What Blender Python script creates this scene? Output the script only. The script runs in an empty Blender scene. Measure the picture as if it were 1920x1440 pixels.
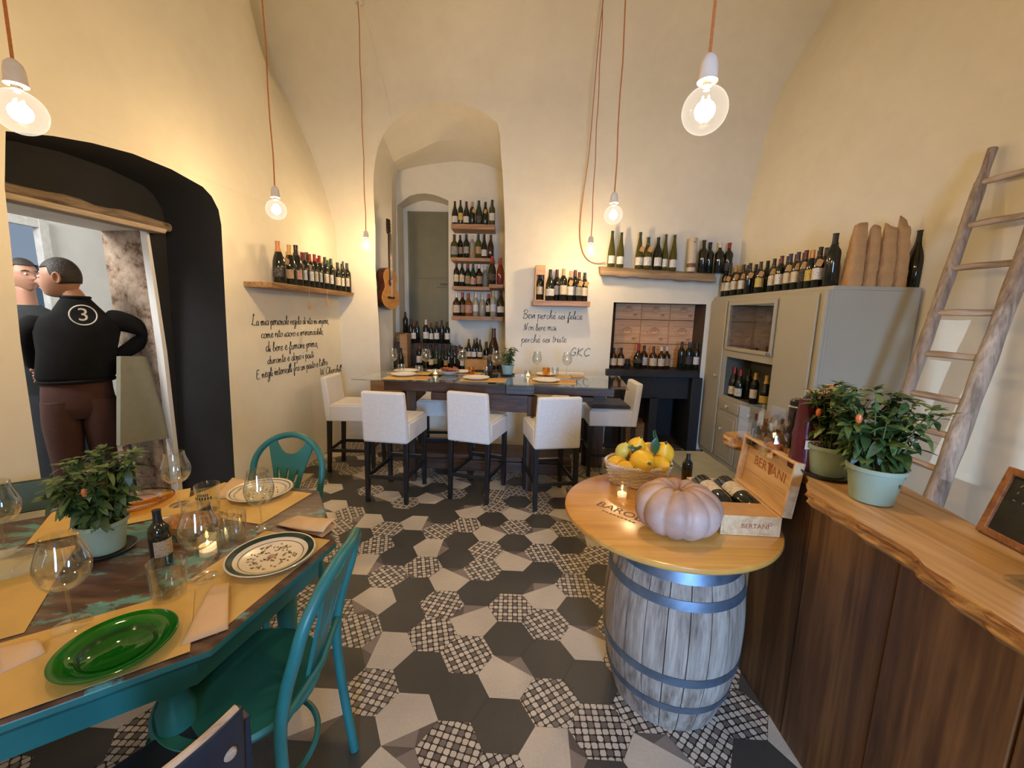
import bpy, bmesh, math, random
from mathutils import Vector, Matrix, Euler
from mathutils.geometry import tessellate_polygon
random.seed(7)
sc = bpy.context.scene
COL = sc.collection
PI = math.pi
# ------------------------------------------------------------------ camera
FPX = 770.84; PITCH = .16148; ROLL = .022484; H = 1.5
_cp, _sp = math.cos(PITCH), math.sin(PITCH)
FW = Vector((0, _cp, -_sp)); _r0 = Vector((1, 0, 0)); _u0 = _r0.cross(FW)
RT = _r0*math.cos(ROLL) + _u0*math.sin(ROLL); UP = -_r0*math.sin(ROLL) + _u0*math.cos(ROLL)
CAM = Vector((0, 0, H))
cd = bpy.data.cameras.new('camera'); cam = bpy.data.objects.new('camera', cd); COL.objects.link(cam)
cd.sensor_fit = 'HORIZONTAL'; cd.sensor_width = 36; cd.lens = FPX*36/1920; cd.clip_start = .02
m = Matrix.Identity(4)
for i in range(3):
    m[i][0] = RT[i]; m[i][1] = UP[i]; m[i][2] = -FW[i]; m[i][3] = CAM[i]
cam.matrix_world = m; sc.camera = cam
sc.view_settings.view_transform = 'Standard'; sc.view_settings.look = 'None'
sc.view_settings.gamma = 1; sc.view_settings.use_curve_mapping = False
sc.view_settings.exposure = 0.32
# ------------------------------------------------------------------ world and large lights
w = bpy.data.worlds.new('world'); sc.world = w; w.use_nodes = True
w.node_tree.nodes['Background'].inputs[0].default_value = (.55, .68, .9, 1)
w.node_tree.nodes['Background'].inputs[1].default_value = .35
def area(name, loc, target, sx, sy, power, col, spread=PI):
    l = bpy.data.lights.new(name, 'AREA'); l.shape = 'RECTANGLE'; l.size = sx; l.size_y = sy
    l.energy = power; l.color = col; l.spread = spread
    o = bpy.data.objects.new(name, l); COL.objects.link(o); o.location = loc
    o.rotation_euler = (Vector(target)-Vector(loc)).to_track_quat('-Z', 'Y').to_euler()
    return o
area('daylight_from_street_door', (.70, -2.9, 1.35), (.62, 1.9, .35), .70, 1.6, 50, (.30, .55, 1.0), math.radians(85))
area('daylight_from_side_window', (-2.2, -3.6, 1.9), (2.9, 2.6, .9), .012, .012, 260, (.66, .80, 1.0))
area('daylight_in_next_room', (-3.7, 1.6, 2.7), (-3.7, 4.6, 1.0), .8, .8, 58, (.97, .95, .92))
BULB_COL = (1.0, .67, .33); BULB_W = 22
for _x in (-1.4, .45):      # the two bulbs of the same pendant grid behind the camera
    _l = bpy.data.lights.new('rear_pendant_bulb', 'POINT'); _l.energy = BULB_W*.62; _l.color = BULB_COL; _l.shadow_soft_size = .06
    _o = bpy.data.objects.new('rear_pendant_bulb', _l); COL.objects.link(_o); _o.location = (_x, -.55, 2.15)
def pix(x, y): return FW + RT*((x-960)/FPX) - UP*((y-720)/FPX)
def at(x, y, Y): d = pix(x, y); return CAM + d*(Y/d.y)            # pixel ray to the plane y = Y
def atx(x, y, X): d = pix(x, y); return CAM + d*(X/d.x)
def atz(x, y, Z): d = pix(x, y); return CAM + d*((Z-H)/d.z)
LWN = Vector((1, -.08, 0))
def lw(x, y, off=0):
    d = pix(x, y); p0 = Vector((-2.0-off, 4.25, 0)); return CAM + d*(((p0-CAM).dot(LWN))/d.dot(LWN))
def lerp(a, b, t): return a+(b-a)*t
def sstep(t): t = max(0, min(1, t)); return t*t*(3-2*t)
# ------------------------------------------------------------------ materials
MATS = {}
def nt(name):
    m = bpy.data.materials.new(name); m.use_nodes = True; n = m.node_tree; b = n.nodes['Principled BSDF']; return m, n, b
def N(n, t, **k):
    x = n.nodes.new(t)
    for a, v in k.items():
        if a in ('operation', 'blend_type', 'data_type', 'wave_type', 'bands_direction', 'feature', 'distance', 'interpolation', 'rings_direction', 'noise_dimensions'): setattr(x, a, v)
        else: x.inputs[a].default_value = v
    return x
def coord(n, scale=(1, 1, 1), rot=(0, 0, 0), src='Object'):
    t = N(n, 'ShaderNodeTexCoord'); mp = N(n, 'ShaderNodeMapping'); mp.inputs['Scale'].default_value = scale; mp.inputs['Rotation'].default_value = rot
    n.links.new(t.outputs[src], mp.inputs[0]); return mp.outputs[0]
def ramp(n, fac, stops, interp='LINEAR'):
    r = N(n, 'ShaderNodeValToRGB'); r.color_ramp.interpolation = interp; e = r.color_ramp.elements
    while len(e) < len(stops): e.new(.5)
    for a, (p, c) in zip(e, stops): a.position = p; a.color = (*c[:3], 1)
    n.links.new(fac, r.inputs[0]); return r.outputs[0]
def bump(n, b, h, strength=.3, dist=.01):
    u = N(n, 'ShaderNodeBump', Strength=strength, Distance=dist); n.links.new(h, u.inputs['Height']); n.links.new(u.outputs[0], b.inputs['Normal'])
def flat(name, c, rough=.6, metal=0, var=.12, scale=20, bmp=.0, emis=None, est=0, spec=None, sheen=0, coat=0):
    if name in MATS: return MATS[name]
    m, n, b = nt(name); co = coord(n); z = N(n, 'ShaderNodeTexNoise', Scale=scale, Detail=4.0); n.links.new(co, z.inputs[0])
    n.links.new(ramp(n, z.outputs[0], [(.3, [v*(1-var) for v in c]), (.7, [min(1, v*(1+var)) for v in c])]), b.inputs['Base Color'])
    b.inputs['Roughness'].default_value = rough; b.inputs['Metallic'].default_value = metal
    if spec is not None: b.inputs['Specular IOR Level'].default_value = spec
    if sheen: b.inputs['Sheen Weight'].default_value = sheen
    if coat: b.inputs['Coat Weight'].default_value = coat
    if bmp: bump(n, b, z.outputs[0], bmp)
    if emis: b.inputs['Emission Color'].default_value = (*emis, 1); b.inputs['Emission Strength'].default_value = est
    MATS[name] = m; return m
def wood(name, c1, c2, axis=0, scale=1.0, rough=.5, knots=True, c3=None, bmp=.15, planks=0, coat=0):
    if name in MATS: return MATS[name]
    m, n, b = nt(name); s = [14*scale]*3; s[axis] = 1.1*scale; co = coord(n, s)
    z = N(n, 'ShaderNodeTexNoise', Scale=1.6, Detail=6.0, Roughness=.6, Distortion=.9); n.links.new(co, z.inputs[0])
    s2 = [60*scale]*3; s2[axis] = 2.0*scale; z2 = N(n, 'ShaderNodeTexNoise', Scale=2.0, Detail=3.0); n.links.new(coord(n, s2), z2.inputs[0])
    mx = N(n, 'ShaderNodeMath', operation='MULTIPLY_ADD'); n.links.new(z2.outputs[0], mx.inputs[0]); mx.inputs[1].default_value = .35; n.links.new(z.outputs[0], mx.inputs[2])
    mid = c3 or [(a+b_)/2 for a, b_ in zip(c1, c2)]
    col = ramp(n, mx.outputs[0], [(.50, c1), (.66, mid), (.82, c2)])
    if knots:
        s3 = [5*scale]*3; s3[axis] = 2.4*scale; v = N(n, 'ShaderNodeTexVoronoi', Scale=1.3); n.links.new(coord(n, s3), v.inputs[0])
        k = ramp(n, v.outputs['Distance'], [(.02, (1, 1, 1)), (.13, (0, 0, 0))])
        mm = N(n, 'ShaderNodeMix', data_type='RGBA'); n.links.new(k, mm.inputs[0]); n.links.new(col, mm.inputs[6]); mm.inputs[7].default_value = (*[v_*.35 for v_ in c1], 1); col = mm.outputs[2]
    n.links.new(col, b.inputs['Base Color']); b.inputs['Roughness'].default_value = rough
    if coat: b.inputs['Coat Weight'].default_value = coat; b.inputs['Coat Roughness'].default_value = .25
    if bmp: bump(n, b, mx.outputs[0], bmp, .004)
    MATS[name] = m; return m
def thin_glass(name, tint=(.97, .98, .97), rough=.01, edge=.35, mixw=.06):
    if name in MATS: return MATS[name]
    m = bpy.data.materials.new(name); m.use_nodes = True; n = m.node_tree; n.nodes.clear()
    o = N(n, 'ShaderNodeOutputMaterial'); t = N(n, 'ShaderNodeBsdfTransparent', Color=(*tint, 1)); g = N(n, 'ShaderNodeBsdfGlossy', Color=(1, 1, 1, 1), Roughness=rough)
    l = N(n, 'ShaderNodeLayerWeight', Blend=.35); p = N(n, 'ShaderNodeMath', operation='POWER'); n.links.new(l.outputs['Facing'], p.inputs[0]); p.inputs[1].default_value = 2.4
    a = N(n, 'ShaderNodeMath', operation='MULTIPLY_ADD'); n.links.new(p.outputs[0], a.inputs[0]); a.inputs[1].default_value = edge; a.inputs[2].default_value = mixw
    x = N(n, 'ShaderNodeMixShader'); n.links.new(a.outputs[0], x.inputs[0]); n.links.new(t.outputs[0], x.inputs[1]); n.links.new(g.outputs[0], x.inputs[2]); n.links.new(x.outputs[0], o.inputs[0])
    MATS[name] = m; return m
def plaster(name, c, var=.05, bmp=.25):
    m, n, b = nt(name); co = coord(n)
    z = N(n, 'ShaderNodeTexNoise', Scale=1.3, Detail=5.0, Roughness=.6); n.links.new(co, z.inputs[0])
    z2 = N(n, 'ShaderNodeTexNoise', Scale=9.0, Detail=6.0, Roughness=.55); n.links.new(co, z2.inputs[0])
    mx = N(n, 'ShaderNodeMath', operation='MULTIPLY_ADD'); n.links.new(z2.outputs[0], mx.inputs[0]); mx.inputs[1].default_value = .35; n.links.new(z.outputs[0], mx.inputs[2])
    n.links.new(ramp(n, mx.outputs[0], [(.5, [v*(1-var) for v in c]), (.85, [min(1, v*(1+var)) for v in c])]), b.inputs['Base Color'])
    b.inputs['Roughness'].default_value = .8; b.inputs['Specular IOR Level'].default_value = .25; bump(n, b, mx.outputs[0], bmp, .02); MATS[name] = m; return m
# ------------------------------------------------------------------ geometry helpers
def loc_m(o):
    m = Matrix.Translation(o.location) @ o.rotation_euler.to_matrix().to_4x4() @ Matrix.Diagonal((*o.scale, 1))
    return (loc_m(o.parent) @ m) if o.parent else m
class MB:
    def __init__(s): s.bm = bmesh.new()
    def add(s, vs, fs, mi=0):
        v = [s.bm.verts.new(p) for p in vs]
        for f in fs:
            try: q = s.bm.faces.new([v[i] for i in f]); q.material_index = mi
            except ValueError: pass
        return s
    def box(s, c, d, rot=None, taper=None):
        x, y, z = d[0]/2, d[1]/2, d[2]/2; vs = []
        for k in (-1, 1):
            t = 1 if (taper is None or k > 0) else taper
            vs += [Vector((-x*t, -y*t, k*z)), Vector((x*t, -y*t, k*z)), Vector((x*t, y*t, k*z)), Vector((-x*t, y*t, k*z))]
        M = (rot if rot is not None else Matrix.Identity(3)); vs = [M @ v + Vector(c) for v in vs]
        return s.add(vs, [(3, 2, 1, 0), (4, 5, 6, 7), (0, 1, 5, 4), (1, 2, 6, 5), (2, 3, 7, 6), (3, 0, 4, 7)])
    def bb(s, a, b):
        a, b = Vector(a), Vector(b); return s.box((a+b)/2, [abs(v) for v in (b-a)])
    def hexa(s, lo, hi):   # two matching quads
        vs = [Vector(p) for p in list(lo)+list(hi)]; return s.add(vs, [(3, 2, 1, 0), (4, 5, 6, 7), (0, 1, 5, 4), (1, 2, 6, 5), (2, 3, 7, 6), (3, 0, 4, 7)])
    def lathe(s, prof, n=24, M=None, lobes=None):
        M = M or Matrix.Identity(4); rows = []
        for r, z in prof:
            if r < 1e-6: rows.append([s.bm.verts.new(M @ Vector((0, 0, z)))])
            else: rows.append([s.bm.verts.new(M @ Vector((r*math.cos(2*PI*k/n), r*math.sin(2*PI*k/n), z))) for k in range(n)])
        for a, b in zip(rows, rows[1:]):
            for k in range(n):
                k2 = (k+1) % n
                if len(a) == 1 and len(b) == 1: continue
                if len(a) == 1: f = [a[0], b[k2], b[k]]
                elif len(b) == 1: f = [a[k], a[k2], b[0]]
                else: f = [a[k], a[k2], b[k2], b[k]]
                try: s.bm.faces.new(f)
                except ValueError: pass
        return s
    def patch(s, r, z0, z1, a0, a1, n=10, th=.0):   # curved sheet on a cylinder
        vs = []
        for k in range(n+1):
            a = lerp(a0, a1, k/n); vs += [(r*math.cos(a), r*math.sin(a), z0), (r*math.cos(a), r*math.sin(a), z1)]
        return s.add(vs, [(2*k, 2*k+2, 2*k+3, 2*k+1) for k in range(n)])
    def tube(s, pts, r, n=8, closed=False, flat=1.0):
        pts = [Vector(p) for p in pts]; L = len(pts); rad = r if isinstance(r, (list, tuple)) else [r]*L
        tang = []
        for i in range(L):
            a = pts[(i-1) % L] if (closed or i > 0) else pts[i]; b = pts[(i+1) % L] if (closed or i < L-1) else pts[i]
            t = (b-a); tang.append(t.normalized() if t.length > 1e-9 else Vector((0, 0, 1)))
        u = tang[0].orthogonal().normalized(); rows = []
        for i in range(L):
            u = (u - tang[i]*u.dot(tang[i])); u = u.normalized() if u.length > 1e-6 else tang[i].orthogonal().normalized(); v = tang[i].cross(u)
            rows.append([s.bm.verts.new(pts[i] + (u*math.cos(2*PI*k/n) + v*flat*math.sin(2*PI*k/n))*rad[i]) for k in range(n)])
        rng = range(L) if closed else range(L-1)
        for i in rng:
            a, b = rows[i], rows[(i+1) % L]
            for k in range(n):
                try: s.bm.faces.new([a[k], a[(k+1) % n], b[(k+1) % n], b[k]])
                except ValueError: pass
        if not closed:
            try: s.bm.faces.new(rows[0][::-1]); s.bm.faces.new(rows[-1])
            except ValueError: pass
        return s
    def poly(s, loops, thick, M=None):     # polygon with holes (2D), extruded from z=0 to z=thick, placed by M
        M = M or Matrix.Identity(4); loops = [[Vector((p[0], p[1], 0)) for p in l] for l in loops]
        tris = tessellate_polygon(loops); flatp = [p for l in loops for p in l]
        bot = [s.bm.verts.new(M @ p) for p in flatp]
        top = [s.bm.verts.new(M @ (p+Vector((0, 0, thick)))) for p in flatp] if thick else None
        for t in tris:
            try: s.bm.faces.new([bot[i] for i in t])
            except ValueError: pass
            if top:
                try: s.bm.faces.new([top[i] for i in reversed(t)])
                except ValueError: pass
        if top:
            o = 0
            for l in loops:
                k = len(l)
                for i in range(k):
                    a, b = o+i, o+(i+1) % k
                    try: s.bm.faces.new([bot[a], bot[b], top[b], top[a]])
                    except ValueError: pass
                o += k
        return s
    def merge(s, d=1e-5): bmesh.ops.remove_doubles(s.bm, verts=s.bm.verts, dist=d); return s
    def xf(s, M): bmesh.ops.transform(s.bm, matrix=M, verts=s.bm.verts); return s
    def out(s, name, mats, parent=None, world=True, smooth=True, bevel=0, seg=2, sub=0, ang=40, fixn=True):
        if fixn: bmesh.ops.recalc_face_normals(s.bm, faces=s.bm.faces)
        if parent is not None and world: s.bm.transform(loc_m(parent).inverted())
        me = bpy.data.meshes.new(name); s.bm.to_mesh(me); s.bm.free()
        for mm in (mats if isinstance(mats, (list, tuple)) else [mats]): me.materials.append(mm)
        if smooth: me.shade_smooth(); me.set_sharp_from_angle(angle=math.radians(ang))
        o = bpy.data.objects.new(name, me); COL.objects.link(o)
        if parent is not None: o.parent = parent
        if bevel: b = o.modifiers.new('bevel', 'BEVEL'); b.width = bevel; b.segments = seg; b.limit_method = 'ANGLE'; b.angle_limit = math.radians(35)
        if sub: b = o.modifiers.new('sub', 'SUBSURF'); b.levels = sub; b.render_levels = sub
        return o
def tag(o, label, cat, group=None, kind=None):
    if label: o['label'] = label
    if cat: o['category'] = cat
    if group: o['group'] = group
    if kind: o['kind'] = kind
    return o
def thing(name, label, cat, loc=(0, 0, 0), rz=0, group=None, rot=None):
    o = bpy.data.objects.new(name, None); o.empty_display_size = .05; COL.objects.link(o); o.location = loc
    o.rotation_euler = rot or (0, 0, rz); return tag(o, label, cat, group)
def struct(o, label=None): o['kind'] = 'structure'; return o
def dup(root, loc, rz=0, label=None, group=None, scale=None, rot=None):
    r = root.copy(); COL.objects.link(r); r.location = loc; r.rotation_euler = rot or (0, 0, rz)
    if scale: r.scale = (scale,)*3 if not isinstance(scale, tuple) else scale
    if label: r['label'] = label
    if group: r['group'] = group
    for ch in list(root.children):
        c = ch.copy(); COL.objects.link(c); c.parent = r
        for g in list(ch.children): d = g.copy(); COL.objects.link(d); d.parent = c
    return r
USED = {}
def proto(key, root, loc, rz, label, group, scale=None, rot=None):
    """first use moves the built thing, later uses copy it"""
    if key in USED:
        return dup(root, loc, rz, label, group, scale, rot)
    USED[key] = 1; root.location = loc; root.rotation_euler = rot or (0, 0, rz)
    if scale: root.scale = (scale,)*3 if not isinstance(scale, tuple) else scale
    root['label'] = label
    if group: root['group'] = group
    return root
def text_mb(s, size, thick=.0006, M=None, font=None, shear=0, track=1.0):
    c = bpy.data.curves.new('t', 'FONT'); c.body = s; c.size = size; c.align_x = 'CENTER'; c.align_y = 'CENTER'; c.extrude = thick; c.shear = shear; c.space_character = track; c.resolution_u = 3
    o = bpy.data.objects.new('t', c); COL.objects.link(o); bpy.context.view_layer.update()
    me = bpy.data.meshes.new_from_object(o.evaluated_get(bpy.context.evaluated_depsgraph_get()))
    bpy.data.objects.remove(o); bpy.data.curves.remove(c)
    mb = MB(); mb.bm.from_mesh(me); bpy.data.meshes.remove(me)
    if M is not None: mb.xf(M)
    return mb
def frame(origin, x, y):   # matrix with local x, y axes in the world
    x = Vector(x).normalized(); z = x.cross(Vector(y)).normalized(); y = z.cross(x)
    return Matrix(((x.x, y.x, z.x, origin[0]), (x.y, y.y, z.y, origin[1]), (x.z, y.z, z.z, origin[2]), (0, 0, 0, 1)))
# ------------------------------------------------------------------ shared materials
M_wall = plaster('cream_plaster', (.78, .735, .60))
M_room2 = plaster('white_plaster', (.80, .79, .76), bmp=.1)
M_blackwall = plaster('black_wall_paint', (.018, .019, .021), var=.2, bmp=.15)
M_ink = flat('black_marker_ink', (.01, .01, .012), .5)
M_white = flat('white_ceramic', (.82, .80, .76), .2, var=.03)
M_porcelain = flat('white_porcelain', (.80, .78, .74), .35, var=.03)
M_blackleg = flat('black_painted_wood', (.012, .011, .011), .35, var=.2)
M_slip = flat('white_slipcover_cotton', (.74, .71, .66), .9, var=.05, scale=60, bmp=.15, sheen=.2)
M_glass = thin_glass('clear_glass', (.955, .965, .955), .015, .95, .09)
M_pane = thin_glass('window_glass', (.90, .93, .92), .02, .5, .10)
M_tabglass = thin_glass('table_glass', (.80, .88, .86), .01, .75, .16)
M_shelf = wood('honey_shelf_wood', (.20, .095, .035), (.42, .235, .10), 0, 1.2)
M_cratew = wood('pale_pine_crate_wood', (.50, .29, .13), (.70, .46, .25), 0, 1.0, .6)
M_kraft = flat('brown_kraft_paper', (.50, .285, .115), .85, var=.12, scale=15, bmp=.2)
M_mat = flat('yellow_straw_paper', (.60, .40, .135), .8, var=.08, scale=10)
M_cab = flat('sage_grey_paint', (.40, .375, .29), .5, var=.03, scale=5)
M_cabin = flat('shaded_interior_paint', (.10, .095, .07), .6, var=.1)  # shade inside the cabinet put into the colour of its inner boards
M_steel = flat('brushed_steel', (.5, .5, .52), .3, 1)
M_brass = flat('aged_brass', (.45, .33, .14), .35, 1)
# ================================================================== the setting
# floor: real cement hexagon tiles, laid one by one in one mesh, each with its own pattern
TH = .2092; TS = TH/math.sqrt(3); TOX, TOY, TYAW = -.0065, 1.3094, -.03966
TILES = '''D,-3,4 M,-4,4 L3,-3,3 M,-2,3 D,-4,3 M,-3,2 D,-2,2 D,-1,1 M,-1,2 L5,-2,1 D,-3,1 L1,-2,0 M,-1,0 M,0,-1 D,0,0 L2,-1,3 M,0,3 M,1,2 D,2,2 L1,2,1 D,0,2 D,1,1 D,2,0 L1,0,1 M,1,0 M,2,-1 L0,1,-1 D,2,-2 M,-7,11 L3,-6,10 D,-6,11 D,-5,10 M,-5,11 L0,-4,9 D,-4,10 D,-3,9 M,-5,9 M,-7,10 D,-6,9 D,-4,8 M,-3,8 M,-5,8 M,-6,8 L0,-3,7 D,-2,7 D,-4,7 M,-3,6 D,-2,6 L0,-5,7 M,-4,6 L1,-2,5 D,-6,7 D,-5,6 D,-3,5 L4,-4,5 M,-2,4 M,-5,5 L2,-2,9 D,-1,8 M,-1,9 D,0,9 L1,0,8 M,1,8 D,1,7 M,-2,8 L1,-1,7 M,0,7 L2,1,6 M,2,6 M,-1,6 D,0,6 M,1,5 D,2,5 L1,0,5 M,-1,5 D,1,4 D,0,4 D,-1,4 L2,1,3 L4,2,7 D,2,8 L3,3,5 M,2,4 M,3,4 D,3,3 M,2,3 L4,-9,14 D,-9,15 D,-8,14 M,-9,16 D,-9,17 L4,-8,15 M,-7,13 L4,-6,12 L1,-4,11 D,-5,12 L4,-8,12 D,-8,13 D,-7,12 L4,-5,13 M,-3,11 D,-2,11 D,-2,10 M,-1,10 M,0,10 M,1,9 L0,2,9 D,1,10 D,0,11 L1,-3,12 D,-4,12 M,4,-2 M,5,-2 D,6,-2 D,5,-3 L1,6,-3 M,5,-1 L1,3,-2'''
def tile_mat(kind):
    m, n, b = nt(kind); b.inputs['Roughness'].default_value = .42; b.inputs['Specular IOR Level'].default_value = .35
    uv = N(n, 'ShaderNodeUVMap'); z = N(n, 'ShaderNodeTexNoise', Scale=3.0, Detail=4.0); n.links.new(coord(n), z.inputs[0])
    z2 = N(n, 'ShaderNodeTexNoise', Scale=90.0, Detail=2.0); n.links.new(coord(n), z2.inputs[0])
    def col(c, v=.12):
        a = N(n, 'ShaderNodeMath', operation='MULTIPLY_ADD'); n.links.new(z2.outputs[0], a.inputs[0]); a.inputs[1].default_value = .4; n.links.new(z.outputs[0], a.inputs[2])
        return ramp(n, a.outputs[0], [(.5, [q*(1-v) for q in c]), (.9, [q*(1+v) for q in c])])
    if kind == 'dark_cement_tile': c = col((.066, .061, .050))
    elif kind == 'cream_cement_tile': c = col((.56, .485, .375))
    elif kind == 'brown_cement_facet': c = col((.24, .195, .16))
    elif kind == 'umber_cement_facet': c = col((.125, .098, .082))
    elif kind == 'tile_grout': c = col((.06, .05, .04))
    else:
        sp = N(n, 'ShaderNodeSeparateXYZ'); n.links.new(uv.outputs[0], sp.inputs[0])
        def mth(op, a, bb=None):
            x = N(n, 'ShaderNodeMath', operation=op)
            for i, q in enumerate((a, bb)):
                if q is None: continue
                if isinstance(q, (int, float)): x.inputs[i].default_value = q
                else: n.links.new(q, x.inputs[i])
            return x.outputs[0]
        K = 40.0
        wob = mth('MULTIPLY', mth('SUBTRACT', z2.outputs[0], .5), .25)
        u = mth('ADD', mth('MULTIPLY', sp.outputs[0], K), wob); v = mth('ADD', mth('MULTIPLY', sp.outputs[1], K), wob)
        ax = mth('ABSOLUTE', mth('SUBTRACT', mth('FRACT', u), .5)); ay = mth('ABSOLUTE', mth('SUBTRACT', mth('FRACT', v), .5))
        d = mth('POWER', mth('ADD', mth('POWER', ax, 4.0), mth('POWER', ay, 4.0)), .25)
        stone = ramp(n, d, [(.40, (1, 1, 1)), (.44, (0, 0, 0))])
        iu = mth('FLOOR', u); iv = mth('FLOOR', v)
        chk = mth('MULTIPLY', mth('FLOORED_MODULO', iu, 2.0), mth('FLOORED_MODULO', iv, 2.0))
        cx = N(n, 'ShaderNodeCombineXYZ'); n.links.new(iu, cx.inputs[0]); n.links.new(iv, cx.inputs[1])
        wn = N(n, 'ShaderNodeTexWhiteNoise'); n.links.new(cx.outputs[0], wn.inputs[0])
        light = ramp(n, wn.outputs[0], [(0, (.50, .44, .34)), (1, (.66, .58, .46))]); dk = ramp(n, wn.outputs[0], [(0, (.17, .13, .11)), (.5, (.20, .18, .15)), (1, (.14, .115, .10))])
        m1 = N(n, 'ShaderNodeMix', data_type='RGBA'); n.links.new(chk, m1.inputs[0]); n.links.new(light, m1.inputs[6]); n.links.new(dk, m1.inputs[7])
        m2 = N(n, 'ShaderNodeMix', data_type='RGBA'); n.links.new(stone, m2.inputs[0]); m2.inputs[6].default_value = (.035, .022, .017, 1); n.links.new(m1.outputs[2], m2.inputs[7]); c = m2.outputs[2]
    n.links.new(c, b.inputs['Base Color']); bump(n, b, z2.outputs[0], .06, .002); return m
TM = [tile_mat(k) for k in ('dark_cement_tile', 'cream_cement_tile', 'mosaic_cement_tile', 'brown_cement_facet', 'umber_cement_facet', 'tile_grout')]
tmap = {}
for tok in TILES.split():
    k, i, j = tok.split(','); tmap[(int(i), int(j))] = k
bm = bmesh.new(); uvl = bm.loops.layers.uv.new('UVMap'); rt = random.Random(5)
cy, sy_ = math.cos(TYAW), math.sin(TYAW)
for i in range(-20, 21):
    for j in range(-32, 32):
        lx, ly = i*1.5*TS, (j+i/2)*TH; x, y = TOX+cy*lx-sy_*ly, TOY+sy_*lx+cy*ly
        if not (-3.3 < x < 3.3 and -2.6 < y < 6.2): continue
        k = tmap.get((i, j)) or rt.choice(['D', 'D', 'M', 'M', 'L%d' % rt.choice((1, 1, 0, 2, 3, 5))])
        g = .995; hexv = [(lx+g*TS*math.cos(a*PI/3), ly+g*TS*math.sin(a*PI/3)) for a in range(6)]
        W = [Vector((TOX+cy*a-sy_*b_, TOY+sy_*a+cy*b_, 0)) for a, b_ in hexv]
        if k[0] == 'L':
            t = int(k[1]) if len(k) > 1 else 1
            vs = [bm.verts.new(p) for p in W]; A, B, Cc = (t-1) % 6, t % 6, (t+1) % 6
            f = bm.faces.new([vs[q] for q in range(6) if q != B]); f.material_index = 1
            mid = bm.verts.new((W[A]*.35+W[Cc]*.65))
            f = bm.faces.new([vs[A], vs[B], mid]); f.material_index = 3
            f = bm.faces.new([vs[B], vs[Cc], mid]); f.material_index = 4
        else:
            f = bm.faces.new([bm.verts.new(p) for p in W]); f.material_index = 0 if k[0] == 'D' else 2
            ra = rt.choice((0, 15, 30, 45, 60, 75))*PI/180; o1, o2 = rt.random()/44, rt.random()/44
            for lp in f.loops:
                q = lp.vert.co-Vector((x, y, 0)); lp[uvl].uv = (q.x*math.cos(ra)-q.y*math.sin(ra)+o1+1, q.x*math.sin(ra)+q.y*math.cos(ra)+o2+1)
for f in bm.faces:
    if f.normal.z < 0: f.normal_flip()
f = bm.faces.new([bm.verts.new(p) for p in ((-3.4, -2.6, -.0015), (3.4, -2.6, -.0015), (3.4, 6.2, -.0015), (-3.4, 6.2, -.0015))]); f.material_index = 5
me = bpy.data.meshes.new('floor'); bm.to_mesh(me); bm.free()
for t in TM: me.materials.append(t)
o = bpy.data.objects.new('floor', me); COL.objects.link(o); struct(o)
# ---- wall_back: flat wall with an arched niche and a hearth recess
BY = 4.7
def at4(l, Y): return [(at(x, y, Y).x, at(x, y, Y).z) for x, y in l]
fo = [(713.6, 700), (711, 620), (704, 500), (704, 431), (700.5, 370), (699.7, 335), (701.7, 318), (705, 290), (711, 267), (725, 240), (748, 218.6), (775.6, 201), (798, 192), (814, 188.9), (840, 189.5), (865, 192), (896, 204), (923, 221.5), (936, 234), (938, 258), (939, 286.7), (943, 335), (946.7, 423), (947, 560), (948, 700)]
FO = at4(fo, BY); FO = [(FO[0][0]+.02, .35)] + FO + [(FO[-1][0]+.02, .35)]
mo = [(737, 640), (735, 500), (734.7, 400), (734.5, 330), (738.6, 304), (758, 292.5), (777.5, 284.7), (814, 267), (845.6, 262), (876.7, 260), (904, 271), (923, 281), (940, 296), (955, 330), (958, 420), (960, 560), (960, 640)]
MO = at4(mo, 5.2); MO = [(MO[0][0], .35)] + MO + [(MO[-1][0], .35)]
bo = [(742, 620), (742.5, 500), (742.5, 345), (748, 319.7), (800, 309), (855, 302), (904, 306), (939, 319.7), (958, 335), (962, 420), (962, 620)]
BO = at4(bo, 5.65); BO = [(BO[0][0], .35)] + BO + [(BO[-1][0], .35)]
def resample(l, n):
    d = [0]
    for a, b in zip(l, l[1:]): d.append(d[-1]+math.hypot(b[0]-a[0], b[1]-a[1]))
    out = []; k = 0
    for i in range(n):
        t = d[-1]*i/(n-1)
        while k < len(l)-2 and d[k+1] < t: k += 1
        u = (t-d[k])/max(1e-9, d[k+1]-d[k]); out.append((lerp(l[k][0], l[k+1][0], u), lerp(l[k][1], l[k+1][1], u)))
    return out
NR = 56; FR, MR, BR = resample(FO, NR), resample(MO, NR), resample(BO, NR)
FX0, FX1, FZ0, FZ1 = 1.10, 2.160, .0, 1.688
MXZ = Matrix(((1, 0, 0, 0), (0, 0, -1, BY), (0, 1, 0, 0), (0, 0, 0, 1)))
b = MB(); hearth = [(FX0, .001), (FX1, .001), (FX1, FZ1), (FX0+.02, FZ1)]
b.poly([[(-3.0, -.0), (3.4, -.0), (3.4, 3.75), (-3.0, 3.75)], FR, hearth], 0, MXZ)
rows = []
for R_, Y in ((FR, BY), ([(lerp(a[0], c[0], .5)-(.10*sstep((3.0-a[1])/.5) if a[0] < -1 else 0), lerp(a[1], c[1], .38)) for a, c in zip(FR, MR)], 4.95), (MR, 5.2), (BR, 5.65)):
    rows.append([Vector((p[0], Y, p[1])) for p in R_])
vs = [p for r in rows for p in r]; fs = [(r*NR+k, r*NR+k+1, (r+1)*NR+k+1, (r+1)*NR+k) for r in range(3) for k in range(NR-1)]
fs += [(r*NR+NR-1, r*NR, (r+1)*NR, (r+1)*NR+NR-1) for r in range(3)]
b.add(vs, fs)
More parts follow.
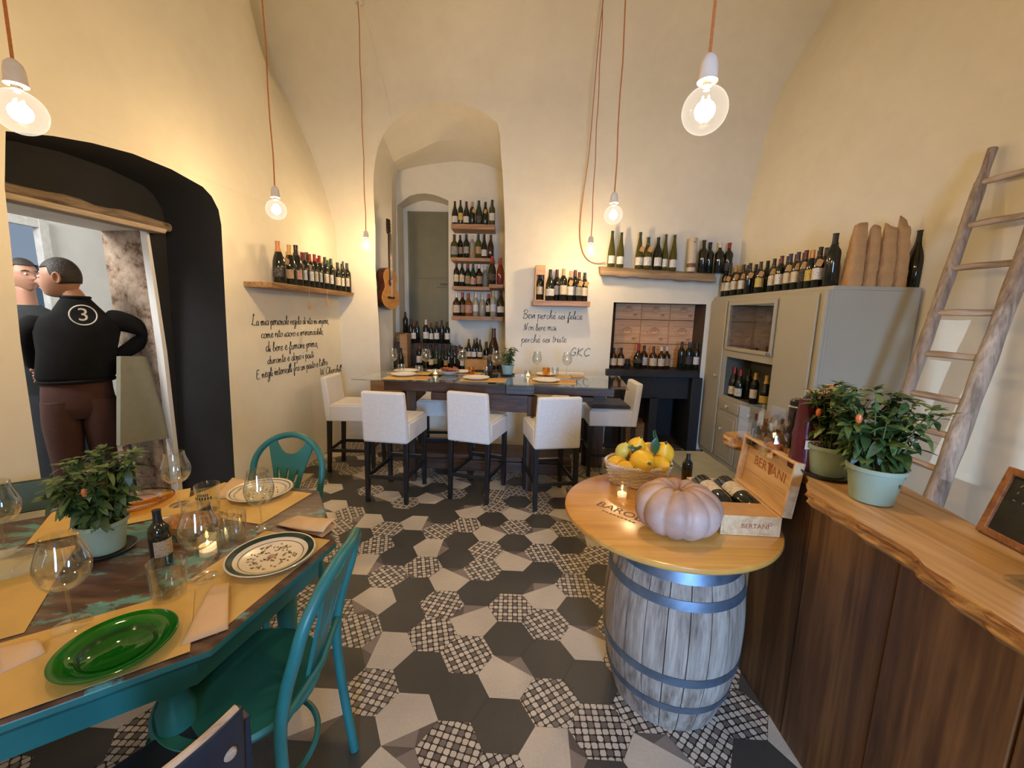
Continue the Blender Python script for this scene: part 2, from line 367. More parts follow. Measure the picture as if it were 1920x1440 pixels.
# inner niche back with a door recess
ro = at4([(744.5, 385), (768, 367), (783, 363.5), (797, 362.5), (811, 364.5), (822, 368), (840.7, 376)], 5.65); RO_ = [(ro[0][0], .36)] + ro + [(ro[-1][0], .36)]
ri = at4([(756, 391.7), (768, 385), (785, 378), (799, 376), (812, 378), (826, 381), (841, 386)], 6.0); RI_ = [(ri[0][0], .36)] + ri + [(ri[-1][0], .36)]
b.poly([BR, RO_], 0, Matrix(((1, 0, 0, 0), (0, 0, -1, 5.65), (0, 1, 0, 0), (0, 0, 0, 1))))
k = len(RO_); vs = [(p[0], 5.65, p[1]) for p in RO_]+[(p[0], 6.0, p[1]) for p in RI_]
b.add(vs, [(i, (i+1) % k, k+(i+1) % k, k+i) for i in range(k)]); b.add([(p[0], 6.0, p[1]) for p in RI_], [tuple(range(k))])
# hearth recess
hv = [(FX0, BY, .001), (FX1, BY, .001), (FX1, BY, FZ1), (FX0+.02, BY, FZ1)]; hb = [(x, 5.45, z) for x, _, z in hv]
struct(b.out('wall_back', M_wall, fixn=False, ang=13))
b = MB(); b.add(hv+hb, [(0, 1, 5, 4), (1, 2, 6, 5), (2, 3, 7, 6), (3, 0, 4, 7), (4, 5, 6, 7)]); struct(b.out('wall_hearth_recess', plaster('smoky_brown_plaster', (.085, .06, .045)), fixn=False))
# ---- wall_left
def flare(y, z):
    ks = [(2.38, 0), (2.7, .07), (3.1, .19), (3.62, .41), (4.0, .63), (5.2, 1.0)]; v = 0
    if z <= 2.38: return 0
    for (a, va), (c, vc) in zip(ks, ks[1:]):
        if a <= z <= c: v = lerp(va, vc, (z-a)/(c-a))
    return v*sstep((y-3.3)/1.45)
def XL(y, z, off=0): return -2.34 - off + .08*y - flare(y, z)
hole = [(2.975, .001), (2.98, .265), (3.03, 1.43), (3.064, 2.10), (3.05, 2.20), (3.0, 2.275), (2.93, 2.317), (2.7, 2.35), (2.46, 2.352), (2.25, 2.325), (2.08, 2.289), (1.9, 2.236), (1.865, 2.0), (1.845, 1.6), (1.83, 1.34), (1.82, .7), (1.80, .001)]
b = MB(); MYZ = Matrix(((.08, 0, 1, -2.34), (1, 0, 0, 0), (0, 1, 0, 0), (0, 0, 0, 1)))
b.poly([[(-2.4, 0), (4.75, 0), (4.75, 2.38), (-2.4, 2.38)], hole], 0, MYZ)
ys = [-2.4, 0, 2.4, 3.3]+[3.3+1.45*i/10 for i in range(1, 11)]; zs = [2.38+2.9*i/14 for i in range(15)]
b.add([(XL(y, z), y, z) for z in zs for y in ys], [(r*len(ys)+c, r*len(ys)+c+1, (r+1)*len(ys)+c+1, (r+1)*len(ys)+c) for r in range(14) for c in range(len(ys)-1)])
b.merge(.001); struct(b.out('wall_left', M_wall, fixn=False, ang=50))
# black embrasure
b = MB(); k = len(hole)
b.add([(XL(y, z), y, z) for y, z in hole]+[(XL(y, z, .4), y, z) for y, z in hole], [(i, (i+1) % k, k+(i+1) % k, k+i) for i in range(k-1)])
inner = [(2.965, .001), (2.955, 1.2), (2.93, 2.02), (1.95, 2.02), (1.95, .001)]
b.poly([hole, inner], 0, Matrix(((.08, 0, 1, -2.74), (1, 0, 0, 0), (0, 1, 0, 0), (0, 0, 0, 1))))
struct(b.out('wall_embrasure', M_blackwall, fixn=False, ang=40))
# door jamb of the inner doorway: plaster strip then exposed stone
def jq(y, off, z): return (XL(y, 1, off), y, z)
b = MB(); b.add([jq(2.966, .398, 0), jq(2.966, .398, 1.2), jq(2.93, .398, 2.03), jq(2.91, .398, 2.03), jq(2.935, .398, 1.2), jq(2.93, .398, 0)], [(0, 1, 2, 3, 4, 5)])
b.add([jq(2.93, .398, 0), jq(2.935, .398, 1.2), jq(2.91, .398, 2.03), jq(2.94, .47, 2.03), jq(2.96, .47, 1.2), jq(2.95, .47, 0)], [(0, 1, 4, 5), (1, 2, 3, 4)])
struct(b.out('trim_1', M_room2, fixn=False))
m, n, bs = nt('weathered_stone'); z = N(n, 'ShaderNodeTexNoise', Scale=11.0, Detail=7.0, Roughness=.7); n.links.new(coord(n), z.inputs[0])
n.links.new(ramp(n, z.outputs[0], [(.38, (.13, .075, .045)), (.47, (.34, .24, .17)), (.62, (.46, .37, .28))]), bs.inputs['Base Color']); bs.inputs['Roughness'].default_value = .9; bump(n, bs, z.outputs[0], .9, .03); M_stone = m
b = MB(); b.add([jq(2.95, .47, 0), jq(2.96, .47, 1.2), jq(2.94, .47, 2.03), jq(3.0, .80, 2.03), jq(3.02, .80, 1.2), jq(3.02, .80, 0)], [(0, 1, 4, 5), (1, 2, 3, 4)])
struct(b.out('trim_2', M_stone, fixn=False))
b = MB(); b.add([jq(1.95, .4, 0), jq(1.95, .4, 2.02), jq(1.95, .8, 2.02), jq(1.95, .8, 0)], [(0, 1, 2, 3)])
b.add([jq(1.95, .4, 2.03), jq(2.95, .4, 2.03), jq(3.05, .8, 2.03), jq(1.95, .8, 2.03)], [(0, 1, 2, 3)]); struct(b.out('trim_3', M_room2, fixn=False))
# old lintel beam
t = thing('lintel_beam', 'weathered wooden lintel beam across the top of the black doorway', 'beam', jq(2.5, .36, 2.0))
M_old = wood('weathered_grey_wood', (.10, .065, .04), (.36, .27, .19), 1, .9, .8, bmp=.5)
b = MB(); pts = []
for i in range(15):
    y = lerp(1.93, 3.062-.012, i/14); pts.append((XL(y, 1, .37), y, 2.077+.008*math.sin(i*1.3)))
b.tube(pts, [.034+.003*math.sin(i*2.1) for i in range(15)], 10); b.out('round_pole', M_old, t)
b = MB(); b.hexa([jq(1.93, .30, 2.012), jq(2.95, .30, 2.012), jq(2.95, .396, 2.012), jq(1.93, .396, 2.012)], [jq(1.93, .30, 2.046), jq(2.97, .30, 2.046), jq(2.97, .396, 2.046), jq(1.93, .396, 2.046)])
b.out('lower_board', wood('pale_old_board', (.30, .22, .15), (.52, .43, .33), 1, .8, .8), t, bevel=.006)
# ---- wall_right
def XR(y, z):
    e = 2.48 if z < 2.55 else (lerp(2.48, 2.66, (z-2.55)/1.17) if z < 3.72 else lerp(2.66, 2.86, (z-3.72)/.55))
    return lerp(2.9, e, sstep(max(0, (y-2.7)/2.0))) if y > 2.7 else 2.9
ys = [-2.4, 0, 1.5, 2.4]+[2.7+2.05*i/14 for i in range(15)]; zs = [0, 1.2, 2.2]+[2.55+2.7*i/12 for i in range(13)]
b = MB(); b.add([(XR(y, z), y, z) for z in zs for y in ys], [(r*len(ys)+c, (r+1)*len(ys)+c, (r+1)*len(ys)+c+1, r*len(ys)+c+1) for r in range(len(zs)-1) for c in range(len(ys)-1)])
struct(b.out('wall_right', M_wall, fixn=False, ang=50))
# ---- vaulted ceiling
def ZC(x, y):
    t = min(1, max(0, (y-2.6)/2.1)); z = 3.75+1.35*math.sqrt(max(0, 1-t*t))
    return z
YJ = [-2.5, -1, 1, 2.6]+[2.6+2.1*math.sin(PI/2*k/40) for k in range(1, 41)]; b = MB(); nx, ny = 24, 43; b.add([(lerp(-3.2, 3.5, i/nx), YJ[j], ZC(0, YJ[j])) for j in range(ny+1) for i in range(nx+1)],
    [(j*(nx+1)+i, j*(nx+1)+i+1, (j+1)*(nx+1)+i+1, (j+1)*(nx+1)+i) for j in range(ny) for i in range(nx)])
struct(b.out('ceiling', M_wall, fixn=False, ang=60))
# ---- wall behind the camera with the street door and a barred side window
b = MB(); MB_ = Matrix(((1, 0, 0, 0), (0, 0, 1, -2.4), (0, 1, 0, 0), (0, 0, 0, 1)))
b.poly([[(-3.3, 0), (3.5, 0), (3.5, 5.2), (-3.3, 5.2)], [(.3, .02), (1.2, .02), (1.2, 2.25), (.3, 2.25)], [(-1.262, 1.575), (-1.085, 1.575), (-1.085, 1.845), (-1.262, 1.845)]], 0, MB_)
struct(b.out('wall_front', M_wall, fixn=False))
b = MB()
for x, q in ((-1.262, .004), (-1.172, .006), (-1.085, .004)): b.bb((x-q, -2.41, 1.575), (x+q, -2.39, 1.845))
for j in range(2): z = 1.575+.27*j; b.bb((-1.262, -2.41, z-.004), (-1.085, -2.39, z+.004))
struct(b.out('window_1', M_white))
# ---- next room, seen through the doorway
b = MB(); X0 = -2.95
def wq(p, q, z0, z1): b.add([(p[0], p[1], z0), (q[0], q[1], z0), (q[0], q[1], z1), (p[0], p[1], z1)], [(0, 1, 2, 3)])
wq((-2.9, 3.02), (-3.55, 5.6), 0, 3.0); wq((-3.55, 5.6), (-4.5, 5.6), 0, 3)
p0, p1 = atx(80, 415, -4.5), atx(5, 600, -4.5); wy0, wy1, wz0, wz1 = 3.2, p0.y, 1.0, p0.z
b.poly([[(.5, 0), (5.6, 0), (5.6, 3), (.5, 3)], [(wy0, wz0), (wy1, wz0), (wy1, wz1), (wy0, wz1)]], 0, Matrix(((0, 0, 1, -4.5), (1, 0, 0, 0), (0, 1, 0, 0), (0, 0, 0, 1))))
wq((-4.5, .5), (-2.9, .5), 0, 3); wq((-2.95, 1.95), (-2.95, .5), 0, 3)
b.add([(-4.5, .5, 3), (-2.9, .5, 3), (-2.9, 5.6, 3), (-4.5, 5.6, 3)], [(0, 1, 2, 3)])
struct(b.out('wall_side_room', M_room2, fixn=False))
b = MB(); b.bb((-4.6, .4, -.04), (-2.6, 5.7, -.004)); struct(b.out('floor_side_room', flat('grey_stone_floor', (.16, .15, .14), .5)))
b = MB()
for a, c in (((wy0-.02, wz0-.06), (wy1+.0, wz0)), ((wy0-.02, wz1-.07), (wy1, wz1)), ((wy1-.07, wz0), (wy1, wz1)), ((wy0, wz0), (wy0+.07, wz1))): k_ = .004*(c[1]-a[1] > .3); b.bb((-4.52-k_, a[0]-k_, a[1]-k_), (-4.46+k_, c[0]+k_, c[1]+k_))
struct(b.out('window_2', flat('white_window_paint', (.72, .71, .68), .4)))
t = thing('hedge', 'dark leafy hedge outside the far window behind the standing man', 'hedge', (-6.2, 5.0, 0))
b = MB(); rh = random.Random(3)
for q in range(700):
    p = Vector((-6.2+rh.uniform(-.5, .5), rh.uniform(3.2, 7.6), rh.uniform(.2, 1.45+.2*math.sin(q*.7)))); d = Vector((rh.uniform(-1, 1), rh.uniform(-1, 1), rh.uniform(-1, 1))).normalized()*.09; e = d.orthogonal().normalized()*.045
    b.add([p-d, p+e, p+d, p-e], [(0, 1, 2, 3)])
b.out('foliage', flat('hedge_leaf', (.05, .10, .035), .6, var=.4), t, fixn=False)
b = MB(); b.bb((-6.5, 3.1, 0), (-5.9, 7.7, 1.3)); b.out('hedge_mass', flat('hedge_dark', (.02, .04, .02), .9), t)
t = thing('pale_building', 'pale blue grey building seen outside through the far window', 'building', (-11, 9, 0))
b = MB(); b.bb((-12, 6, 0), (-11, 14, 2.3)); b.out('facade', flat('bluish_facade', (.30, .38, .42), .7), t); b = MB(); b.bb((-12.1, 5.9, 2.3), (-10.8, 14.1, 2.42)); b.out('roof', flat('grey_roof', (.12, .14, .16), .7), t)
# ================================================================== hand lettering on the walls (stroke alphabet)
G = {
'a': (1.0, ['.85,.85 .5,1 .15,.6 .2,.1 .55,.05 .85,.6 .88,.9 .85,.2 1.05,.1']),
'b': (.8, ['0,.3 .3,1.2 .35,1.9 .15,1.8 .15,.3 .4,0 .7,.3 .65,.75 .35,.8']),
'c': (.8, ['.75,.8 .45,1 .12,.5 .35,0 .85,.2']),
'd': (1.0, ['.8,.85 .5,1 .15,.6 .2,.1 .55,.05 .85,.8 .9,2', '.9,2 .85,.2 1.05,.1']),
'e': (.8, ['0,.35 .6,.6 .5,1 .15,.7 .2,.1 .5,0 .85,.25']),
'f': (.7, ['0,.3 .5,1.3 .6,1.9 .4,2 .3,1 .25,-.8 .45,-.9 .4,0 .75,.3']),
'g': (.95, ['.8,.85 .5,1 .15,.6 .25,.1 .6,.15 .85,.9 .8,-.6 .45,-1 .2,-.7 .95,.15']),
'h': (.95, ['0,.3 .35,1.4 .4,2 .2,1.9 .2,0', '.2,.4 .5,.95 .7,.7 .7,.1 .98,.15']),
'i': (.42, ['0,.3 .2,.95 .2,.1 .45,.15', '.25,1.35 .28,1.47']),
'l': (.42, ['0,.3 .35,1.4 .35,1.95 .18,1.8 .15,.2 .45,.15']),
'm': (1.35, ['0,.5 .15,.95 .18,0', '.18,.5 .4,.95 .55,.8 .57,0', '.57,.5 .85,.95 1,.8 1.02,.1 1.35,.15']),
'n': (.95, ['0,.5 .15,.95 .18,0', '.18,.5 .45,.95 .65,.8 .67,.1 .98,.15']),
'o': (.9, ['.5,1 .15,.7 .15,.2 .5,0 .8,.3 .75,.8 .5,1 .92,.85']),
'p': (.85, ['0,.4 .2,1 .18,-1', '.2,.6 .5,1 .8,.7 .6,.1 .25,.1', '.6,.1 .88,.2']),
'r': (.65, ['0,.5 .15,1 .2,.1', '.2,.6 .4,.95 .65,.85']),
's': (.65, ['0,.2 .4,1 .3,.6 .55,.25 .3,0 .1,.1', '.4,.05 .7,.2']),
't': (.55, ['.3,1.8 .22,.3 .35,.05 .6,.2', '0,1.2 .6,1.3']),
'u': (.95, ['0,.7 .15,.95 .18,.2 .4,0 .7,.3 .75,.95', '.75,.95 .75,.15 .98,.15']),
'v': (.75, ['0,.8 .15,.95 .35,.05 .65,.95 .78,.85']),
',': (.3, ['.15,.1 .05,-.35']), "'": (.25, ['.15,1.9 .1,1.5']), ' ': (.55, []),
'L': (1.3, ['.7,1.9 .5,2.4 .35,1.2 .1,.15 .0,.3 .3,.25 .8,-.05 1.2,.15']),
'E': (1.2, ['1,1.9 .3,2 .25,.1 1.1,.1', '.25,1.1 .8,1.15']),
'W': (1.7, ['0,2 .4,0 .8,1.6 1.2,0 1.6,2.1']), 'C': (1.3, ['1.2,1.6 .8,2 .2,1.4 .15,.5 .6,0 1.2,.3']),
'B': (1.4, ['.4,1.9 .3,0', '0,1.6 .6,2.1 1.2,1.8 .9,1.2 .5,1.05 1.2,.8 1.2,.2 .6,-.05 .1,.2']),
'N': (1.5, ['0,.1 .3,.1 .4,1.9 .9,0 1.1,1.9 1.4,2']), 'G': (1.4, ['1.1,1.6 .7,1.9 .2,1.2 .2,.4 .7,0 1.1,.4 1.1,.8 .7,.85']),
'K': (1.3, ['.1,2 .1,0', '1,1.9 .15,.9 1.1,0'])}
def spline(p, k=4):
    o = []
    for i in range(len(p)-1):
        a, b_, c, d = p[max(0, i-1)], p[i], p[i+1], p[min(len(p)-1, i+2)]
        for j in range(k):
            t = j/k; o.append(tuple(.5*((2*b_[q])+(-a[q]+c[q])*t+(2*a[q]-5*b_[q]+4*c[q]-d[q])*t*t+(-a[q]+3*b_[q]-3*c[q]+d[q])*t**3) for q in range(2)))
    o.append(p[-1]); return o
def script_line(mb, text, P0, P1, sy, r, up=Vector((0, 0, 1)), nrm=None, seed=0):
    rr = random.Random(seed); tot = 0; acc = None; W = []
    for ch in text:
        c = 'e' if ch == 'é' else ch; W.append((ch, c, tot)); tot += G[c][0]+.04
    d = (P1-P0)/tot
    for ch, c, x in W:
        st = list(G[c][1]) + (['.4,1.5 .65,1.8'] if ch == 'é' else [])
        js = rr.uniform(.9, 1.1); jy = rr.uniform(-.08, .08)
        for s in st:
            p = spline([tuple(map(float, q.split(','))) for q in s.split()])
            mb.tube([P0 + d*(x+a+.12*b_*js) + up*((b_*js+jy)*sy) + nrm*r*.4 for a, b_ in p], r, 4, flat=1)
OFFL = Vector((1, -.08, 0)).normalized()*.0008
b = MB()
for k, (tx, a, c, sy) in enumerate([('La mia personale regola di vita mi impone,', (472, 610.5), (616, 607), .036), ('come rito sacro e irrinunciabile,', (489, 634.4), (606, 626.7), .036), ('di bere e fumare prima,', (498, 660), (596, 650), .040), ('durante e dopo i pasti', (501, 683), (588, 670), .036), ("E negli intervalli fra un pasto e l'altro", (480, 711), (614, 684), .038), ('W Churchill', (600, 704), (640, 695.5), .036)]):
    script_line(b, tx, lw(*a), lw(*c), sy, .0030, nrm=OFFL.normalized(), seed=k)
tag(b.out('handwritten_quote', M_ink, world=False), 'five line black handwriting on the left wall under the bottle shelf', 'writing')
b = MB()
for k, (tx, a, c, sy, r) in enumerate([('Bevi perché sei felice', (979.5, 597), (1091.8, 599), .043, .0034), ('Non bere mai', (981, 619), (1043, 620), .04, .0030), ('perché sei triste', (977, 642), (1062, 642), .04, .0032), ('GKC', (1067.7, 667.5), (1106, 667.5), .044, .0040)]):
    script_line(b, tx, at(*a, 4.7), at(*c, 4.7), sy, r, nrm=Vector((0, -1, 0)), seed=k+20)
tag(b.out('handwritten_quote', M_ink, world=False), 'black handwriting on the back wall between the small shelf and the glass table', 'writing')
# ================================================================== bottles
CAPC = dict(black=(.012, .012, .013), red=(.30, .012, .012), maroon=(.10, .012, .018), gold=(.55, .33, .08), copper=(.50, .20, .07), orange=(.62, .27, .06), navy=(.025, .035, .085), purple=(.055, .02, .05), green=(.02, .045, .025), white=(.60, .57, .50), cork=(.42, .26, .14), brown=(.05, .025, .015))
LABC = dict(cream=(.62, .53, .38), white=(.66, .64, .58), yellow=(.58, .42, .10), tan=(.38, .25, .13), black=(.02, .02, .022), pink=(.50, .27, .22), grey=(.30, .29, .26), red=(.30, .02, .02), silver=(.55, .56, .58))
GLC = dict(dark=(.010, .013, .009), olive=(.060, .058, .010), brown=(.03, .012, .005), green=(.012, .03, .014), clearred=(.16, .02, .015), amber=(.16, .07, .012), pale=(.30, .28, .20))
def capm(c): return flat(c+'_foil', CAPC[c], .35, var=.08)
def labm(c):
    nm = c+'_paper_label'
    if nm in MATS: return MATS[nm]
    m, n, b_ = nt(nm); C = LABC[c]; co = coord(n, (1, 1, 1)); w_ = N(n, 'ShaderNodeTexNoise', Scale=1.0, Detail=2.0); n.links.new(coord(n, (90, 90, 260)), w_.inputs[0])
    ink = [v*.35 for v in C] if sum(C) > .5 else (.25, .22, .15)
    n.links.new(ramp(n, w_.outputs[0], [(.56, C), (.62, ink)]), b_.inputs['Base Color']); b_.inputs['Roughness'].default_value = .7; MATS[nm] = m; return m
def glm(c): return flat(c+'_bottle_glass', GLC[c], .07, var=.05, spec=.6)
PROF = {
'bordeaux': (.30, .0370, [(0, 0), (.034, 0), (.037, .004), (.037, .188), (.0345, .205), (.024, .222), (.0155, .24), (.0135, .262), (.0132, .293), (.0145, .294), (.0145, .30), (0, .30)], .238, .06, .145),
'burgundy': (.30, .0410, [(0, 0), (.038, 0), (.041, .004), (.041, .135), (.0385, .16), (.031, .19), (.022, .215), (.0155, .24), (.0135, .262), (.0132, .293), (.015, .294), (.015, .30), (0, .30)], .238, .03, .11),
'flute': (.345, .0365, [(0, 0), (.034, 0), (.0365, .004), (.0365, .12), (.034, .155), (.028, .20), (.0205, .245), (.0155, .285), (.0132, .31), (.0128, .338), (.014, .339), (.014, .345), (0, .345)], .285, .03, .105),
'champagne': (.315, .0450, [(0, 0), (.041, 0), (.045, .005), (.045, .14), (.042, .17), (.033, .205), (.022, .24), (.016, .262), (.0155, .30), (.017, .305), (.0165, .315), (0, .315)], .225, .05, .12),
'amaro': (.25, .0420, [(0, 0), (.040, 0), (.042, .004), (.042, .135), (.039, .155), (.026, .172), (.0165, .185), (.0145, .205), (.0142, .24), (.016, .241), (.016, .25), (0, .25)], .205, .035, .12),
'round': (.26, .050, [(0, 0), (.030, 0), (.036, .01), (.048, .05), (.050, .085), (.045, .12), (.030, .15), (.017, .17), (.0145, .19), (.0142, .25), (.016, .251), (.016, .26), (0, .26)], .19, .06, .10),
'slope': (.28, .040, [(0, 0), (.037, 0), (.040, .004), (.036, .13), (.040, .165), (.037, .185), (.024, .205), (.0155, .215), (.014, .235), (.0138, .27), (.016, .271), (.016, .28), (0, .28)], .232, .03, .10)}
PLACED = []
MESHC = {}
def cached(key, fn):
    if key not in MESHC: MESHC[key] = fn()
    return MESHC[key]
def mesh_of(mb, name, mat, ang=40):
    o = mb.out(name, mat, ang=ang); me = o.data; bpy.data.objects.remove(o); return me
def child(name, me, parent, loc=None):
    o = bpy.data.objects.new(name, me); COL.objects.link(o); o.parent = parent
    if loc: o.location = loc
    return o
def bottle(kind, loc, h, cap, lab, glass='dark', rz=None, tagp=False, label='', group=None, rot=None, rs=1.0, name='wine_bottle', cat='bottle', push=(0, 1)):
    H0, R, prof, zc, l0, l1 = PROF[kind]; s = h/H0; loc = Vector(loc)
    if rot is None:
        for it in range(3):
            for (p, r_, hh) in PLACED:
                if abs(p.z-loc.z) > .15: continue
                d = math.hypot(p.x-loc.x, p.y-loc.y); need = r_+R*s*rs+.0015
                if d < need:
                    if need-d < .007: rs *= (d-r_-.0015)/(R*s*rs)
                    else:
                        e = Vector((push[0], push[1])); q = Vector((loc.x-p.x, loc.y-p.y)); along = q.dot(e); perp2 = q.length_squared-along*along; mv = math.sqrt(max(0, need*need-perp2))-along; loc.x += e.x*mv; loc.y += e.y*mv
        PLACED.append((loc.copy(), R*s*rs, h))
    t = thing(name, label, cat, loc, 0, group, rot or (0, 0, random.uniform(-.35, .35) if rz is None else rz)); t.scale = (s*rs, s*rs, s)
    child('glass_body', cached(('g', kind, glass), lambda: mesh_of(MB().lathe(prof, 20), 'glass_body', glm(glass))), t)
    if cap:
        top = [(r+.0012, z) for r, z in prof if z > zc and r > 0]; top = [(top[0][0], zc)]+top+[(0, H0+.001)]
        child('capsule', cached(('c', kind, cap), lambda: mesh_of(MB().lathe(top, 16), 'capsule', capm(cap))), t)
    if lab:
        rr = R+.0009
        child('label', cached(('l', kind, lab), lambda: mesh_of(MB().patch(rr, l0, l1, -PI/2-1.25, -PI/2+1.25, 12), 'label', labm(lab))), t)
    if tagp:
        def mk():
            b = MB(); b.tube([(.017*math.cos(a), .017*math.sin(a), .236+.0*a) for a in [2*PI*i/10 for i in range(10)]], .0015, 4, True)
            b.tube([(0, -.017, .236), (.008, -.032, .222), (.012, -.043, .205)], .001, 4)
            M = Matrix.Translation((.014, -.048, .18)) @ Euler((.25, .35, .1)).to_matrix().to_4x4(); q = MB(); q.poly([[(-.021, -.024), (.021, -.024), (.021, .018), (.012, .027), (-.012, .027), (-.021, .018)]], .0006, Matrix(((1, 0, 0, 0), (0, 0, -1, 0), (0, 1, 0, 0), (0, 0, 0, 1)))); q.xf(M)
            me = bpy.data.meshes.new('x'); q.bm.to_mesh(me); q.bm.free(); b.bm.from_mesh(me); bpy.data.meshes.remove(me); return mesh_of(b, 'paper_tag', M_kraft)
        child('paper_tag', cached(('t',), mk), t)
    return t
ORD = ['leftmost', 'second from left', 'third from left', 'fourth from left', 'fifth from left', 'sixth from left', 'seventh from left', 'eighth from left', 'ninth from left', 'tenth from left', 'eleventh from left', 'twelfth from left', 'thirteenth from left', 'fourteenth from left', 'fifteenth from left', 'sixteenth from left', 'seventeenth from left', 'eighteenth from left']
def row(where, items, pos, group, noun='bottle'):
    """items: (pixel x, kind, height, capsule, label paper, glass, tag?)"""
    for k, it in enumerate(items):
        px, kind, h, cap, lab = it[:5]; gl = it[5] if len(it) > 5 else 'dark'; tg = it[6] if len(it) > 6 else False
        d = (('%s topped ' % cap) if cap else 'bare necked ')+noun
        d += (' with %s label' % lab) if lab else ' without label'
        bottle(kind, pos(px), h, cap, lab, gl, tagp=tg, label='%s, %s %s' % (d, ORD[k], where), group=group)
def shelf(name, label, a, c, mat, live=0, seed=1, parent=None):
    """plank between two corner points, wavy front edge"""
    a, c = Vector(a), Vector(c); r = random.Random(seed); n = 14; b = MB(); vs = []
    for i in range(n+1):
        x = lerp(a.x, c.x, i/n); y0 = a.y + r.uniform(-live, live); vs += [(x, y0, a.z), (x, y0+r.uniform(-live, live)*.4, c.z), (x, c.y, c.z), (x, c.y, a.z)]
    fs = [(4*i+q, 4*i+(q+1) % 4, 4*i+4+(q+1) % 4, 4*i+4+q) for i in range(n) for q in range(4)]+[(0, 1, 2, 3), (4*n+3, 4*n+2, 4*n+1, 4*n)]
    b.add(vs, fs); o = b.out(name, mat, world=False, bevel=.003); return tag(o, label, 'shelf')
# ---- left wall shelf
A0, A1 = lw(509, 536, -.22), lw(672, 551, -.22); zt = (A0.z+A1.z)/2; zt = 1.725
def LS(y, off, z): return Vector((XL(y, 1, -off), y, z))
b = MB(); n_ = 12; ya, yb = 3.235, 4.655
vs = []
for i in range(n_+1):
    y = lerp(ya, yb, i/n_); f_ = .225-.03*sstep(i/n_)+.004*math.sin(i*2.3); vs += [LS(y, .001, zt-.042), LS(y, f_-.015, zt-.042), LS(y, f_, zt), LS(y, .001, zt)]
b.add(vs, [(4*i+q, 4*i+4+q, 4*i+4+(q+1) % 4, 4*i+(q+1) % 4) for i in range(n_) for q in range(4)]+[(3, 2, 1, 0), (4*n_, 4*n_+1, 4*n_+2, 4*n_+3)])
tag(b.out('wall_shelf', wood('honey_shelf_wood_y', (.22, .11, .04), (.46, .27, .12), 1, 1.2), world=False, bevel=.003), 'honey wooden shelf full of wine bottles on the left wall above the handwriting', 'shelf')
def lpos(off): return lambda px: (lambda P: Vector((XL(P.y, 1, -off), P.y, zt+.001)))(lw(px, 530, -off))
row('in front row on left wall shelf', [(525.5, 'champagne', .335, 'copper', 'black'), (546, 'champagne', .33, 'gold', 'tan', 'dark', True), (556, 'champagne', .345, 'black', 'pink'), (573, 'bordeaux', .30, 'maroon', 'white', 'dark', True), (583, 'bordeaux', .30, 'red', 'white', 'dark', True), (592, 'bordeaux', .31, 'red', 'cream'), (601, 'bordeaux', .31, 'red', 'white', 'dark', True), (611, 'bordeaux', .31, 'green', 'cream'), (622, 'bordeaux', .31, 'green', 'white'), (634, 'bordeaux', .29, 'black', 'cream'), (642.5, 'bordeaux', .29, 'black', 'white'), (651.5, 'bordeaux', .31, 'black', 'cream')], lpos(.15), 'wine bottles on the left wall shelf')
row('in back row on left wall shelf', [(560, 'bordeaux', .32, 'maroon', None), (569, 'bordeaux', .32, 'red', None), (577, 'bordeaux', .33, 'black', None), (597, 'bordeaux', .30, 'red', None), (616, 'bordeaux', .31, 'green', None), (645, 'bordeaux', .34, 'black', None), (654, 'bordeaux', .32, 'black', None)], lpos(.06), 'wine bottles on the left wall shelf')
for k, (px, ln) in enumerate(((577, .14), (611, .10))):
    P = lw(px, 545, -.2); t = thing('hanging_tag', ['string with small card hanging under the middle of the left wall shelf', 'short string with brown card hanging under the right half of the left wall shelf'][k], 'tag', (P.x, P.y, zt-.04))
    b = MB(); b.tube([(P.x+.01, P.y, zt-.0), (P.x+.012, P.y, zt-.05), (P.x+.01, P.y, zt-ln)], .0018, 5); b.out('string', flat('beige_string', (.45, .35, .22), .9), t)
    b = MB(); b.box((P.x+.01, P.y, zt-ln-.03), (.004, .035, .06)); b.out('card', M_kraft, t)
# ---- guitar hanging in the niche reveal
gt = at(721, 505, 4.86); t = thing('guitar', 'honey faced acoustic guitar hanging on the left side of the arched niche', 'guitar', (-1.5, 4.945, gt.z))
gx, gy = Vector((.28, 1, 0)), Vector((0, 0, 1)); Mg = frame((-1.450, 4.945, at(721, 580, 4.94).z), gx, gy)
def bodyo(w1=.185, w2=.14, wa=.115, h=.48):
    pts = []
    for i in range(40):
        v = i/39; y = v*h
        if v < .5: wv = math.sqrt(max(0, 1-((v-.27)/.27)**2))*w1 if v < .27 else lerp(w1, wa, sstep((v-.27)/.30))
        else: wv = lerp(wa, w2, sstep((v-.57)/.2)) if v < .78 and v > .57 else (wa if v <= .57 else math.sqrt(max(0, 1-((v-.78)/.22)**2))*w2)
        pts.append((wv, y))
    return pts+[(-x, y) for x, y in reversed(pts[1:-1])]
b = MB(); b.poly([bodyo()], .095, Mg @ Matrix.Translation((0, 0, -.1))); bo_ = b.out('body', flat('dark_mahogany', (.05, .014, .007), .3), t, bevel=.004)
b = MB(); b.poly([[(x*.985, y*.985+.003) for x, y in bodyo()], [(.043*math.cos(a), .31+.043*math.sin(a)) for a in [2*PI*i/20 for i in range(20)]]], .004, Mg @ Matrix.Translation((0, 0, -.0045))); b.out('soundboard', wood('spruce_top', (.52, .24, .06), (.70, .36, .10), 1, 1.5, .3, False), t)
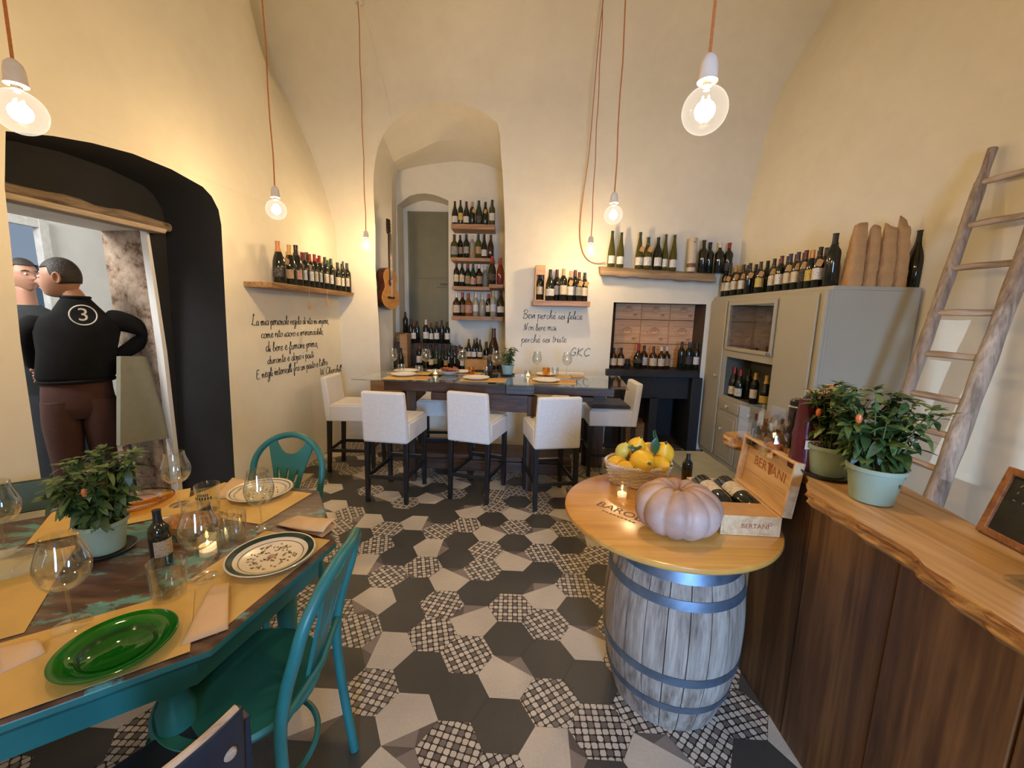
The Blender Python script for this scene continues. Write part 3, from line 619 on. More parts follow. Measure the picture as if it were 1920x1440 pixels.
b = MB(); b.poly([[(-.027, .34), (.027, .34), (.024, .86), (-.024, .86)]], .02, Mg @ Matrix.Translation((0, 0, -.008))); b.poly([[(-.026, .855), (.026, .855), (.036, .88), (.033, 1.02), (-.033, 1.02), (-.036, .88)]], .016, Mg @ Matrix.Translation((0, 0, -.02)) @ Matrix.Rotation(0, 4, 'X')); b.out('neck', flat('dark_rosewood', (.03, .014, .009), .35), t, bevel=.003)
b = MB(); b.poly([[(-.07, .125), (.07, .125), (.07, .15), (-.07, .15)]], .01, Mg); b.out('bridge', MATS['dark_rosewood'], t, bevel=.002)
b = MB()
for i in range(6): x = -.02+.008*i; b.tube([Mg @ Vector((x, .14, .014)), Mg @ Vector((x, .87, .016))], .0006, 4)
b.out('strings', M_steel, t)
b = MB()
for i in range(3):
    for s_ in (-1, 1): b.tube([Mg @ Vector((s_*.03, .90+.035*i, -.01)), Mg @ Vector((s_*.055, .90+.035*i, -.01))], .005, 6)
b.out('tuning_pegs', M_steel, t)
# ---- shelves and bottles in the niche
SY = 5.46
def nsh(label, x0, x1, ytop, ybot, Yf, seed): a = at(x0, ytop, Yf); c = at(x1, ytop, Yf); z1 = (a.z+c.z)/2; z0 = at(x0, ybot, Yf).z; return shelf('wall_shelf', label, (a.x, Yf, z0), (c.x, 5.645, z1), M_shelf, .004, seed), z1
_, z1 = nsh('topmost wooden shelf in the niche holding seven old bottles', 846, 928, 420, 429, 5.36, 1)
old = ['black', 'brown', 'maroon', 'cork', 'black', 'brown', 'black']
row('on topmost niche shelf', [(853, 'burgundy', .285, 'brown', 'white'), (863.5, 'bordeaux', .30, 'brown', 'yellow'), (874.6, 'burgundy', .285, 'maroon', 'white'), (885.5, 'bordeaux', .285, 'cork', None, 'dark', True), (897.8, 'champagne', .30, 'green', 'black', 'green'), (910, 'champagne', .285, 'black', None, 'dark', True), (922.6, 'bordeaux', .31, 'green', 'white', 'olive')], lambda px: Vector((at(px, 418, SY).x, SY, z1+.001)), 'old bottles on the topmost niche shelf')
_, z1 = nsh('second wooden shelf from the top in the niche with dusty bottles', 846, 927, 483, 489, 5.36, 2)
row('on second niche shelf', [(852, 'amaro', .29, 'brown', 'grey', 'olive'), (862, 'bordeaux', .295, 'green', 'tan'), (874.6, 'bordeaux', .295, 'black', 'grey'), (885, 'slope', .295, 'white', 'tan', 'pale'), (897, 'bordeaux', .30, 'green', 'tan', 'olive'), (908, 'burgundy', .30, 'black', 'white'), (920, 'burgundy', .295, 'brown', None, 'brown')], lambda px: Vector((at(px, 480, SY).x, SY, z1+.001)), 'old bottles on the second niche shelf')
_, z1 = nsh('third wooden shelf from the top in the niche with short old bottles', 848, 919, 537, 543, 5.36, 3)
row('on third niche shelf', [(856, 'bordeaux', .30, 'brown', 'cream'), (866.5, 'bordeaux', .30, 'black', 'cream'), (876.5, 'amaro', .29, 'red', 'tan', 'green'), (887, 'burgundy', .295, 'green', 'pink', 'green'), (897.5, 'amaro', .29, 'white', 'tan', 'brown'), (908, 'amaro', .285, 'white', 'grey', 'pale')], lambda px: Vector((at(px, 535, SY).x, SY, z1+.001)), 'old bottles on the third niche shelf')
_, z1 = nsh('short wooden corner shelf at the right edge of the niche', 917, 944, 533, 540, 5.15, 4)
row('on short corner shelf', [(922.5, 'champagne', .34, 'red', 'black'), (938, 'champagne', .32, 'red', None, 'clearred')], lambda px: Vector((at(px, 531, 5.25).x, 5.25, z1+.001)), 'bottles on the corner shelf')
_, z1 = nsh('lowest wooden shelf in the niche with liqueur bottles', 847, 944, 593, 600, 5.28, 5)
row('on lowest niche shelf back row', [(856, 'amaro', .285, 'white', 'cream', 'brown'), (866, 'amaro', .30, 'red', 'tan', 'brown'), (878.5, 'amaro', .29, 'red', 'pink', 'amber'), (892, 'bordeaux', .30, 'white', 'white', 'pale'), (904.5, 'champagne', .29, 'white', 'grey', 'pale'), (916, 'bordeaux', .29, 'red', 'cream')], lambda px: Vector((at(px, 591, SY).x, SY, z1+.001)), 'bottles on the lowest niche shelf')
row('on lowest niche shelf front row', [(924.5, 'bordeaux', .32, 'gold', 'silver', 'pale'), (938.5, 'champagne', .335, 'black', 'white')], lambda px: Vector((at(px, 592, 5.34).x, 5.34, z1+.001)), 'bottles on the lowest niche shelf')
# olive door in the niche recess
d0, d1 = at(764.5, 396.5, 5.98), at(842, 396, 5.98); t = thing('niche_door', 'olive grey panelled wooden door at the back of the arched niche', 'door', (d0.x, 5.98, .4))
M_olive = flat('olive_door_paint', (.185, .172, .10), .55, var=.08, scale=6)
b = MB(); b.bb((d0.x, 5.965, .4), (d1.x, 5.99, d0.z)); b.out('door_leaf', M_olive, t, bevel=.002)
b = MB()
for z in (at(800, 521, 5.96).z,): b.bb((d0.x+.02, 5.955, z-.008), (d1.x, 5.966, z+.008))
b.bb((d1.x-.17, 5.95, at(800, 538, 5.95).z), (d1.x, 5.966, at(800, 527, 5.95).z)); b.bb((d0.x+.005, 5.955, .4), (d0.x+.03, 5.966, d0.z)); b.out('door_rail', M_olive, t, bevel=.003)
b = MB(); q = at(832, 533, 5.94); b.bb((q.x-.05, 5.93, q.z-.012), (q.x+.05, 5.95, q.z+.012)); b.out('latch', flat('tarnished_iron', (.10, .09, .06), .6, .5), t)
# niche floor, crates and bottles
b = MB(); b.bb((-1.5, 4.72, .30), (-.08, 5.64, .352)); b.out('trim_4', M_wall, None, False)['kind'] = 'structure'
def crate(loc, d, label, mat=None, lid=True, group='wooden wine crates in the niche', openf=False, cat='crate', stamp=False, rz=0):
    t = thing('wine_crate', label, cat, loc, rz, group); mat = mat or M_cratew; x, y, z = d
    b = MB(); th = .012
    for s_ in (-1, 1): b.bb((s_*(x/2-th), -y/2, 0), (s_*x/2, y/2, z))
    b.bb((-x/2, y/2-th, 0), (x/2, y/2, z)); b.bb((-x/2+th, -y/2, 0), (x/2-th, y/2, th))
    b.out('crate_box', mat, t, False, bevel=.0015)
    b = MB(); b.bb((-x/2+th, -y/2-.0, th), (x/2-th, -y/2+th, z*.99)); b.out('front_board', mat, t, False, bevel=.0015)
    if lid: b = MB(); b.bb((-x/2, -y/2-.002, z), (x/2, y/2, z+.01)); b.out('lid', mat, t, False, bevel=.0015)
    if stamp:
        b = MB(); e = min(x, z)
        b.tube([(e*.20*math.cos(a), -y/2-.0012, z/2+.03*e+e*.15*math.sin(a)) for a in [2*PI*i/24 for i in range(24)]], e*.012, 4, True)
        for i, (hw, hh) in enumerate(((.14, .10), (.16, .04), (.10, .15))): b.bb((-e*hw, -y/2-.0015, z/2+e*(.0+hh)-.003), (e*hw, -y/2-.0002, z/2+e*(.0+hh)+.004))
        for i in range(9): a = PI+PI*(i+.5)/9; b.box((e*.30*math.cos(a), -y/2-.001, z/2+e*.02+e*.22*math.sin(a)), (e*.035, .001, e*.035))
        b.out('stamp', flat('faded_brown_stamp', (.38, .18, .085), .8), t, False)
    return t
M_crd = wood('brown_crate_wood', (.22, .12, .05), (.40, .25, .13), 0, 1.0, .65)
M_crdark = wood('dark_crate_wood', (.03, .02, .014), (.07, .05, .035), 0, 1.0, .65)
def ax(px, Y): return at(px, 650, Y).x
def az(py, Y): return at(850, py, Y).z
NB = az(690, 5.1)
b = MB(); b.bb((ax(742, 5.1), 4.95, .353), (ax(945, 5.1), 5.6, NB)); tag(b.out('display_step', M_crdark, world=False, bevel=.004), 'dark low wooden step carrying the bottles at the niche bottom', 'step')
z2 = az(644, 5.42); crate((ax(798, 5.42), 5.46, NB+.001), (.62, .26, z2-NB-.012), 'dark crate under the raised row of bottles below the niche door', M_crdark)
crate((ax(762, 5.2), 5.16, NB+.001), (.09, .20, az(625, 5.16)-NB-.02), 'tall pale wooden wine box standing upright at the left of the niche', M_crd, lid=False)
crate((ax(763, 5.42), 5.22+.21, z2+.001) if 0 else (ax(757, 5.5), 5.5, z2+.002), (.16, .16, .11), 'small square pale crate behind the upright wine box in the niche', M_crd)
crate((ax(893, 5.0), 5.08, NB+.001), (.27, .22, az(672, 5.05)-NB-.012), 'low kraft coloured crate at the right of the niche carrying dark bottles', M_kraft)
row('in raised row under niche door', [(761, 'bordeaux', .28, 'black', None), (771, 'bordeaux', .30, 'black', None), (783, 'bordeaux', .28, 'black', None)], lambda px: Vector((ax(px, 5.50)+.0, 5.50+.0, z2+.115)) if px < 768 else Vector((ax(px, 5.42), 5.42, z2+.001)), 'dark bottles below the niche door')
row('in front raised row under niche door', [(776, 'bordeaux', .27, 'maroon', 'white'), (799, 'bordeaux', .30, 'silver' if 0 else 'white', 'white'), (808, 'bordeaux', .26, 'maroon', 'white'), (819, 'bordeaux', .28, 'black', 'white'), (829, 'bordeaux', .30, 'black', None), (839, 'bordeaux', .28, 'black', 'white')], lambda px: Vector((ax(px, 5.36), 5.36, z2+.001)), 'dark bottles below the niche door')
row('in lower niche row on the step', [(786, 'bordeaux', .29, 'maroon', 'white'), (797, 'champagne', .29, 'black', None), (807, 'champagne', .28, 'black', 'black'), (818, 'champagne', .30, 'black', 'yellow', 'green'), (829, 'round', .28, 'black', None), (842, 'bordeaux', .29, 'black', 'white'), (853, 'bordeaux', .28, 'black', 'white'), (861, 'bordeaux', .28, 'black', None)], lambda px: Vector((ax(px, 5.12), 5.12, NB+.001)), 'bottles on the niche step')
row('in niche row at step edge', [(795, 'bordeaux', .20, 'black', None), (808, 'bordeaux', .24, 'black', 'cream'), (824, 'bordeaux', .23, 'black', None), (836, 'bordeaux', .22, 'black', 'tan'), (847, 'bordeaux', .24, 'black', None), (858, 'bordeaux', .23, 'maroon', None), (867, 'bordeaux', .22, 'black', 'white')], lambda px: Vector((ax(px, 5.0), 5.0, NB+.001)), 'bottles on the niche step')
row('at back of niche step', [(848, 'bordeaux', .27, 'black', None), (857, 'bordeaux', .26, 'black', None), (866, 'bordeaux', .25, 'maroon', None), (872, 'bordeaux', .24, 'black', None)], lambda px: Vector((ax(px, 5.3), 5.3, NB+.001)), 'bottles on the niche step')
crate((ax(752, 5.3), 5.33, NB+.001), (.14, .2, .27), 'dark upright crate at the far left of the niche behind the wine box', M_crdark)
z3 = az(672, 5.05)
row('on the kraft crate in the niche', [(879, 'burgundy', .24, 'black', 'cream'), (889, 'burgundy', .235, 'black', 'white'), (894, 'burgundy', .25, 'black', 'white'), (900, 'burgundy', .235, 'black', 'cream')], lambda px: Vector((ax(px, 5.08 if px != 894 else 5.15), 5.08 if px != 894 else 5.15, z3+.001)), 'dark bottles on the kraft crate')
row('beside the magnum at right of niche', [(912, 'bordeaux', .33, 'black', 'cream'), (919, 'bordeaux', .30, 'black', 'white')], lambda px: Vector((ax(px, 5.2), 5.2, NB+.001)), 'bottles right of the kraft crate')
bottle('burgundy', (ax(925.5, 5.1), 5.1, NB+.001), .50, 'brown', 'tan', 'brown', label='large brown magnum bottle at the right of the niche behind the potted plant', name='magnum_bottle')
bottle('champagne', (ax(752, 5.05), 5.03, NB+.001), .24, 'black', None, label='dark squat bottle at the far left of the niche step')
# ---- small shelf with bottles
a_, c_ = at(999, 563, 4.5), at(1107, 563, 4.5); zs_ = a_.z
shelf('wall_shelf', 'small live edge wooden shelf above the handwriting on the back wall', (a_.x, 4.5, zs_-.055), (c_.x, 4.698, zs_), wood('rosy_shelf_wood', (.25, .13, .07), (.42, .25, .15), 0, 1.0), .006, 9)
t = thing('wine_box', 'open pale wooden box standing upright with a bottle on the small shelf', 'box', (at(1011.5, 558, 4.6).x, 4.6, zs_+.001))
b = MB()
for s_ in (-1, 1): b.bb((s_*.042, -.06, 0), (s_*.052, .06, .37))
b.bb((-.042, .05, 0), (.042, .06, .37)); b.bb((-.042, -.06, 0), (.042, .05, .008)); b.bb((-.042, -.06, .362), (.042, .05, .37)); b.out('box_shell', M_cratew, t, False, bevel=.001)
b = MB(); b.bb((-.042, -.06, .27), (.042, -.052, .362)); b.out('top_board', M_cratew, t, False)
bottle('bordeaux', (t.location.x, 4.597, zs_+.01), .29, 'black', 'cream', label='wine bottle with cream label standing inside the pale wooden box')
g_ = 'wine bottles on the small back wall shelf'
row('in small back shelf front row', [(1030.5, 'champagne', .33, 'black', 'white'), (1055, 'bordeaux', .34, 'cork', 'cream', 'dark'), (1068.5, 'bordeaux', .32, 'cork', 'white', 'dark', True), (1084.5, 'bordeaux', .31, 'maroon', 'grey', 'dark', True), (1096, 'bordeaux', .31, 'black', 'cream', 'dark', True)], lambda px: Vector((at(px, 558, 4.57).x, 4.57, zs_+.001)), g_)
row('in small back shelf back row', [(1043, 'bordeaux', .34, 'maroon', 'cream', 'dark', True), (1077, 'bordeaux', .34, 'maroon', 'white')], lambda px: Vector((at(px, 558, 4.65).x, 4.655, zs_+.001)), g_)
# ---- driftwood shelf
P0, P1 = at(1128, 497, 4.5), at(1348, 511, 4.5)
b = MB(); pts = []; rads = []
for i in range(23):
    t_ = i/22; pts.append((lerp(P0.x, P1.x, t_), 4.60, lerp(P0.z, P1.z, t_)-.035+.004*math.sin(i*1.1))); rads.append(.092+.006*math.sin(i*1.7)+.004*math.sin(i*3.1))
b.tube(pts, rads, 14, flat=.36)
for v in b.bm.verts: v.co.z = min(v.co.z, lerp(P0.z, P1.z, (v.co.x-P0.x)/(P1.x-P0.x))-.001)
tag(b.out('driftwood_shelf', wood('bleached_driftwood', (.19, .12, .065), (.36, .26, .16), 0, .9, .75, bmp=.4), world=False, ang=70), 'long driftwood log shelf high on the back wall above the hearth recess', 'shelf')
def dpos(Y=4.60): return lambda px: (lambda X: Vector((X, Y, lerp(P0.z, P1.z, (X-P0.x)/(P1.x-P0.x))+.001)))(at(px, 500, Y).x)
row('on the driftwood shelf', [(1145, 'flute', .37, 'green', 'white', 'olive'), (1162, 'flute', .36, 'green', 'white', 'olive'), (1197, 'flute', .375, 'green', 'white', 'olive', True), (1212.5, 'burgundy', .33, 'green', 'white', 'olive', True), (1231, 'burgundy', .335, 'black', 'white', 'dark'), (1245, 'flute', .37, 'green', 'white', 'olive'), (1261, 'flute', .37, 'green', 'white', 'olive')], dpos(), 'white wine bottles on the driftwood shelf')
P = dpos()(1295.5); t = thing('gift_tube', 'tall cream cylindrical bottle tube on the driftwood shelf', 'tube', P)
MB().lathe([(0, 0), (.044, 0), (.044, .345), (.040, .352), (0, .352)], 28).out('tube', flat('cream_card', (.55, .47, .35), .6), t, False); MB().lathe([(.0448, .045), (.0452, .047), (.0452, .085), (.0448, .087)], 28).out('band', flat('brown_band', (.16, .07, .035), .5), t, False)
MB().add([(-.006, -.0448, .30), (.006, -.0448, .30), (.006, -.0448, .312), (-.006, -.0448, .312)], [(0, 1, 2, 3)]).out('emblem', M_ink, t, False)
row('among driftwood shelf port bottles', [(1316.5, 'slope', .335, 'black', None), (1331.5, 'slope', .325, 'black', None), (1347, 'slope', .325, 'white', None), (1364, 'slope', .325, 'red', 'black')], dpos(), 'black port bottles on the driftwood shelf')
# ---- hearth recess: mantel, crates, bottles, stove
MZ = .94
b = MB(); b.bb((FX0-.03, 4.585, MZ-.075), (FX1-.06, 4.699, MZ)); b.bb((FX0+.003, 4.699, MZ-.075), (FX1-.003, 5.44, MZ)); M_blk = flat('soot_black_paint', (.012, .012, .013), .55, var=.3)
tag(b.out('mantel_shelf', M_blk, world=False, bevel=.006), 'black painted mantel shelf across the hearth recess', 'mantel')
t = thing('fireplace', 'black painted fireplace under the mantel behind the brown cushioned stool', 'fireplace', (1.6, 4.9, 0))
b = MB(); b.bb((FX0+.004, 4.68, .001), (FX0+.16, 5.3, MZ-.076)); b.bb((FX1-.55, 4.70, .001), (FX1-.45, 4.9, .62)); b.bb((FX1-.12, 4.60, .001), (FX1-.004, 4.9, MZ-.076)); b.bb((FX0+.16, 4.70, .60), (FX1-.004, 4.80, MZ-.076)); b.out('surround', M_blk, t, bevel=.006)
b = MB(); b.bb((FX0+.16, 5.25, .001), (FX1-.004, 5.3, MZ-.076)); b.bb((FX1-.04, 4.705, .001), (FX1-.004, 5.25, .60)); b.out('firebox', M_blk, t)
crate((FX0+.42, 4.98, .001), (.34, .3, .26), 'brown wooden crate inside the black fireplace', M_crd, group=None, cat='crate')
cols = [at(x, 640, 4.98).x for x in (1151, 1199.5, 1252.5, 1303)]; g_ = 'stamped wine crates stacked on the mantel'
for r_, (za, zb_) in enumerate(((at(1200, 645, 4.98).z-.0, None), (at(1200, 599.5, 4.98).z, None), (None, None))): pass
zr = [MZ+.001, at(1250, 645, 4.98).z, at(1250, 600, 4.98).z, 1.688]; zr[3] = zr[2]+(zr[2]-zr[1])*.80
nm = ['left', 'middle', 'right']; rn = ['bottom', 'centre', 'top']
M_ocrate = wood('orange_pine_crate_wood', (.54, .27, .12), (.76, .45, .24), 0, 1.0, .6)
for r_ in range(3):
    for c in range(3):
        x0, x1 = cols[c]+.002, cols[c+1]-.002
        crate(((x0+x1)/2, 5.13, zr[r_]+.0005), (x1-x0, .28, zr[r_+1]-zr[r_]-.004), 'pale wine crate, %s row and %s column of the stack on the mantel' % (rn[r_], nm[c]), M_ocrate, False, g_, stamp=r_ > 0)
g_ = 'bottles lined up on the mantel'
row('on the black mantel', [(1149, 'amaro', .235, 'black', 'cream', 'brown'), (1163, 'amaro', .235, 'black', 'cream', 'brown'), (1195, 'round', .29, 'red', 'black'), (1208.5, 'amaro', .265, 'maroon', 'white', 'brown'), (1223, 'amaro', .26, 'maroon', 'cream', 'brown'), (1238, 'amaro', .255, 'white', 'cream', 'brown'), (1250.5, 'amaro', .255, 'white', 'tan', 'brown'), (1275, 'bordeaux', .32, 'black', None), (1289, 'bordeaux', .32, 'black', 'black'), (1303, 'bordeaux', .31, 'black', 'white')], lambda px: Vector((at(px, 690, 4.78).x, 4.78, MZ+.001)), g_)
b = MB(); q = at(1176, 688, 4.75); b.lathe([(0, 0), (.03, 0), (.045, .05), (.03, .06), (.028, .11)], 14, Matrix.Translation((q.x, 4.75, MZ+.001))); tag(b.out('small_jug', M_blk, world=False), 'small black jug between the brown bottles on the mantel', 'jug')
# ================================================================== tall cabinet on the right
CX, CY0, CY1, CZ = 2.24, 2.955, 4.66, 1.768
t = CABT = thing('sideboard_cabinet', 'tall sage grey cabinet with glass door, open shelf and drawers on the right', 'cabinet', (CX, CY0, 0))
def xb(y): return XR(y, 1)-.03
b = MB()
def slab(y0, y1, z0, z1, x0=CX): b.hexa([(x0, y0, z0), (xb(y0), y0, z0), (xb(y1), y1, z0), (x0, y1, z0)], [(x0, y0, z1), (xb(y0), y0, z1), (xb(y1), y1, z1), (x0, y1, z1)])
slab(CY0, CY0+.03, .06, CZ-.03); slab(3.485, 3.51, .06, CZ-.03); slab(4.30, 4.325, .06, CZ-.03); slab(CY1-.02, CY1, .06, CZ-.03)
b.out('side_panels', M_cab, t)
b = MB(); slab(CY0, CY1, CZ-.03, CZ, CX-.005); b.out('top_board', M_cab, t, bevel=.004)
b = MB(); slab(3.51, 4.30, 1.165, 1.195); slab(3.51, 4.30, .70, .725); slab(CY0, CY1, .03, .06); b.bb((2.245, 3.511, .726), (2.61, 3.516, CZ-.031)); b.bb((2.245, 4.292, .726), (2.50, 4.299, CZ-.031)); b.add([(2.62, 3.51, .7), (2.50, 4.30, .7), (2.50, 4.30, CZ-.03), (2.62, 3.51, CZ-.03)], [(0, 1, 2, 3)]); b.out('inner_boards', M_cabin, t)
b = MB(); MC = Matrix(((0, 0, 1, CX-.02), (1, 0, 0, 0), (0, 1, 0, 0), (0, 0, 0, 1)))
b.poly([[(CY0, .03), (CY1, .03), (CY1, CZ-.03), (CY0, CZ-.03)], [(3.53, 1.25), (4.275, 1.25), (4.275, 1.665), (3.53, 1.665)], [(3.50, .745), (4.285, .745), (4.285, 1.145), (3.50, 1.145)]], .02, MC); b.out('face_frame', M_cab, t, bevel=.002)
def cdoor(y0, y1, z0, z1, name='door', knob=None, x=CX-.038):
    q = MB(); q.bb((x, y0, z0), (CX-.021, y1, z1)); d = q.out(name, M_cab, t, bevel=.005)
    q = MB(); q.bb((x-.004, y0+.05, z0+.05), (x+.002, y1-.05, z1-.05))
    if y1-y0 > .2 and z1-z0 > .3 and name == 'lower_door': q.out('raised_panel', M_cab, d, bevel=.003)
    else: q.bm.free()
    if knob: MB().lathe([(0, 0), (.006, 0), (.006, .012), (.014, .018), (.015, .026), (.008, .032), (0, .033)], 14, Matrix.Translation((x, *knob)) @ Matrix.Rotation(-PI/2, 4, 'Y')).out('knob', flat('pale_ceramic_knob', (.55, .50, .40), .25), d)
    return d
cdoor(3.045, 3.475, .08, CZ-.05)
cdoor(4.335, 4.645, .08, CZ-.05, knob=(4.40, .93))
b = MB(); b.poly([[(3.515, 1.215), (4.29, 1.215), (4.29, 1.70), (3.515, 1.70)], [(3.545, 1.25), (4.26, 1.25), (4.26, 1.665), (3.545, 1.665)]], .02, Matrix(((0, 0, 1, CX-.042), (1, 0, 0, 0), (0, 1, 0, 0), (0, 0, 0, 1))))
gd = b.out('glass_door', M_cab, t, bevel=.004); b = MB(); b.bb((CX-.035, 3.544, 1.249), (CX-.032, 4.261, 1.666)); b.out('pane', M_pane, gd)
MB().lathe([(0, 0), (.006, 0), (.006, .012), (.014, .018), (.012, .028), (0, .03)], 12, Matrix.Translation((CX-.042, 3.52, 1.235)) @ Matrix.Rotation(-PI/2, 4, 'Y')).out('knob', M_steel, gd)
cdoor(3.52, 3.89, .60, .70, 'drawer', (3.7, .65)); cdoor(3.91, 4.28, .60, .70, 'drawer', (4.1, .65)); cdoor(3.52, 3.89, .08, .58, 'lower_door', (3.6, .40)); cdoor(3.91, 4.28, .08, .58, 'lower_door', (4.18, .40))
b = MB(); b.bb((CX-.045, CY0, .03), (CX-.021, CY0+.028, CZ-.03)); b.out('corner_post', M_cab, t, bevel=.003)
# glassware inside, glass shelf
b = MB(); b.hexa([(2.30, 3.53, 1.46), (2.60, 3.53, 1.46), (2.53, 4.05, 1.46), (2.30, 4.05, 1.46)], [(2.30, 3.53, 1.468), (2.60, 3.53, 1.468), (2.53, 4.05, 1.468), (2.30, 4.05, 1.468)]); b.out('glass_shelf', M_pane, t)
def tumbler(loc, r, h, label, mat=None, group=None, rt_=1.0):
    o = MB().lathe([(0, .006), (r*.85, .006), (r*.88, 0), (r*.9, .004), (r*rt_, h), (r*rt_-.002, h), (r*.88, .012), (0, .012)], 28).out('glass_tumbler', mat or M_glass, None, False); o.location = loc; return tag(o, label, 'glass', group)
g_ = 'glasses inside the glass fronted cabinet'
for k, y in enumerate((3.60, 3.72, 3.84)): tumbler((2.36, y, 1.469), .035, .11, 'stemless glass on the upper glass shelf in the cabinet, %s of three' % ['nearest', 'middle', 'farthest'][k], group=g_)
for k, (y, h) in enumerate(((3.66, .19), (3.76, .12), (3.88, .13), (3.98, .14), (4.10, .15))):
    tumbler((2.34+.03*(k % 2), y, 1.196), .04, h, 'glass on the cabinet floor behind the pane, %s counted from the near side' % ['first', 'second', 'third', 'fourth', 'fifth'][k], group=g_)
b = MB(); b.patch(.042, .09, .15, 2.2, 4.1, 10); o = b.out('red_emblem', flat('bright_red_print', (.5, .02, .03), .4), [x for x in COL.objects if x.get('label', '').startswith('glass on the cabinet floor behind the pane, first')][0], False)
b = MB(); b.bb((2.33, 4.16, 1.196), (2.42, 4.255, 1.30)); tag(b.out('small_box', flat('maroon_card', (.07, .015, .02), .5), world=False, bevel=.003), 'small maroon box in the far lower corner of the glass cabinet', 'box')
g_ = 'bottles in the open cabinet shelf'
for k, (px, y_, kd, cp, lb, h) in enumerate(((1373.5, 0, 'burgundy', 'red', 'cream', .31), (1385, 0, 'burgundy', 'red', 'cream', .30), (1398, .06, 'bordeaux', 'black', None, .31), (1414, 0, 'bordeaux', 'gold', 'cream', .30), (1435, 0, 'champagne', 'gold', 'yellow', .30), (1447, .07, 'bordeaux', 'black', None, .29))):
    P = atx(px, 735, 2.32+y_); bottle(kd, (2.32+y_, P.y, .726), h, cp, lb, rz=-1.1, push=(1, 0), label='%s topped bottle in the open cabinet shelf, %s' % (cp, ORD[k]), group=g_)
# bottles along the cabinet top
def cpos(off): return lambda px: (lambda P: Vector((CX+off, P.y, CZ+.001)))(atx(px, 545, CX+off))
g_ = 'wine bottles along the cabinet top'
def toprow(where, items, off):
    for k, it in enumerate(items):
        px, kind, h, cap, lab = it[:5]; tg = len(it) > 5 and it[5]; P = cpos(off)(px)
        P.y = min(P.y, 4.60)
        P.x = min(P.x, XR(P.y, 2)-.06)
        bottle(kind, P, h, cap, lab, 'dark', rz=-.75+random.uniform(-.2, .2), tagp=tg, push=(0, -1), label='%s topped wine bottle%s, %s in %s on cabinet top' % (cap, (' with %s label' % lab) if lab else '', ORD[k], where), group=g_)
toprow('front row', [(1349, 'bordeaux', .31, 'black', 'cream', True), (1361.5, 'bordeaux', .30, 'black', 'white', True), (1376, 'bordeaux', .31, 'cork', 'cream', True), (1390, 'bordeaux', .30, 'black', 'white', True), (1402, 'bordeaux', .30, 'black', None, True), (1421.5, 'bordeaux', .29, 'black', 'yellow', True), (1446, 'bordeaux', .29, 'black', 'cream', True), (1459, 'bordeaux', .30, 'maroon', 'white'), (1475, 'bordeaux', .30, 'navy', 'cream', True), (1489, 'bordeaux', .30, 'purple', 'cream', True), (1503, 'bordeaux', .30, 'maroon', 'black', True), (1514, 'bordeaux', .29, 'orange', 'yellow'), (1529, 'bordeaux', .30, 'black', 'white', True)], .055)
toprow('back row', [(1382, 'bordeaux', .32, 'gold', None), (1398, 'bordeaux', .31, 'black', None), (1413, 'bordeaux', .30, 'black', None), (1434, 'bordeaux', .31, 'black', None), (1457, 'bordeaux', .30, 'red', None), (1471, 'bordeaux', .31, 'navy', None), (1486, 'bordeaux', .31, 'purple', None), (1500, 'bordeaux', .31, 'maroon', None), (1514, 'bordeaux', .31, 'red', None), (1527, 'bordeaux', .30, 'brown', None), (1540, 'bordeaux', .31, 'black', None), (1553, 'champagne', .33, 'gold', None)], .16)
bottle('bordeaux', cpos(.065)(1553), .375, 'black', None, label='big black bottle at the near front corner of the cabinet top', name='magnum_bottle', rz=.3)
bottle('bordeaux', (CX+.235, CY0+.15, CZ+.001), .34, 'orange', None, label='orange topped bottle directly left of the brown paper bags on the cabinet')
bottle('burgundy', (at(1709, 538, CY0+.10).x, CY0+.10, CZ+.001), .40, 'black', None, label='lone tall dark bottle at the right end of the cabinet top by the ladder', name='magnum_bottle', rz=1.5)
def paperbag(px0, px1, h, seed, label, tip=.04):
    x0, x1 = at(px0, 538, CY0+.08).x, at(px1, 538, CY0+.08).x; r = random.Random(seed); hw = (x1-x0)/2; n = 14; vs = []; L = 16
    for k in range(L+1):
        v = k/L; z = v*h
        for i in range(n):
            a = 2*PI*i/n; fx = abs(math.cos(a))**.6*math.copysign(1, math.cos(a)); fy = abs(math.sin(a))**.7*math.copysign(1, math.sin(a))
            w_ = hw*(1-.18*v**3)+r.uniform(-.0035, .0035); d_ = .05*(1-.75*v**2)+r.uniform(-.003, .003)
            zz = z+(tip*max(0, math.cos(a+seed)) if k == L else 0); vs.append((fx*w_+.012*v*math.sin(seed), fy*d_, zz))
    fs = [(k*n+i, k*n+(i+1) % n, (k+1)*n+(i+1) % n, (k+1)*n+i) for k in range(L) for i in range(n)]+[tuple(range(n))[::-1]]
    b = MB(); b.add(vs, fs); o = b.out('paper_bag', M_kraft, world=False, ang=30); o.location = ((x0+x1)/2, CY0+.08, CZ+.001); o.modifiers.new('thick', 'SOLIDIFY').thickness = .001; return tag(o, label, 'bag', 'brown paper wine bags on the cabinet top')
paperbag(1580, 1609, .42, 1, 'brown paper bottle bag beside the big black bottle, leftmost of four', .02)
paperbag(1611, 1634, .39, 2, 'brown paper bottle bag with ragged top, second from left of four', .035)
paperbag(1638, 1666, .41, 3, 'wide brown paper bottle bag, third from left of four', .03)
paperbag(1667, 1692, .42, 4, 'brown paper bottle bag with tall curled tip, rightmost of four', .075)
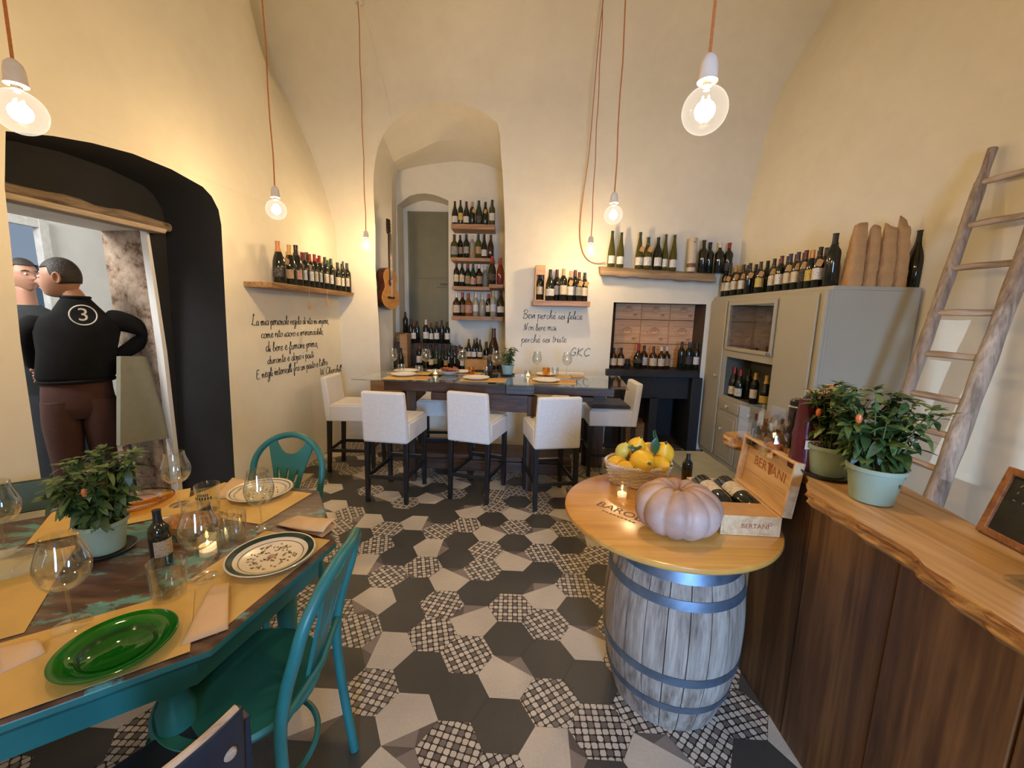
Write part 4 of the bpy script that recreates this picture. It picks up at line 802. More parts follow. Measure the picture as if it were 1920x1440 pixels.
# ================================================================== ladder
M_lad = wood('weathered_ladder_wood', (.17, .125, .09), (.44, .35, .27), 2, .8, .8, bmp=.5)
t = thing('ladder', 'weathered grey wooden ladder leaning against the right wall behind the counter', 'ladder', (2.3, 2.3, 0))
def rail(a, c, r0, r1, nm_):
    b = MB(); pts = []; rr = []
    for i in range(21):
        u = i/20; p = Vector(a).lerp(Vector(c), u); p += Vector((.003*math.sin(u*9), .006*math.sin(u*7+1), 0)); pts.append(p); rr.append(lerp(r0, r1, u)*(1 if 0 < i < 19 else .75)*(1+.06*math.sin(i*1.9)))
    b.tube(pts, rr, 12); b.out(nm_, M_lad, t, ang=70)
LT, LB = Vector((2.845, 2.66, 2.56)), Vector((2.215, 2.47, .02)); RTp, RB = Vector((2.85, 2.325, 2.42)), Vector((2.215, 2.11, .02))
rail(LB, LT, .036, .030, 'rail'); rail(RB, RTp, .047, .036, 'rail')
for (lx, ly, rx_, ry) in ((1850, 335, 1920, 315), (1818, 422, 1915, 400), (1787, 505, 1888, 492), (1760, 586, 1850, 588), (1733, 662, 1820, 672), (1706, 735, 1795, 757), (1690, 790, 1775, 822), (1685, 850, 1765, 880)):
    def onrail(A, B, px, py):
        best = min(((lambda p: ((Vector(((p-CAM).dot(RT)/(p-CAM).dot(FW)*FPX+960, 720-(p-CAM).dot(UP)/(p-CAM).dot(FW)*FPX))-Vector((px, py)))[1]**2, i))(A.lerp(B, i/400)) for i in range(401))); return A.lerp(B, best[1]/400)
    p, q = onrail(LB, LT, lx, ly), onrail(RB, RTp, rx_, ry); zz = (p.z+q.z)/2
    p = LB.lerp(LT, (zz-.02)/(LT.z-.02)); q = RB.lerp(RTp, (zz-.02)/(RTp.z-.02)); d = (q-p).normalized()
    b = MB(); b.tube([p-d*.03, p.lerp(q, .33)+Vector((0, 0, .003)), p.lerp(q, .66), q+d*.03], [.019, .022, .021, .019], 8, flat=.8); b.out('rung', wood('weathered_rung_wood', (.24, .17, .12), (.52, .42, .33), 1, .8, .8, bmp=.5), t, ang=70)
# ================================================================== bar counter
KZ = 1.0
M_ctop = wood('oiled_pine_top', (.27, .135, .045), (.56, .345, .15), 1, .55, .38, c3=(.45, .26, .10), bmp=.12)
M_cfr = wood('dark_stained_planks', (.050, .023, .009), (.235, .125, .048), 2, .40, .5, c3=(.125, .060, .022), bmp=.3)
t = thing('bar_counter', 'wooden bar counter with live edge pine top and dark plank front on the right', 'counter', (1.02, 1.0, 0))
fe = [(1.79, .952), (1.75, .955), (1.71, .985), (1.66, 1.004), (1.50, 1.006), (1.33, 1.008), (1.25, .95), (1.182, .905), (1.05, .902), (.95, .898), (.855, .902), (.80, .880), (.70, .868), (.608, .857), (.40, .84), (.20, .83), (-.2, .82), (-.6, .82)]
be = [(-.6, 1.12), (0, 1.13), (.5, 1.15), (.78, 1.16), (.97, 1.187), (1.22, 1.241), (1.5, 1.22), (1.72, 1.18), (1.84, 1.12), (1.86, 1.07), (1.84, .99)]
r = random.Random(4); F2 = []
for (y0, x0), (y1, x1) in zip(fe, fe[1:]):
    for k in range(4): F2.append((lerp(x0, x1, k/4)+r.uniform(-.004, .004), lerp(y0, y1, k/4)))
loop = F2+[(.82, -.6)]+[(x, y) for y, x in be]
b = MB(); n_ = len(loop); cn = Vector((1.02, 1.0, 0)); vs = []
for z, ins in ((KZ-.052, .020), (KZ-.034, .002), (KZ-.022, .006), (KZ-.010, 0), (KZ, .008)):
    for i, (x, y) in enumerate(loop): vs.append((x+(ins+(.004*math.sin(i*1.7+z*300)) if i < len(F2) and z < KZ-.005 else ins*.5), y, z))
fs = [(k*n_+i, k*n_+(i+1) % n_, (k+1)*n_+(i+1) % n_, (k+1)*n_+i) for k in range(4) for i in range(n_)]
b.add(vs, fs); tt = tessellate_polygon([[Vector((x, y, 0)) for x, y in loop]])
b.bm.verts.ensure_lookup_table()
for tr in tt:
    for base in (0, 4*n_):
        try: b.bm.faces.new([b.bm.verts[base+i] for i in (tr if base else tr[::-1])])
        except ValueError: pass
for f in b.bm.faces:
    f.normal_update()
    if abs(f.normal.z) < .65: f.material_index = 1
b.out('counter_top', [M_ctop, wood('rough_live_edge', (.13, .045, .012), (.58, .36, .15), 1, 1.3, .6, c3=(.36, .17, .055), bmp=.8)], t, ang=50)
ysp = [1.60, 1.30, .985, .70, .40, .05, -.3, -.6]
for k, (y1, y0) in enumerate(zip(ysp, ysp[1:])):
    b = MB(); xo = r.uniform(-.004, .004); b.bb((1.02+xo, y0+.002, .001), (1.045+xo, y1-.002, KZ-.052)); b.out('front_plank', M_cfr, t, bevel=.004)
b = MB(); b.bb((1.047, -.6, .001), (1.10, 1.60, KZ-.054)); b.bb((1.05, 1.56, .001), (1.14, 1.60, KZ-.054)); b.out('frame', M_cfr, t)
# grey low cupboard beyond the barrel
t = thing('low_cupboard', 'low grey topped cupboard standing behind the barrel table', 'cupboard', (1.22, 2.35, 0))
b = MB(); b.bb((1.07, 1.98, .57), (1.36, 2.78, .60)); b.out('top_board', flat('grey_green_stone', (.26, .27, .23), .25, var=.15, scale=6), t, bevel=.004)
b = MB(); b.bb((1.09, 2.0, .001), (1.345, 2.76, .57)); b.out('body', M_cab, t, bevel=.003)
# ================================================================== things on the counter
def leafshape(L, W, curl, n=5):
    pts = []
    for i in range(n+1):
        u = i/n; w_ = W*math.sin(PI*min(1, u*.93+.05))**.8*(1-.35*u); z = -curl*u*u*L
        pts.append(((-w_, u*L, z+.12*w_), (0, u*L, z-.0), (w_, u*L, z+.12*w_)))
    return pts
def plant(name, loc, pr, ph, H, Rr, nst, seed, label, mats, peppers=2, saucer=True, leafL=.06, rz=0, wide=1.0, dense=1.0, group=None, cat='plant', low=0.0):
    t = thing(name, label, cat, loc, rz, group); r = random.Random(seed)
    pot = MB(); pot.lathe([(0, .002), (pr*.74, .002), (pr*.76, .006), (pr*.95, ph*.86), (pr*1.0, ph*.87), (pr*1.03, ph*.88), (pr*1.04, ph), (pr*.97, ph), (pr*.93, ph*.9), (0, ph*.88)], 36)
    po = pot.out('pot', mats[0], t, False, ang=35)
    MB().lathe([(0, ph*.90), (pr*.93, ph*.90)], 20).out('soil', flat('dark_potting_soil', (.02, .013, .008), .95, bmp=.6, scale=60), po, False)
    if saucer: MB().lathe([(0, -.004), (pr*1.10, -.004), (pr*1.22, .008), (pr*1.18, .009), (pr*1.05, 0), (0, 0)], 32).out('saucer', flat('black_plastic', (.012, .013, .014), .4), t, False)
    st = MB(); lf = MB(); fr = []
    def leaf(p, d, L):
        d = d.normalized(); side = d.cross(Vector((0, 0, 1))); side = side.normalized() if side.length > .05 else Vector((1, 0, 0)); up = side.cross(d)
        roll = r.uniform(-.5, .5); s2 = side*math.cos(roll)+up*math.sin(roll); u2 = up*math.cos(roll)-side*math.sin(roll)
        g = leafshape(L, L*.19*wide, r.uniform(.1, .7)); vs = []
        for row_ in g: vs += [p+s2*q[0]+d*q[1]+u2*q[2] for q in row_]
        lf.add(vs, [(3*i+a, 3*i+3+a, 3*i+4+a, 3*i+1+a) for i in range(len(g)-1) for a in (0, 1)], r.choice((0, 0, 1)))
    for s_ in range(nst):
        a = r.uniform(0, 2*PI); k_ = math.sqrt(r.random()); hh = H*r.uniform(.55, 1.0)*(1-.25*k_); p0 = Vector((pr*.4*math.cos(a)*k_, pr*.4*math.sin(a)*k_, ph*.88)); p1 = Vector((Rr*k_*math.cos(a), Rr*k_*math.sin(a), ph+hh))
        mid = p0.lerp(p1, .5)+Vector((0, 0, .1*hh)); pts = [p0*(1-u)**2+mid*2*u*(1-u)+p1*u*u for u in [i/6 for i in range(7)]]; st.tube(pts, [.0028, .0026, .0024, .002, .0018, .0015, .001], 5)
        nl = int(dense*(9+hh/leafL*3.0))
        for i in range(nl):
            u = r.uniform(.12 if low else .22, 1); q = p0*(1-u)**2+mid*2*u*(1-u)+p1*u*u; az_ = r.uniform(0, 2*PI); d = Vector((math.cos(az_), math.sin(az_), r.uniform(-.5-low, .75)))
            leaf(q, d, leafL*r.uniform(.6, 1.25)*(1.1-.35*u))
        for i in range(5): az_ = 2*PI*i/5+r.random(); leaf(p1, Vector((math.cos(az_), math.sin(az_), .55)), leafL*.6)
        if s_ < peppers: q = pts[4]+Vector((math.cos(a)*.02, -.03, 0)); fr.append(q)
    st.out('stems', flat('plant_stem_green', (.10, .14, .04), .6), t, False); lf.out('foliage', [mats[1], mats[2]], t, False, ang=80, fixn=False)
    for i, q in enumerate(fr): MB().lathe([(0, -.014), (.006, -.008), (.008, .002), (.006, .012), (0, .015)], 10, Matrix.Translation(q)).out('pepper', flat('orange_pepper', (.62, .16, .05), .3), t, False)
    return t
M_pot = flat('mint_green_plastic', (.285, .375, .275), .5, var=.04); M_potb = flat('pale_teal_plastic', (.24, .36, .36), .5, var=.04)
M_lf1 = flat('leaf_green', (.040, .082, .022), .45, var=.35, scale=30); M_lf2 = flat('leaf_light_green', (.10, .155, .035), .45, var=.3, scale=30)
pm = (M_pot, M_lf1, M_lf2)
plant('potted_pepper_plant', (1.045, 1.125, KZ+.001), .067, .105, .25, .115, 26, 11, 'bushy pepper plant in mint pot on the counter, the nearer and larger one', pm, 1, False, .055, low=.4, wide=1.35, dense=1.2)
plant('potted_pepper_plant', (1.06, 1.315, KZ+.006), .065, .100, .24, .085, 20, 12, 'pepper plant in mint pot on the counter, the farther one beside the burgundy bag', pm, 2, True, .045, wide=1.3, dense=1.1)
# mini bottle box, burgundy bag, board
t = thing('display_box', 'clear plastic display box of miniature bottles on the far end of the counter', 'box', (1.06, 1.665, KZ))
M_acr = thin_glass('clear_acrylic', (.9, .92, .92), .03, .4, .12)
b = MB(); b.bb((.985, 1.60, KZ+.001), (1.125, 1.74, KZ+.004)); b.bb((.985, 1.60, KZ+.15), (1.125, 1.74, KZ+.153)); b.bb((.985, 1.60, KZ), (.987, 1.74, KZ+.15)); b.bb((1.123, 1.60, KZ), (1.125, 1.74, KZ+.15)); b.bb((.985, 1.60, KZ), (1.125, 1.602, KZ+.15)); b.out('acrylic_case', M_acr, t)
for k, (dx, dy, cp, lb, gl) in enumerate(((.012, .03, 'white', 'grey', 'dark'), (.035, .03, 'red', 'white', 'clearred'), (.06, .03, 'white', 'red', 'green'), (.085, .03, 'gold', 'white', 'green'), (.11, .03, 'black', 'yellow', 'brown'), (.03, .08, 'red', 'cream', 'dark'), (.075, .08, 'cork', 'tan', 'brown'))):
    bottle('bordeaux' if k % 2 else 'amaro', (.995+dx, 1.60+dy, KZ+.005), .10+.01*(k % 3), cp, lb, gl, rs=.85, label='miniature bottle in the clear box, %s%s' % (['first', 'second', 'third', 'fourth', 'fifth', 'left', 'right'][k], ' from the left in front' if k < 5 else ' one behind'), group='miniature bottles in the display box', name='miniature_bottle')
t = thing('gift_bag', 'glossy burgundy bag with a small white printed label behind the farther plant', 'bag', (1.06, 1.37, KZ))
M_burg = flat('burgundy_foil_bag', (.085, .012, .02), .22, var=.25, scale=12, bmp=.3)
b = MB(); n = 16; vs = []; r = random.Random(8); L = 10
for k in range(L+1):
    v = k/L
    for i in range(n):
        a = 2*PI*i/n; fx = abs(math.cos(a))**.5*math.copysign(1, math.cos(a)); fy = abs(math.sin(a))**.5*math.copysign(1, math.sin(a)); vs.append((1.045+fx*.066+r.uniform(-.002, .002), 1.37+fy*.04*(1-.5*v*v)+r.uniform(-.002, .002), KZ+.002+v*.245))
b.add(vs, [(k*n+i, k*n+(i+1) % n, (k+1)*n+(i+1) % n, (k+1)*n+i) for k in range(L) for i in range(n)]+[tuple(range(n))[::-1]]+[tuple(L*n+i for i in range(n))]); b.out('foil_body', M_burg, t, ang=50)
b = MB(); b.bb((.985, 1.3265, KZ+.085), (1.075, 1.3285, KZ+.115)); l_ = b.out('white_label', M_white, t); text_mb('DON', .026, .0005, frame((1.022, 1.326, KZ+.10), (1, 0, 0), (0, 0, 1))).out('lettering', M_ink, l_)
text_mb('*', .09, .0005, frame((1.022, 1.3255, KZ+.15), (1, 0, 0), (0, 0, 1))).out('gold_ornament', flat('pale_gold_print', (.4, .25, .12), .4), t)
t = thing('cellophane_bag', 'crumpled clear cellophane bag beside the burgundy bag on the counter', 'bag', (.985, 1.50, KZ))
b = MB(); vs = []; r = random.Random(9); L = 7; n = 14
for k in range(L+1):
    v = k/L
    for i in range(n): a = 2*PI*i/n; q = (.045*(1-.45*v)+r.uniform(-.008, .008)); vs.append((1.0+math.cos(a)*q, 1.50+math.sin(a)*q, KZ+.002+v*.15+(r.uniform(-.01, .01) if k else 0)))
b.add(vs, [(k*n+i, k*n+(i+1) % n, (k+1)*n+(i+1) % n, (k+1)*n+i) for k in range(L) for i in range(n)]); b.out('cellophane', thin_glass('crinkled_cellophane', (.85, .86, .86), .08, .9, .18), t, ang=10)
b = MB(); b.box((1.0, 1.50, KZ+.03), (.05, .05, .05)); b.out('orange_sweets', flat('orange_sweets', (.45, .12, .03), .4), t, bevel=.015)
P = atx(1445, 735, 1.25); t = thing('kitchen_appliance', 'black handled metal appliance on the counter behind the display box', 'appliance', (1.16, 1.62, KZ))
b = MB(); b.lathe([(0, 0), (.04, 0), (.04, .19), (.03, .2), (0, .2)], 20, Matrix.Translation((1.165, 1.62, KZ+.001))); b.out('body', flat('black_enamel', (.012, .012, .014), .2), t)
b = MB(); b.tube([(1.165, 1.60, KZ+.205), (1.15, 1.55, KZ+.225), (1.16, 1.46, KZ+.235), (1.18, 1.40, KZ+.225)], [.012, .016, .018, .012], 10); b.out('handle', MATS['black_enamel'], t)
b = MB(); b.tube([(1.165+.042*math.cos(a), 1.62+.042*math.sin(a), KZ+.17) for a in [2*PI*i/20 for i in range(20)]], .004, 6, True); b.out('chrome_ring', M_steel, t)
t = thing('wooden_stand', 'pale pinkish wooden block standing behind the burgundy bag', 'stand', (1.17, 1.43, KZ)); b = MB(); b.bb((1.11, 1.435, KZ+.001), (1.20, 1.50, KZ+.25)); b.out('block', wood('pinkish_wood', (.42, .24, .16), (.58, .38, .27), 0, 1, .6, False), t, bevel=.002)
b = MB(); b.bb((1.09, 1.43, KZ+.25), (1.215, 1.505, KZ+.258)); b.bb((1.15, 1.44, KZ+.258), (1.185, 1.49, KZ+.285)); b.out('lid', MATS['pinkish_wood'], t, bevel=.002)
# chalkboard and card at the right edge
t = thing('chalkboard', 'small wood framed blackboard leaning at the right end of the counter', 'chalkboard', (1.2, .9, KZ)); A = atz(1838, 995, KZ); TL = Vector((A.x+.045, A.y+.02, KZ+.165))
ex = (atz(1919, 1037, KZ)-A).normalized(); Mq = frame(A+Vector((0, 0, .001)), ex, TL-A); hh = (TL-A).length*1.0
b = MB(); b.poly([[(0, 0), (.26, 0), (.26, hh), (0, hh)], [(.017, .017), (.243, .017), (.243, hh-.017), (.017, hh-.017)]], .014, Mq); b.out('frame', wood('reddish_frame_wood', (.16, .06, .02), (.34, .15, .06), 0, 1.4, .5, False), t, bevel=.002)
b = MB(); b.poly([[(.015, .015), (.245, .015), (.245, hh-.015), (.015, hh-.015)]], .006, Mq); b.out('slate', flat('chalkboard_slate', (.018, .02, .018), .8, var=.5, scale=25), t)
b = MB(); r = random.Random(2)
for k in range(3):
    for i in range(9): x = .04+i*.021; b.tube([Mq @ Vector((x+r.uniform(-.003, .003), hh-.035-k*.018+r.uniform(-.004, .004), .0068)) for _ in range(4)], .0009, 4)
b.out('chalk_marks', flat('grey_chalk', (.25, .25, .23), .9), t)
A = atz(1912, 1105, KZ); t = thing('menu_holder', 'white card in a clear stand at the right edge of the counter', 'card holder', (A.x+.05, A.y, KZ)); b = MB(); b.bb((A.x+.002, A.y-.03, KZ+.001), (A.x+.09, A.y+.03, KZ+.012)); b.out('acrylic_foot', M_acr, t); b = MB(); b.bb((A.x+.008, A.y-.002, KZ+.012), (A.x+.11, A.y+.002, KZ+.085)); b.out('card', M_white, t)
# ================================================================== barrel table
BC = Vector((.66, 1.50, 0)); BH = .735
m, n, bs = nt('weathered_oak_staves'); co = coord(n, (9, 9, .9)); z = N(n, 'ShaderNodeTexNoise', Scale=2.6, Detail=7.0, Roughness=.65); n.links.new(co, z.inputs[0]); zf = N(n, 'ShaderNodeTexNoise', Scale=3.0, Detail=3.0); n.links.new(coord(n, (45, 45, 2)), zf.inputs[0])
mx = N(n, 'ShaderNodeMath', operation='MULTIPLY_ADD'); n.links.new(zf.outputs[0], mx.inputs[0]); mx.inputs[1].default_value = .4; n.links.new(z.outputs[0], mx.inputs[2])
n.links.new(ramp(n, mx.outputs[0], [(.5, (.12, .082, .058)), (.68, (.27, .212, .16)), (.85, (.40, .335, .265))]), bs.inputs['Base Color']); bs.inputs['Roughness'].default_value = .75; bump(n, bs, mx.outputs[0], .35, .004); M_oak = m
t = thing('barrel', 'weathered oak wine barrel with steel hoops carrying the round table top', 'barrel', BC)
NS = 22
def br(z): u = (z/BH)*2-1; return .262-.060*u*u
for k in range(NS):
    a0, a1 = 2*PI*k/NS+.006, 2*PI*(k+1)/NS-.006; vs = []; L = 12; q = 4
    for i in range(L+1):
        z = .002+BH*i/L; R_ = br(z)+random.uniform(-.0012, .0012)*0
        for j in range(q+1): a = lerp(a0, a1, j/q); vs += [(BC.x+R_*math.cos(a), BC.y+R_*math.sin(a), z), (BC.x+(R_-.022)*math.cos(a), BC.y+(R_-.022)*math.sin(a), z)]
    st = 2*(q+1); fs = []
    for i in range(L):
        for j in range(q): fs += [(i*st+2*j, i*st+2*j+2, (i+1)*st+2*j+2, (i+1)*st+2*j), (i*st+2*j+1, (i+1)*st+2*j+1, (i+1)*st+2*j+3, i*st+2*j+3)]
        for j in (0, q): fs += [(i*st+2*j, (i+1)*st+2*j, (i+1)*st+2*j+1, i*st+2*j+1)]
    for j in range(q): fs += [(2*j, 2*j+1, 2*j+3, 2*j+2), (L*st+2*j, L*st+2*j+2, L*st+2*j+3, L*st+2*j+1)]
    b = MB(); b.add(vs, fs); b.out('stave', M_oak, t)
M_hoop = flat('daylight_blue_hoop', (.20, .26, .33), .42, .8, var=.25, scale=14)  # steel hoops, blue daylight reflection put into the base colour
for z, hw in ((.640, .024), (.545, .017), (.255, .017), (.125, .015)):
    b = MB(); b.lathe([(br(z-hw)+.001, z-hw), (br(z-hw)+.0035, z-hw), (br(z)+.0035, z), (br(z+hw)+.0035, z+hw), (br(z+hw)+.001, z+hw)], 64, Matrix.Translation(BC)); b.out('hoop', M_hoop, t)
for z in (.03, .70): b = MB(); b.lathe([(0, z), (.176, z), (.176, z+.02), (0, z+.02)], 40, Matrix.Translation(BC)); b.out('barrel_head', M_oak, t)
DC = Vector((.622, 1.535, 0)); TZ = .762
M_disc = wood('varnished_honey_wood', (.50, .22, .04), (.66, .35, .085), 0, .45, .22, False, c3=(.59, .29, .06), bmp=.03, coat=.4)
t = thing('round_table_top', 'round varnished wooden table top with printed lettering on the barrel', 'table top', (DC.x, DC.y, TZ-.024))
b = MB(); b.lathe([(0, TZ-.024), (.392, TZ-.024), (.396, TZ-.020), (.398, TZ-.012), (.396, TZ-.004), (.390, TZ), (0, TZ)], 96, Matrix.Translation(DC)); b.out('disc', M_disc, t)
M_print = flat('burnt_lettering', (.16, .085, .035), .6)
A, Bq = atz(1112, 940, TZ), atz(1205, 975, TZ); ex = (Bq-A).normalized(); ey = Vector((-ex.y, ex.x, 0)); Mq = frame(A+ex*.11-ey*.0+Vector((0, 0, .0004)), ex, ey)
b = text_mb('BAROLO', .062, .0003, Mq @ Matrix.Translation((.035, 0, 0))); b.out('lettering', M_print, t)
b = MB()
for k in range(9): b.add([Mq @ Vector((-.04+k*.016+q, -.043+v, .0002)) for q, v in ((0, -.004), (.010, -.004), (.010, .004), (0, .004))], [(0, 1, 2, 3)])
b.out('small_print', M_print, t)
# pumpkin
t = thing('pumpkin', 'ribbed dusty pink beige pumpkin on the barrel table', 'pumpkin', (.588, 1.355, TZ+.001))
m, n, bs = nt('pumpkin_skin'); z = N(n, 'ShaderNodeTexNoise', Scale=9.0, Detail=5.0); n.links.new(coord(n), z.inputs[0]); n.links.new(ramp(n, z.outputs[0], [(.35, (.33, .20, .14)), (.5, (.42, .28, .215)), (.68, (.50, .37, .31))]), bs.inputs['Base Color']); bs.inputs['Roughness'].default_value = .5; bump(n, bs, z.outputs[0], .2, .006)
b = MB(); nu, nv = 120, 30; rows = []; r = random.Random(6); lobes = 11; ph_ = [r.uniform(-.12, .12) for _ in range(lobes)]
for j in range(nv+1):
    v = j/nv; th = PI*v; row_ = []
    for i in range(nu):
        a = 2*PI*i/nu; L = abs(math.sin(a*lobes/2+.35*math.sin(a)))**.55; R0 = .148*(1+.04*math.sin(a+.6)); rr = R0*math.sin(th)**.74*(.90+.10*L) if 0 < v < 1 else 0
        z = .090+.090*math.cos(th)*(.91+.09*L); d = math.exp(-(rr/.035)**2); z -= .030*d if v < .5 else -.012*d; row_.append(b.bm.verts.new((rr*math.cos(a), rr*math.sin(a)*.95, max(0, z))))
    rows.append(row_)
for j in range(nv):
    for i in range(nu):
        try: b.bm.faces.new([rows[j][i], rows[j][(i+1) % nu], rows[j+1][(i+1) % nu], rows[j+1][i]])
        except ValueError: pass
b.merge(1e-4); b.out('flesh', m, t, False, ang=80)
b = MB(); b.tube([(0, 0, .138), (.003, -.002, .150), (.006, -.004, .158)], [.011, .008, .006], 8); b.out('stalk', flat('dry_stalk', (.16, .10, .05), .9), t, False)
# basket of lemons
BK = Vector((.585, 1.80, TZ)); t = thing('wicker_basket', 'oval pale wicker basket holding the lemons on the barrel table', 'basket', BK)
M_wick = wood('pale_wicker', (.48, .39, .28), (.78, .69, .56), 0, 2, .7, False)
b = MB()
def er(z): return .118+.30*z, .080+.28*z
nst = 28
for i in range(nst):
    a = 2*PI*i/nst; b.tube([(er(z)[0]*math.cos(a), er(z)[1]*math.sin(a), z+.004) for z in (0, .03, .06, .09)], .0028, 5)
b.out('stakes', M_wick, t, False)
b = MB()
for k in range(11):
    z = .007+k*.0082; ea, eb = er(z); b.tube([((ea+.0042*math.cos(a*nst/2+k*PI))*math.cos(a), (eb+.0042*math.cos(a*nst/2+k*PI))*math.sin(a), z) for a in [2*PI*i/112 for i in range(112)]], .0042, 5, True)
b.lathe([(0, .001), (.1, .001), (.1, .008), (0, .008)], 30, Matrix.Diagonal((1.1, .78, 1, 1))); b.out('weave', M_wick, t, False)
b = MB(); ea, eb = er(.098)
for ph in (0, 1): b.tube([(ea*math.cos(a), eb*math.sin(a)+.003*math.sin(a*30+ph*PI), .098+.004*math.cos(a*30+ph*PI)) for a in [2*PI*i/120 for i in range(120)]], .0055, 6, True)
b.out('rim', M_wick, t, False)
M_lem = flat('lemon_peel', (.80, .47, .025), .42, var=.12, scale=18, bmp=.25); M_lemg = flat('greenish_lemon_peel', (.62, .52, .10), .42, var=.12, scale=18, bmp=.25)
lemprof = [(0, -.052), (.006, -.050), (.010, -.044), (.020, -.038), (.029, -.025), (.034, -.008), (.034, .008), (.030, .022), (.022, .034), (.013, .042), (.009, .049), (0, .054)]
def lemon(loc, s_, rot, label, green=False, leaf=False):
    b = MB(); b.lathe(lemprof, 22); r = random.Random(int(loc[0]*1e4))
    for v in b.bm.verts: v.co *= 1+r.uniform(-.012, .012)
    t = thing('lemon', label, 'lemon', loc, 0, 'lemons piled in the wicker basket', rot); t.scale = (s_,)*3
    b.out('fruit', M_lemg if green else M_lem, t, False, ang=80); MB().lathe([(0, .052), (.004, .052), (.004, .06), (0, .061)], 8).out('stem_end', M_lf1, t, False)
    return t
lz = TZ
for loc, s_, rot, label, gr in (((.515, 1.755, lz+.082), 1.0, (1.2, .3, .4), 'small lemon at the left end of the basket above the candle', 0), ((.487, 1.815, lz+.085), .95, (1.3, 0, 1.5), 'lemon at the far left of the basket', 0), ((.520, 1.835, lz+.135), .95, (.3, .3, 0), 'greenish pale lemon at the back left of the basket', 1),
    ((.585, 1.745, lz+.118), 1.55, (1.2, -.8, .3), 'largest lemon at the front middle of the basket', 0), ((.580, 1.835, lz+.150), 1.25, (.4, .2, 0), 'lemon on top of the pile behind the largest one', 0), ((.640, 1.845, lz+.135), 1.2, (1.2, .5, 1.0), 'lemon half hidden at the back middle under the leaves', 0),
    ((.660, 1.745, lz+.105), 1.15, (1.3, .2, .5), 'lemon at the front right of the basket', 0), ((.700, 1.820, lz+.130), 1.45, (.5, -.3, .4), 'tall lemon at the right end of the basket with leaves beside it', 0), ((.625, 1.785, lz+.065), 1.1, (1.4, .1, 1.2), 'lemon low in the middle of the basket', 0)): lemon(loc, s_, rot, label, gr)
t = thing('lemon_twig', 'twig with dark green lemon leaves sticking up from the basket', 'twig', (.65, 1.80, lz+.15)); b = MB()
b.tube([(.655, 1.80, lz+.15), (.66, 1.80, lz+.20), (.648, 1.79, lz+.25)], .0022, 5); b.out('twig_stem', M_lf1, t); b = MB()
def bigleaf(b, p, d, L, W, curl=.2, side=None):
    p, d = Vector(p), Vector(d).normalized(); s = Vector(side).normalized() if side else d.cross(Vector((0, 1, 0))).normalized(); u = s.cross(d); vs = []
    for i in range(8): v = i/7; w_ = W*math.sin(PI*min(1, v*.94+.04)); vs += [p+d*L*v-s*w_+u*(.15*w_-curl*L*v*v), p+d*L*v-u*curl*L*v*v, p+d*L*v+s*w_+u*(.15*w_-curl*L*v*v)]
    b.add(vs, [(3*i+a, 3*i+3+a, 3*i+4+a, 3*i+1+a) for i in range(7) for a in (0, 1)])
bigleaf(b, (.655, 1.79, lz+.215), (-.15, -.2, -1), .075, .022); bigleaf(b, (.655, 1.79, lz+.205), (.25, .1, -.9), .06, .018); bigleaf(b, (.672, 1.80, lz+.17), (-.38, .1, 1), .085, .010, .1); bigleaf(b, (.535, 1.80, lz+.165), (1, -.1, .05), .06, .016, side=(0, .5, .8)); bigleaf(b, (.55, 1.79, lz+.16), (.6, -.2, -.8), .04, .014)
b.out('leaves', flat('dark_citrus_leaf', (.03, .085, .03), .3, var=.2), t, ang=80, fixn=False)
def tealight(loc, label, hold=True, s=1.0, group=None):
    t = thing('tealight_candle', label, 'candle', loc); t.scale = (s,)*3
    MB().lathe([(0, .001), (.030, .001), (.033, .006), (.034, .055), (.032, .055), (.031, .009), (0, .006)], 28).out('glass_cup', M_glass, t, False)
    MB().lathe([(0, .007), (.019, .007), (.019, .019), (.0175, .019), (.017, .017), (0, .017)], 24).out('wax_cup', flat('white_wax', (.8, .75, .65), .4, emis=(1, .6, .25), est=.9), t, False)
    MB().lathe([(0, .019), (.003, .021), (.0036, .024), (.002, .029), (0, .033)], 10).out('flame', flat('candle_flame', (1, .8, .4), .5, emis=(1, .62, .22), est=22), t, False)
    return t
tealight((.473, 1.635, TZ+.0005), 'lit tealight in a clear cup on the barrel table in front of the basket')
# wine box with two bottles
t = thing('gift_wine_box', 'open pale pine box with hinged lid standing on the right side of the barrel table', 'box', (.85, 1.47, TZ))
M_bw = wood('blonde_pine_box', (.50, .31, .14), (.70, .49, .27), 1, .8, .5, False, c3=(.62, .41, .21))
A = Vector((.742, 1.343, TZ+.001)); X_ = Vector((1, -.06, 0)).normalized(); Y_ = Vector((.06, 1, 0)).normalized(); BW, BL, BHt = .203, .350, .072
MBX = frame(A, X_, Y_)
def lb(mb, a, c):
    q = MB(); q.bb(a, c); q.xf(MBX); me = bpy.data.meshes.new('x'); q.bm.to_mesh(me); q.bm.free(); mb.bm.from_mesh(me); bpy.data.meshes.remove(me)
b = MB(); lb(b, (0, 0, 0), (BW, BL, .008)); lb(b, (0, 0, .008), (.009, BL, BHt)); lb(b, (BW-.009, 0, .008), (BW, BL, BHt)); lb(b, (.009, BL-.009, .008), (BW-.009, BL, BHt)); lb(b, (.009, 0, .008), (BW-.009, .009, BHt)); bx = b.out('tray', M_bw, t, bevel=.0015)
text_mb('BERTANI', .024, .0003, frame(A+X_*.115+Vector((0, -.0006, .036))+Y_*-.0006, X_, (0, 0, 1)) @ Matrix.Rotation(.0, 4, 'Z')).out('burnt_lettering', flat('red_brown_brand', (.36, .12, .05), .7), bx)
b = MB(); b.tube([MBX @ Vector((.165+.006*math.cos(a), -.0008, .046+.006*math.sin(a))) for a in [2*PI*i/14 for i in range(14)]], .0008, 4, True); b.out('burnt_emblem', MATS['red_brown_brand'], bx)
